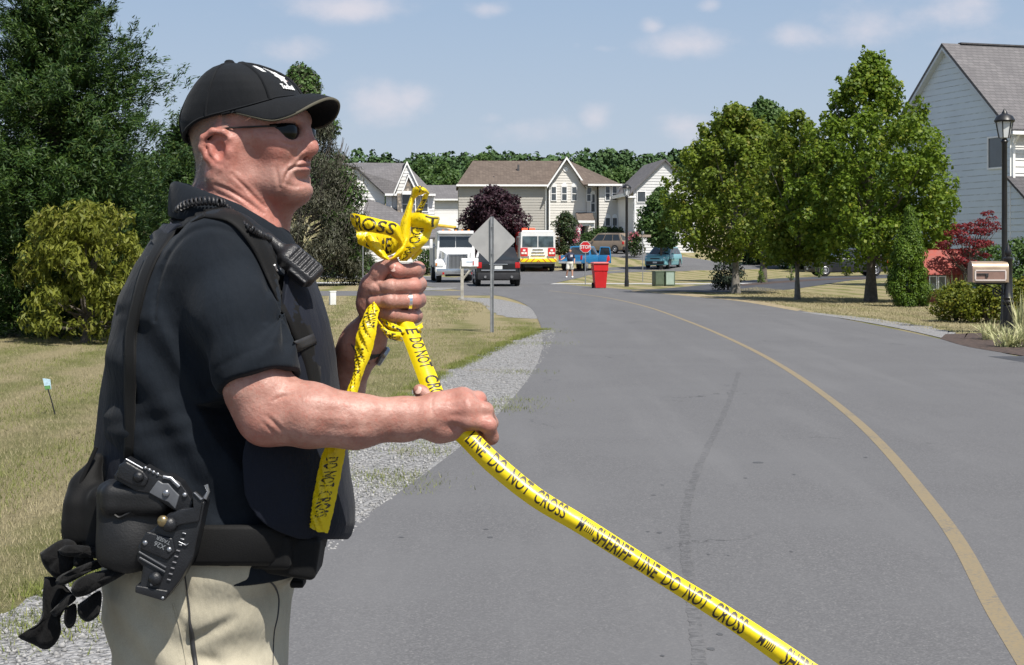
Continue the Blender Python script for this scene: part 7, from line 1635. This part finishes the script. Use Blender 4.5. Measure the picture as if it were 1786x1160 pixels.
# ---------------------------------------------------------------- barrier tape
def m_tape():
    t = NT('yellow_barrier_film'); n = t.noise(40, 3); c = t.mix(n, (.82, .62, .004), (.90, .70, .012))
    t.done(c, .32, t.bump(t.noise(22, 4, .6), .35, .004), Specular_IOR_Level=.5)
    tr = t.n('ShaderNodeBsdfTranslucent'); tr.inputs[0].default_value = (.85, .55, .01, 1); ms = t.n('ShaderNodeMixShader'); ms.inputs[0].default_value = .28; t.L.new(t.b.outputs[0], ms.inputs[1]); t.L.new(tr.outputs[0], ms.inputs[2]); t.L.new(ms.outputs[0], t.out.inputs[0]); return t.m
M_TAPE = m_tape(); M_INK = mat('black_print', (.030, .022, .012), .4, .2, 50)
tape = empty('barrier_tape', tuple(RP(690, 560, 2.64)), 0, 'yellow police barrier tape stretched across the road from the officer\'s hands', 'barrier tape')
TO = np.array(tape.location)
def tchild(o):
    me = o.data; n = len(me.vertices); co = np.empty(n*3, np.float32); me.vertices.foreach_get('co', co); co = co.reshape(-1, 3)-TO.astype(np.float32); me.vertices.foreach_set('co', co.ravel()); me.update(); return o
def ribbon(name, A, Bb, bulge=.006, n=60, m=9, wrinkle=0., texts=(), z=None, parent=None):
    """A, Bb: the two long edges as (px, py, Y); texts: (string, u0, u1, v0, v1) where v runs from B (foot) to A (head)"""
    f = (lambda p: RP(*p)) if z is None else (lambda p: RP(600+p[0]/4.143, 240+p[1]/4.143, p[2]))
    a = catmull([f(p) for p in A], n); b = catmull([f(p) for p in Bb], n)
    g = np.zeros((n, m, 3)); toward = np.array([0, -1, 0])
    for j in range(m):
        v = j/(m-1); w_ = wrinkle*(np.sin(np.arange(n)*.9+j*1.7)+np.sin(np.arange(n)*2.3-j*2.1))*math.sin(PI*v*.9+.15)
        g[:, j] = a*(1-v)+b*v+toward*bulge*math.sin(PI*v)
        g[:, j, 1] += w_; g[:, j, 0] += w_*.6
    Q = [(i*m+j, (i+1)*m+j, (i+1)*m+j+1, i*m+j+1) for i in range(n-1) for j in range(m-1)]
    o = tchild(mesh_np(name, g.reshape(-1, 3), Q, M_TAPE, parent or tape, True))
    for s, u0, u1, v0, v1 in texts:
        V, Fs = text_mesh(s, 1.0, bold=.014); me = bpy.data.meshes.new('t'); me.from_pydata([tuple(q) for q in V], [], Fs); bm = bmesh.new(); bm.from_mesh(me); bpy.data.meshes.remove(me)
        x0, x1 = V[:, 0].min(), V[:, 0].max(); y0, y1 = V[:, 1].min(), V[:, 1].max()
        for k in range(1, 9): bmesh.ops.bisect_plane(bm, geom=bm.verts[:]+bm.edges[:]+bm.faces[:], plane_co=(0, y0+(y1-y0)*k/9, 0), plane_no=(0, 1, 0))
        nx = max(6, int((u1-u0)*n*1.2))
        for k in range(1, nx): bmesh.ops.bisect_plane(bm, geom=bm.verts[:]+bm.edges[:]+bm.faces[:], plane_co=(x0+(x1-x0)*k/nx, 0, 0), plane_no=(1, 0, 0))
        bm.verts.index_update(); P = []
        for q in bm.verts:
            u = u0+(u1-u0)*(q.co.x-x0)/(x1-x0); v = v0+(v1-v0)*(q.co.y-y0)/(y1-y0); v = 1-v
            fi = min(max(u*(n-1), 0), n-1.001); fj = min(max(v*(m-1), 0), m-1.001); i, j = int(fi), int(fj); du, dv = fi-i, fj-j
            p = (g[i, j]*(1-du)+g[i+1, j]*du)*(1-dv)+(g[i, j+1]*(1-du)+g[i+1, j+1]*du)*dv
            nn = np.cross(g[i+1, j]-g[i, j], g[i, j+1]-g[i, j]); nn /= max(1e-9, np.linalg.norm(nn)); nn = nn if nn[1] < 0 else -nn
            P.append(p+nn*.0004)
        fs = [tuple(v.index for v in fc.verts) for fc in bm.faces]; bm.free(); tchild(MB().add(P, fs).build('lettering', M_INK, o, fix=False))
    return o
TXT = 'SHERIFF LINE DO NOT CROSS'
# the long run to the right, sagging towards the camera
LRB = [(770, 746, 2.53), (801, 774, 2.50), (850, 823, 2.48), (925, 882, 2.46), (1000, 926, 2.44), (1068, 968, 2.42), (1158, 1024, 2.40), (1258, 1088, 2.37), (1348, 1152, 2.34), (1440, 1220, 2.30), (1610, 1340, 2.2)]
lrb = catmull(np.array(LRB), 400); sl = np.concatenate([[0], np.cumsum(np.linalg.norm(np.diff(lrb[:, :2], axis=0), axis=1))]); lrb = np.stack([np.interp(np.linspace(0, sl[-1], 60), sl, lrb[:, k]) for k in range(3)], 1)
dl = np.gradient(lrb[:, :2], axis=0); dl /= np.linalg.norm(dl, axis=1)[:, None]; wl = np.interp(lrb[:, 0], [780, 850, 1000, 1150, 1260, 1440], [35, 37, 33, 30, 33, 43])
lra = lrb.copy(); lra[:, 0] += dl[:, 1]*wl; lra[:, 1] -= dl[:, 0]*wl
ux = lambda x: float(np.interp(x, (lra[:, 0]+lrb[:, 0])/2, np.linspace(0, 1, 60)))
ribbon('long_run', [tuple(q) for q in lra], [tuple(q) for q in lrb], .011, 240, 15, 0,
       [('LINE  DO  NOT  CROSS', ux(815), ux(985), .30, .99), ('SHERIFF  LINE  DO  NOT  CROSS', ux(1038), ux(1298), .08, .95), ('SHERIFF  LINE  DO  NOT  CROSS', ux(1366), ux(1610), .08, .95), ('lllll', ux(1020), ux(1034), .35, .85), ('M', ux(1008), ux(1017), .2, .9), ('lllll', ux(1334), ux(1348), .3, .75), ('M', ux(1322), ux(1331), .25, .8)])
# from the guiding hand up to the fist
ribbon('short_run', [(779, 700, 2.545), (772, 678, 2.56), (750, 626, 2.595), (731, 580, 2.63), (712, 548, 2.655)][::-1], [(748, 706, 2.545), (737, 682, 2.56), (718, 632, 2.595), (699, 582, 2.63), (686, 552, 2.655)][::-1], .009, 50, 11, 0,
       [('E', .2, .26, .36, 1.0), ('DO NOT', .30, .56, .36, 1.0), ('CROSS', .62, .90, .36, 1.0)])
# gathered folds below the fist
for k, (A, Bb) in enumerate([([(664, 548, 2.64), (690, 566, 2.625), (718, 572, 2.64), (738, 562, 2.66)], [(668, 566, 2.645), (690, 584, 2.63), (716, 590, 2.645), (734, 582, 2.66)]), ([(658, 556, 2.62), (676, 575, 2.60), (700, 580, 2.62)], [(664, 572, 2.63), (678, 590, 2.61), (702, 596, 2.63)])]):
    ribbon('gathered_fold', A, Bb, .010, 26, 8, .0026, [('LINE', .1, .8, .0, .8)])
# loose tail: down past the wrist, behind the forearm, over the vest
ribbon('loose_tail', [(668, 522, 2.640), (660, 548, 2.615), (656, 580, 2.60), (648, 615, 2.595), (634, 650, 2.585), (622, 690, 2.57), (612, 740, 2.56), (602, 790, 2.55), (592, 842, 2.545), (582, 890, 2.545), (572, 930, 2.55)],
       [(648, 522, 2.640), (632, 555, 2.615), (621, 588, 2.60), (619, 620, 2.595), (616, 652, 2.585), (600, 694, 2.57), (586, 740, 2.56), (562, 792, 2.55), (550, 846, 2.545), (541, 895, 2.545), (538, 918, 2.55)], .012, 110, 11, .0030,
       [('DO NOT', .07, .17, .1, .9), ('CROSS', .26, .40, .0, .55), ('DO NOT', .71, .81, .22, .80), ('CROSS', .82, .92, .22, .80)])
# the bow above the fist
zz = 1
bow = [
 ('bow_loop', [(430, 730, 2.63), (390, 625, 2.615), (260, 590, 2.60), (140, 562, 2.61), (58, 546, 2.635), (44, 566, 2.66)][::-1], [(425, 800, 2.63), (350, 720, 2.615), (230, 690, 2.60), (130, 680, 2.61), (92, 680, 2.635), (70, 640, 2.66)][::-1], .012, .0010, [('CROSS', .10, .80, .08, .92)]),
 ('bow_loop', [(90, 670, 2.655), (180, 672, 2.66), (300, 668, 2.655), (440, 690, 2.645)], [(105, 770, 2.655), (170, 800, 2.66), (290, 860, 2.655), (430, 800, 2.645)], .008, .0012, [('LINE', .3, .8, .1, .7)]),
 ('bow_loop', [(215, 690, 2.632), (262, 770, 2.62), (312, 850, 2.615), (340, 872, 2.62), (400, 790, 2.625), (450, 700, 2.635)], [(150, 720, 2.635), (190, 800, 2.625), (262, 868, 2.62), (335, 884, 2.62), (430, 840, 2.625), (470, 760, 2.635)], .008, .0008, []),
 ('bow_loop', [(470, 880, 2.63), (478, 720, 2.635), (486, 560, 2.64), (508, 450, 2.65), (525, 395, 2.655)], [(395, 880, 2.63), (405, 640, 2.635), (438, 540, 2.64), (478, 430, 2.65), (500, 368, 2.655)], .008, .0008, []),
 ('bow_loop', [(480, 440, 2.652), (496, 368, 2.645), (545, 350, 2.635), (590, 368, 2.64), (616, 398, 2.66)], [(500, 462, 2.652), (530, 425, 2.645), (565, 412, 2.635), (590, 402, 2.64), (606, 412, 2.66)], .008, .0006, [('X', .40, .62, .3, 1)]),
 ('bow_loop', [(618, 400, 2.66), (590, 470, 2.67), (562, 540, 2.67), (530, 620, 2.66)], [(575, 410, 2.66), (545, 480, 2.67), (510, 545, 2.67), (480, 620, 2.66)], .008, .0008, [('NE', .2, .8, .2, .9)]),
 ('bow_loop', [(478, 542, 2.65), (560, 546, 2.625), (630, 566, 2.62), (682, 572, 2.64), (692, 590, 2.66)], [(478, 645, 2.65), (556, 648, 2.625), (630, 665, 2.62), (668, 650, 2.64), (680, 630, 2.66)], .010, .0008, [('T', .35, .75, .2, .9)]),
 ('bow_loop', [(640, 660, 2.64), (606, 745, 2.625), (530, 822, 2.625), (455, 892, 2.635)], [(486, 640, 2.64), (472, 740, 2.625), (434, 820, 2.625), (398, 892, 2.635)], .012, .0010, [('DO NO', .02, .95, .0, .62)]),
 ('bow_loop', [(570, 815, 2.65), (545, 848, 2.645), (500, 888, 2.64)], [(552, 795, 2.65), (528, 822, 2.645), (484, 868, 2.64)], .004, .0003, []),
]
for nm, A, Bb, bu, wr, tx in bow: ribbon(nm, A, Bb, bu, 44, 9, wr, tx, zz)
# ================================================================ GRASS BLADES, LOOSE STONES
def poly_pts(poly, n):
    P = np.array(poly); lo = P.min(0); hi = P.max(0); out = []; got = 0
    while got < n:
        q = lo+(hi-lo)*rng.random((n*2, 2)); ins = np.zeros(len(q), bool); j = len(P)-1
        for i in range(len(P)):
            c = ((P[i, 1] > q[:, 1]) != (P[j, 1] > q[:, 1])) & (q[:, 0] < (P[j, 0]-P[i, 0])*(q[:, 1]-P[i, 1])/(P[j, 1]-P[i, 1]+1e-12)+P[i, 0]); ins ^= c; j = i
        out.append(q[ins]); got += ins.sum()
    return np.vstack(out)[:n]
def patch_noise(p, s):
    return (np.sin(p[:, 0]*1.3*s+.7)*np.sin(p[:, 1]*.9*s+1.9)+.6*np.sin(p[:, 0]*3.1*s+p[:, 1]*2.3*s)+.5*np.sin(p[:, 0]*.7*s-p[:, 1]*1.7*s+2))/2.1
def grass(name, pts, L, wd, m, lean=.5):
    n = len(pts); a = rng.uniform(0, 2*PI, n); l = L*rng.uniform(.5, 1.3, n); d = np.stack([np.cos(a), np.sin(a), np.zeros(n)], 1); s = np.stack([-np.sin(a), np.cos(a), np.zeros(n)], 1)*(wd*rng.uniform(.6, 1.2, n))[:, None]
    b = np.stack([pts[:, 0], pts[:, 1], TZa(pts[:, 1])-.004], 1); up = np.array([0, 0, 1.])
    t = b+d*(l*lean*rng.uniform(.2, 1.3, n))[:, None]+up*(l*.8)[:, None]
    V = np.stack([b-s, b+s, t], 1).reshape(-1, 3); o = mesh_np(name, V, np.arange(3*n).reshape(-1, 3), m); return o
M_GB = leaf_mat('dry_grass_blade', (.30, .26, .145), (.46, .40, .255), (.20, .21, .075), .3, .7, .1)
M_GG = leaf_mat('green_grass_blade', (.14, .175, .042), (.26, .275, .085), (.36, .33, .16), .3, .7, .1)
near = [(-8, 6.0), (-2.75, 6.0), (-2.55, 5.2)]+[(x-.02, y) for x, y in inner[2:]]+[(-2.5, 30), (-10, 30)]
def density(p):      # nearer blades stand closer, far ones are sparser and larger
    return p[rng.random(len(p)) < np.clip(9.0/p[:, 1], .05, 1)**1.2]
p = density(poly_pts(near, 420000)); k = .45*patch_noise(p, .9)+.75*np.sin(p[:, 0]*4.6+p[:, 1]*.30+3.2*patch_noise(p, .35))
gr = grass('lawn_grass', p[k < .42+rng.normal(0, .2, len(p))], .040, .0022, M_GB, .8); tag(gr, 'dry beige grass of the mown lawn beside the gravel', 'grass', kind='stuff')
gg = grass('lawn_grass', p[k > .22+rng.normal(0, .2, len(p))], .045, .0024, M_GG, .7); tag(gg, 'greener patches of grass in the dry lawn', 'grass', kind='stuff')
# tufts along the gravel's edge and in it
e = catmull(np.array(inner[2:], float), 300); E = np.repeat(e, 90, 0)+rng.normal(0, .07, (27000, 2)); E = E[patch_noise(E, 2.5) > -.3]
t1 = grass('edge_grass', E, .06, .003, M_GG, .9); tag(t1, 'ragged green grass fringe along the gravel shoulder', 'grass', kind='stuff')
cs = np.array([(0, 0)]); c0 = [G(870, 712), G(905, 650), G(950, 600), G(955, 580), G(905, 700), G(700, 852), G(690, 835), G(735, 790), G(880, 715), G(640, 830), G(760, 770), G(80, 1110), G(110, 1085), G(45, 1085), G(915, 590), G(900, 585), G(880, 600), G(925, 575), G(890, 572), G(910, 565), G(865, 590), G(840, 600), G(880, 575)]
T = np.vstack([np.array(c)+rng.normal(0, .10+.006*c[1], (260, 2)) for c in c0]); t2 = grass('gravel_weeds', T, .05, .0032, M_GG, 1.0); tag(t2, 'small yellow-green weeds growing in the gravel', 'weeds', kind='stuff')
# far lawns: broader, sparser tufts
far = poly_pts([(-9, 30), (-1.4, 30), (-.4, 44), (-1.6, 51), (-12, 52)], 30000); far = far[(far[:, 0] < np.interp(far[:, 1], [30, 37, 46, 51], [.2, -.2, -.9, -2.0]))]; t3 = grass('lawn_grass', far, .06, .007, M_GB, 1.0); tag(t3, 'far dry lawn around the diamond sign', 'grass', kind='stuff')
rt = poly_pts([G(1300, 522), G(1440, 549), G(1560, 567), G(1680, 583), (12.5, 31), (13, 46), (11.3, 50), (10.4, 66), (8.4, 60)], 40000); t4 = grass('lawn_grass', rt, .055, .007, M_GB, 1.0); tag(t4, 'dry lawn under the maples on the right', 'grass', kind='stuff')
# crushed stone
def stones():
    u = .04+.96*rng.random(9000); a = catmull(np.array(edge[1:], float), 400); b = catmull(np.array(inner[1:], float), 400); i = (rng.beta(1.0, 1.6, 9000)*399).astype(int); p = a[i]*(1-u[:, None])+b[i]*u[:, None]; p += rng.normal(0, .03, p.shape); p = p[p[:, 0] < np.interp(p[:, 1], a[:, 1], a[:, 0])-.27+.02*rng.random(len(p))]
    n = len(p); base = np.array([(1, 0, 0), (-1, 0, 0), (0, 1, 0), (0, -1, 0), (0, 0, 1), (0, 0, -1)], float); fc = np.array([(0, 2, 4), (2, 1, 4), (1, 3, 4), (3, 0, 4), (2, 0, 5), (1, 2, 5), (3, 1, 5), (0, 3, 5)])
    r = rng.uniform(.006, .017, n); V = base[None]*r[:, None, None]*rng.uniform(.55, 1.35, (n, 6, 3)); an = rng.uniform(0, 2*PI, n); c, s = np.cos(an), np.sin(an); X = V[:, :, 0]*c[:, None]-V[:, :, 1]*s[:, None]; Y_ = V[:, :, 0]*s[:, None]+V[:, :, 1]*c[:, None]
    V = np.stack([X+p[:, 0:1], Y_+p[:, 1:2], V[:, :, 2]*.75+.006], 2); Q = (fc[None]+np.arange(n)[:, None, None]*6).reshape(-1, 3)
    t = NT('stone_chips'); g = t.n('ShaderNodeNewGeometry'); c = t.mix(g.outputs['Random Per Island'], (.16, .16, .162), (.34, .335, .33)); o = mesh_np('loose_gravel', V.reshape(-1, 3), Q, t.done(t.mix(t.rng(t.noise(80), .4, .6, 0, .4), c, (.22, .21, .19)), .85)); tag(o, 'loose grey stone chips on the road shoulder', 'gravel', kind='stuff')
stones()
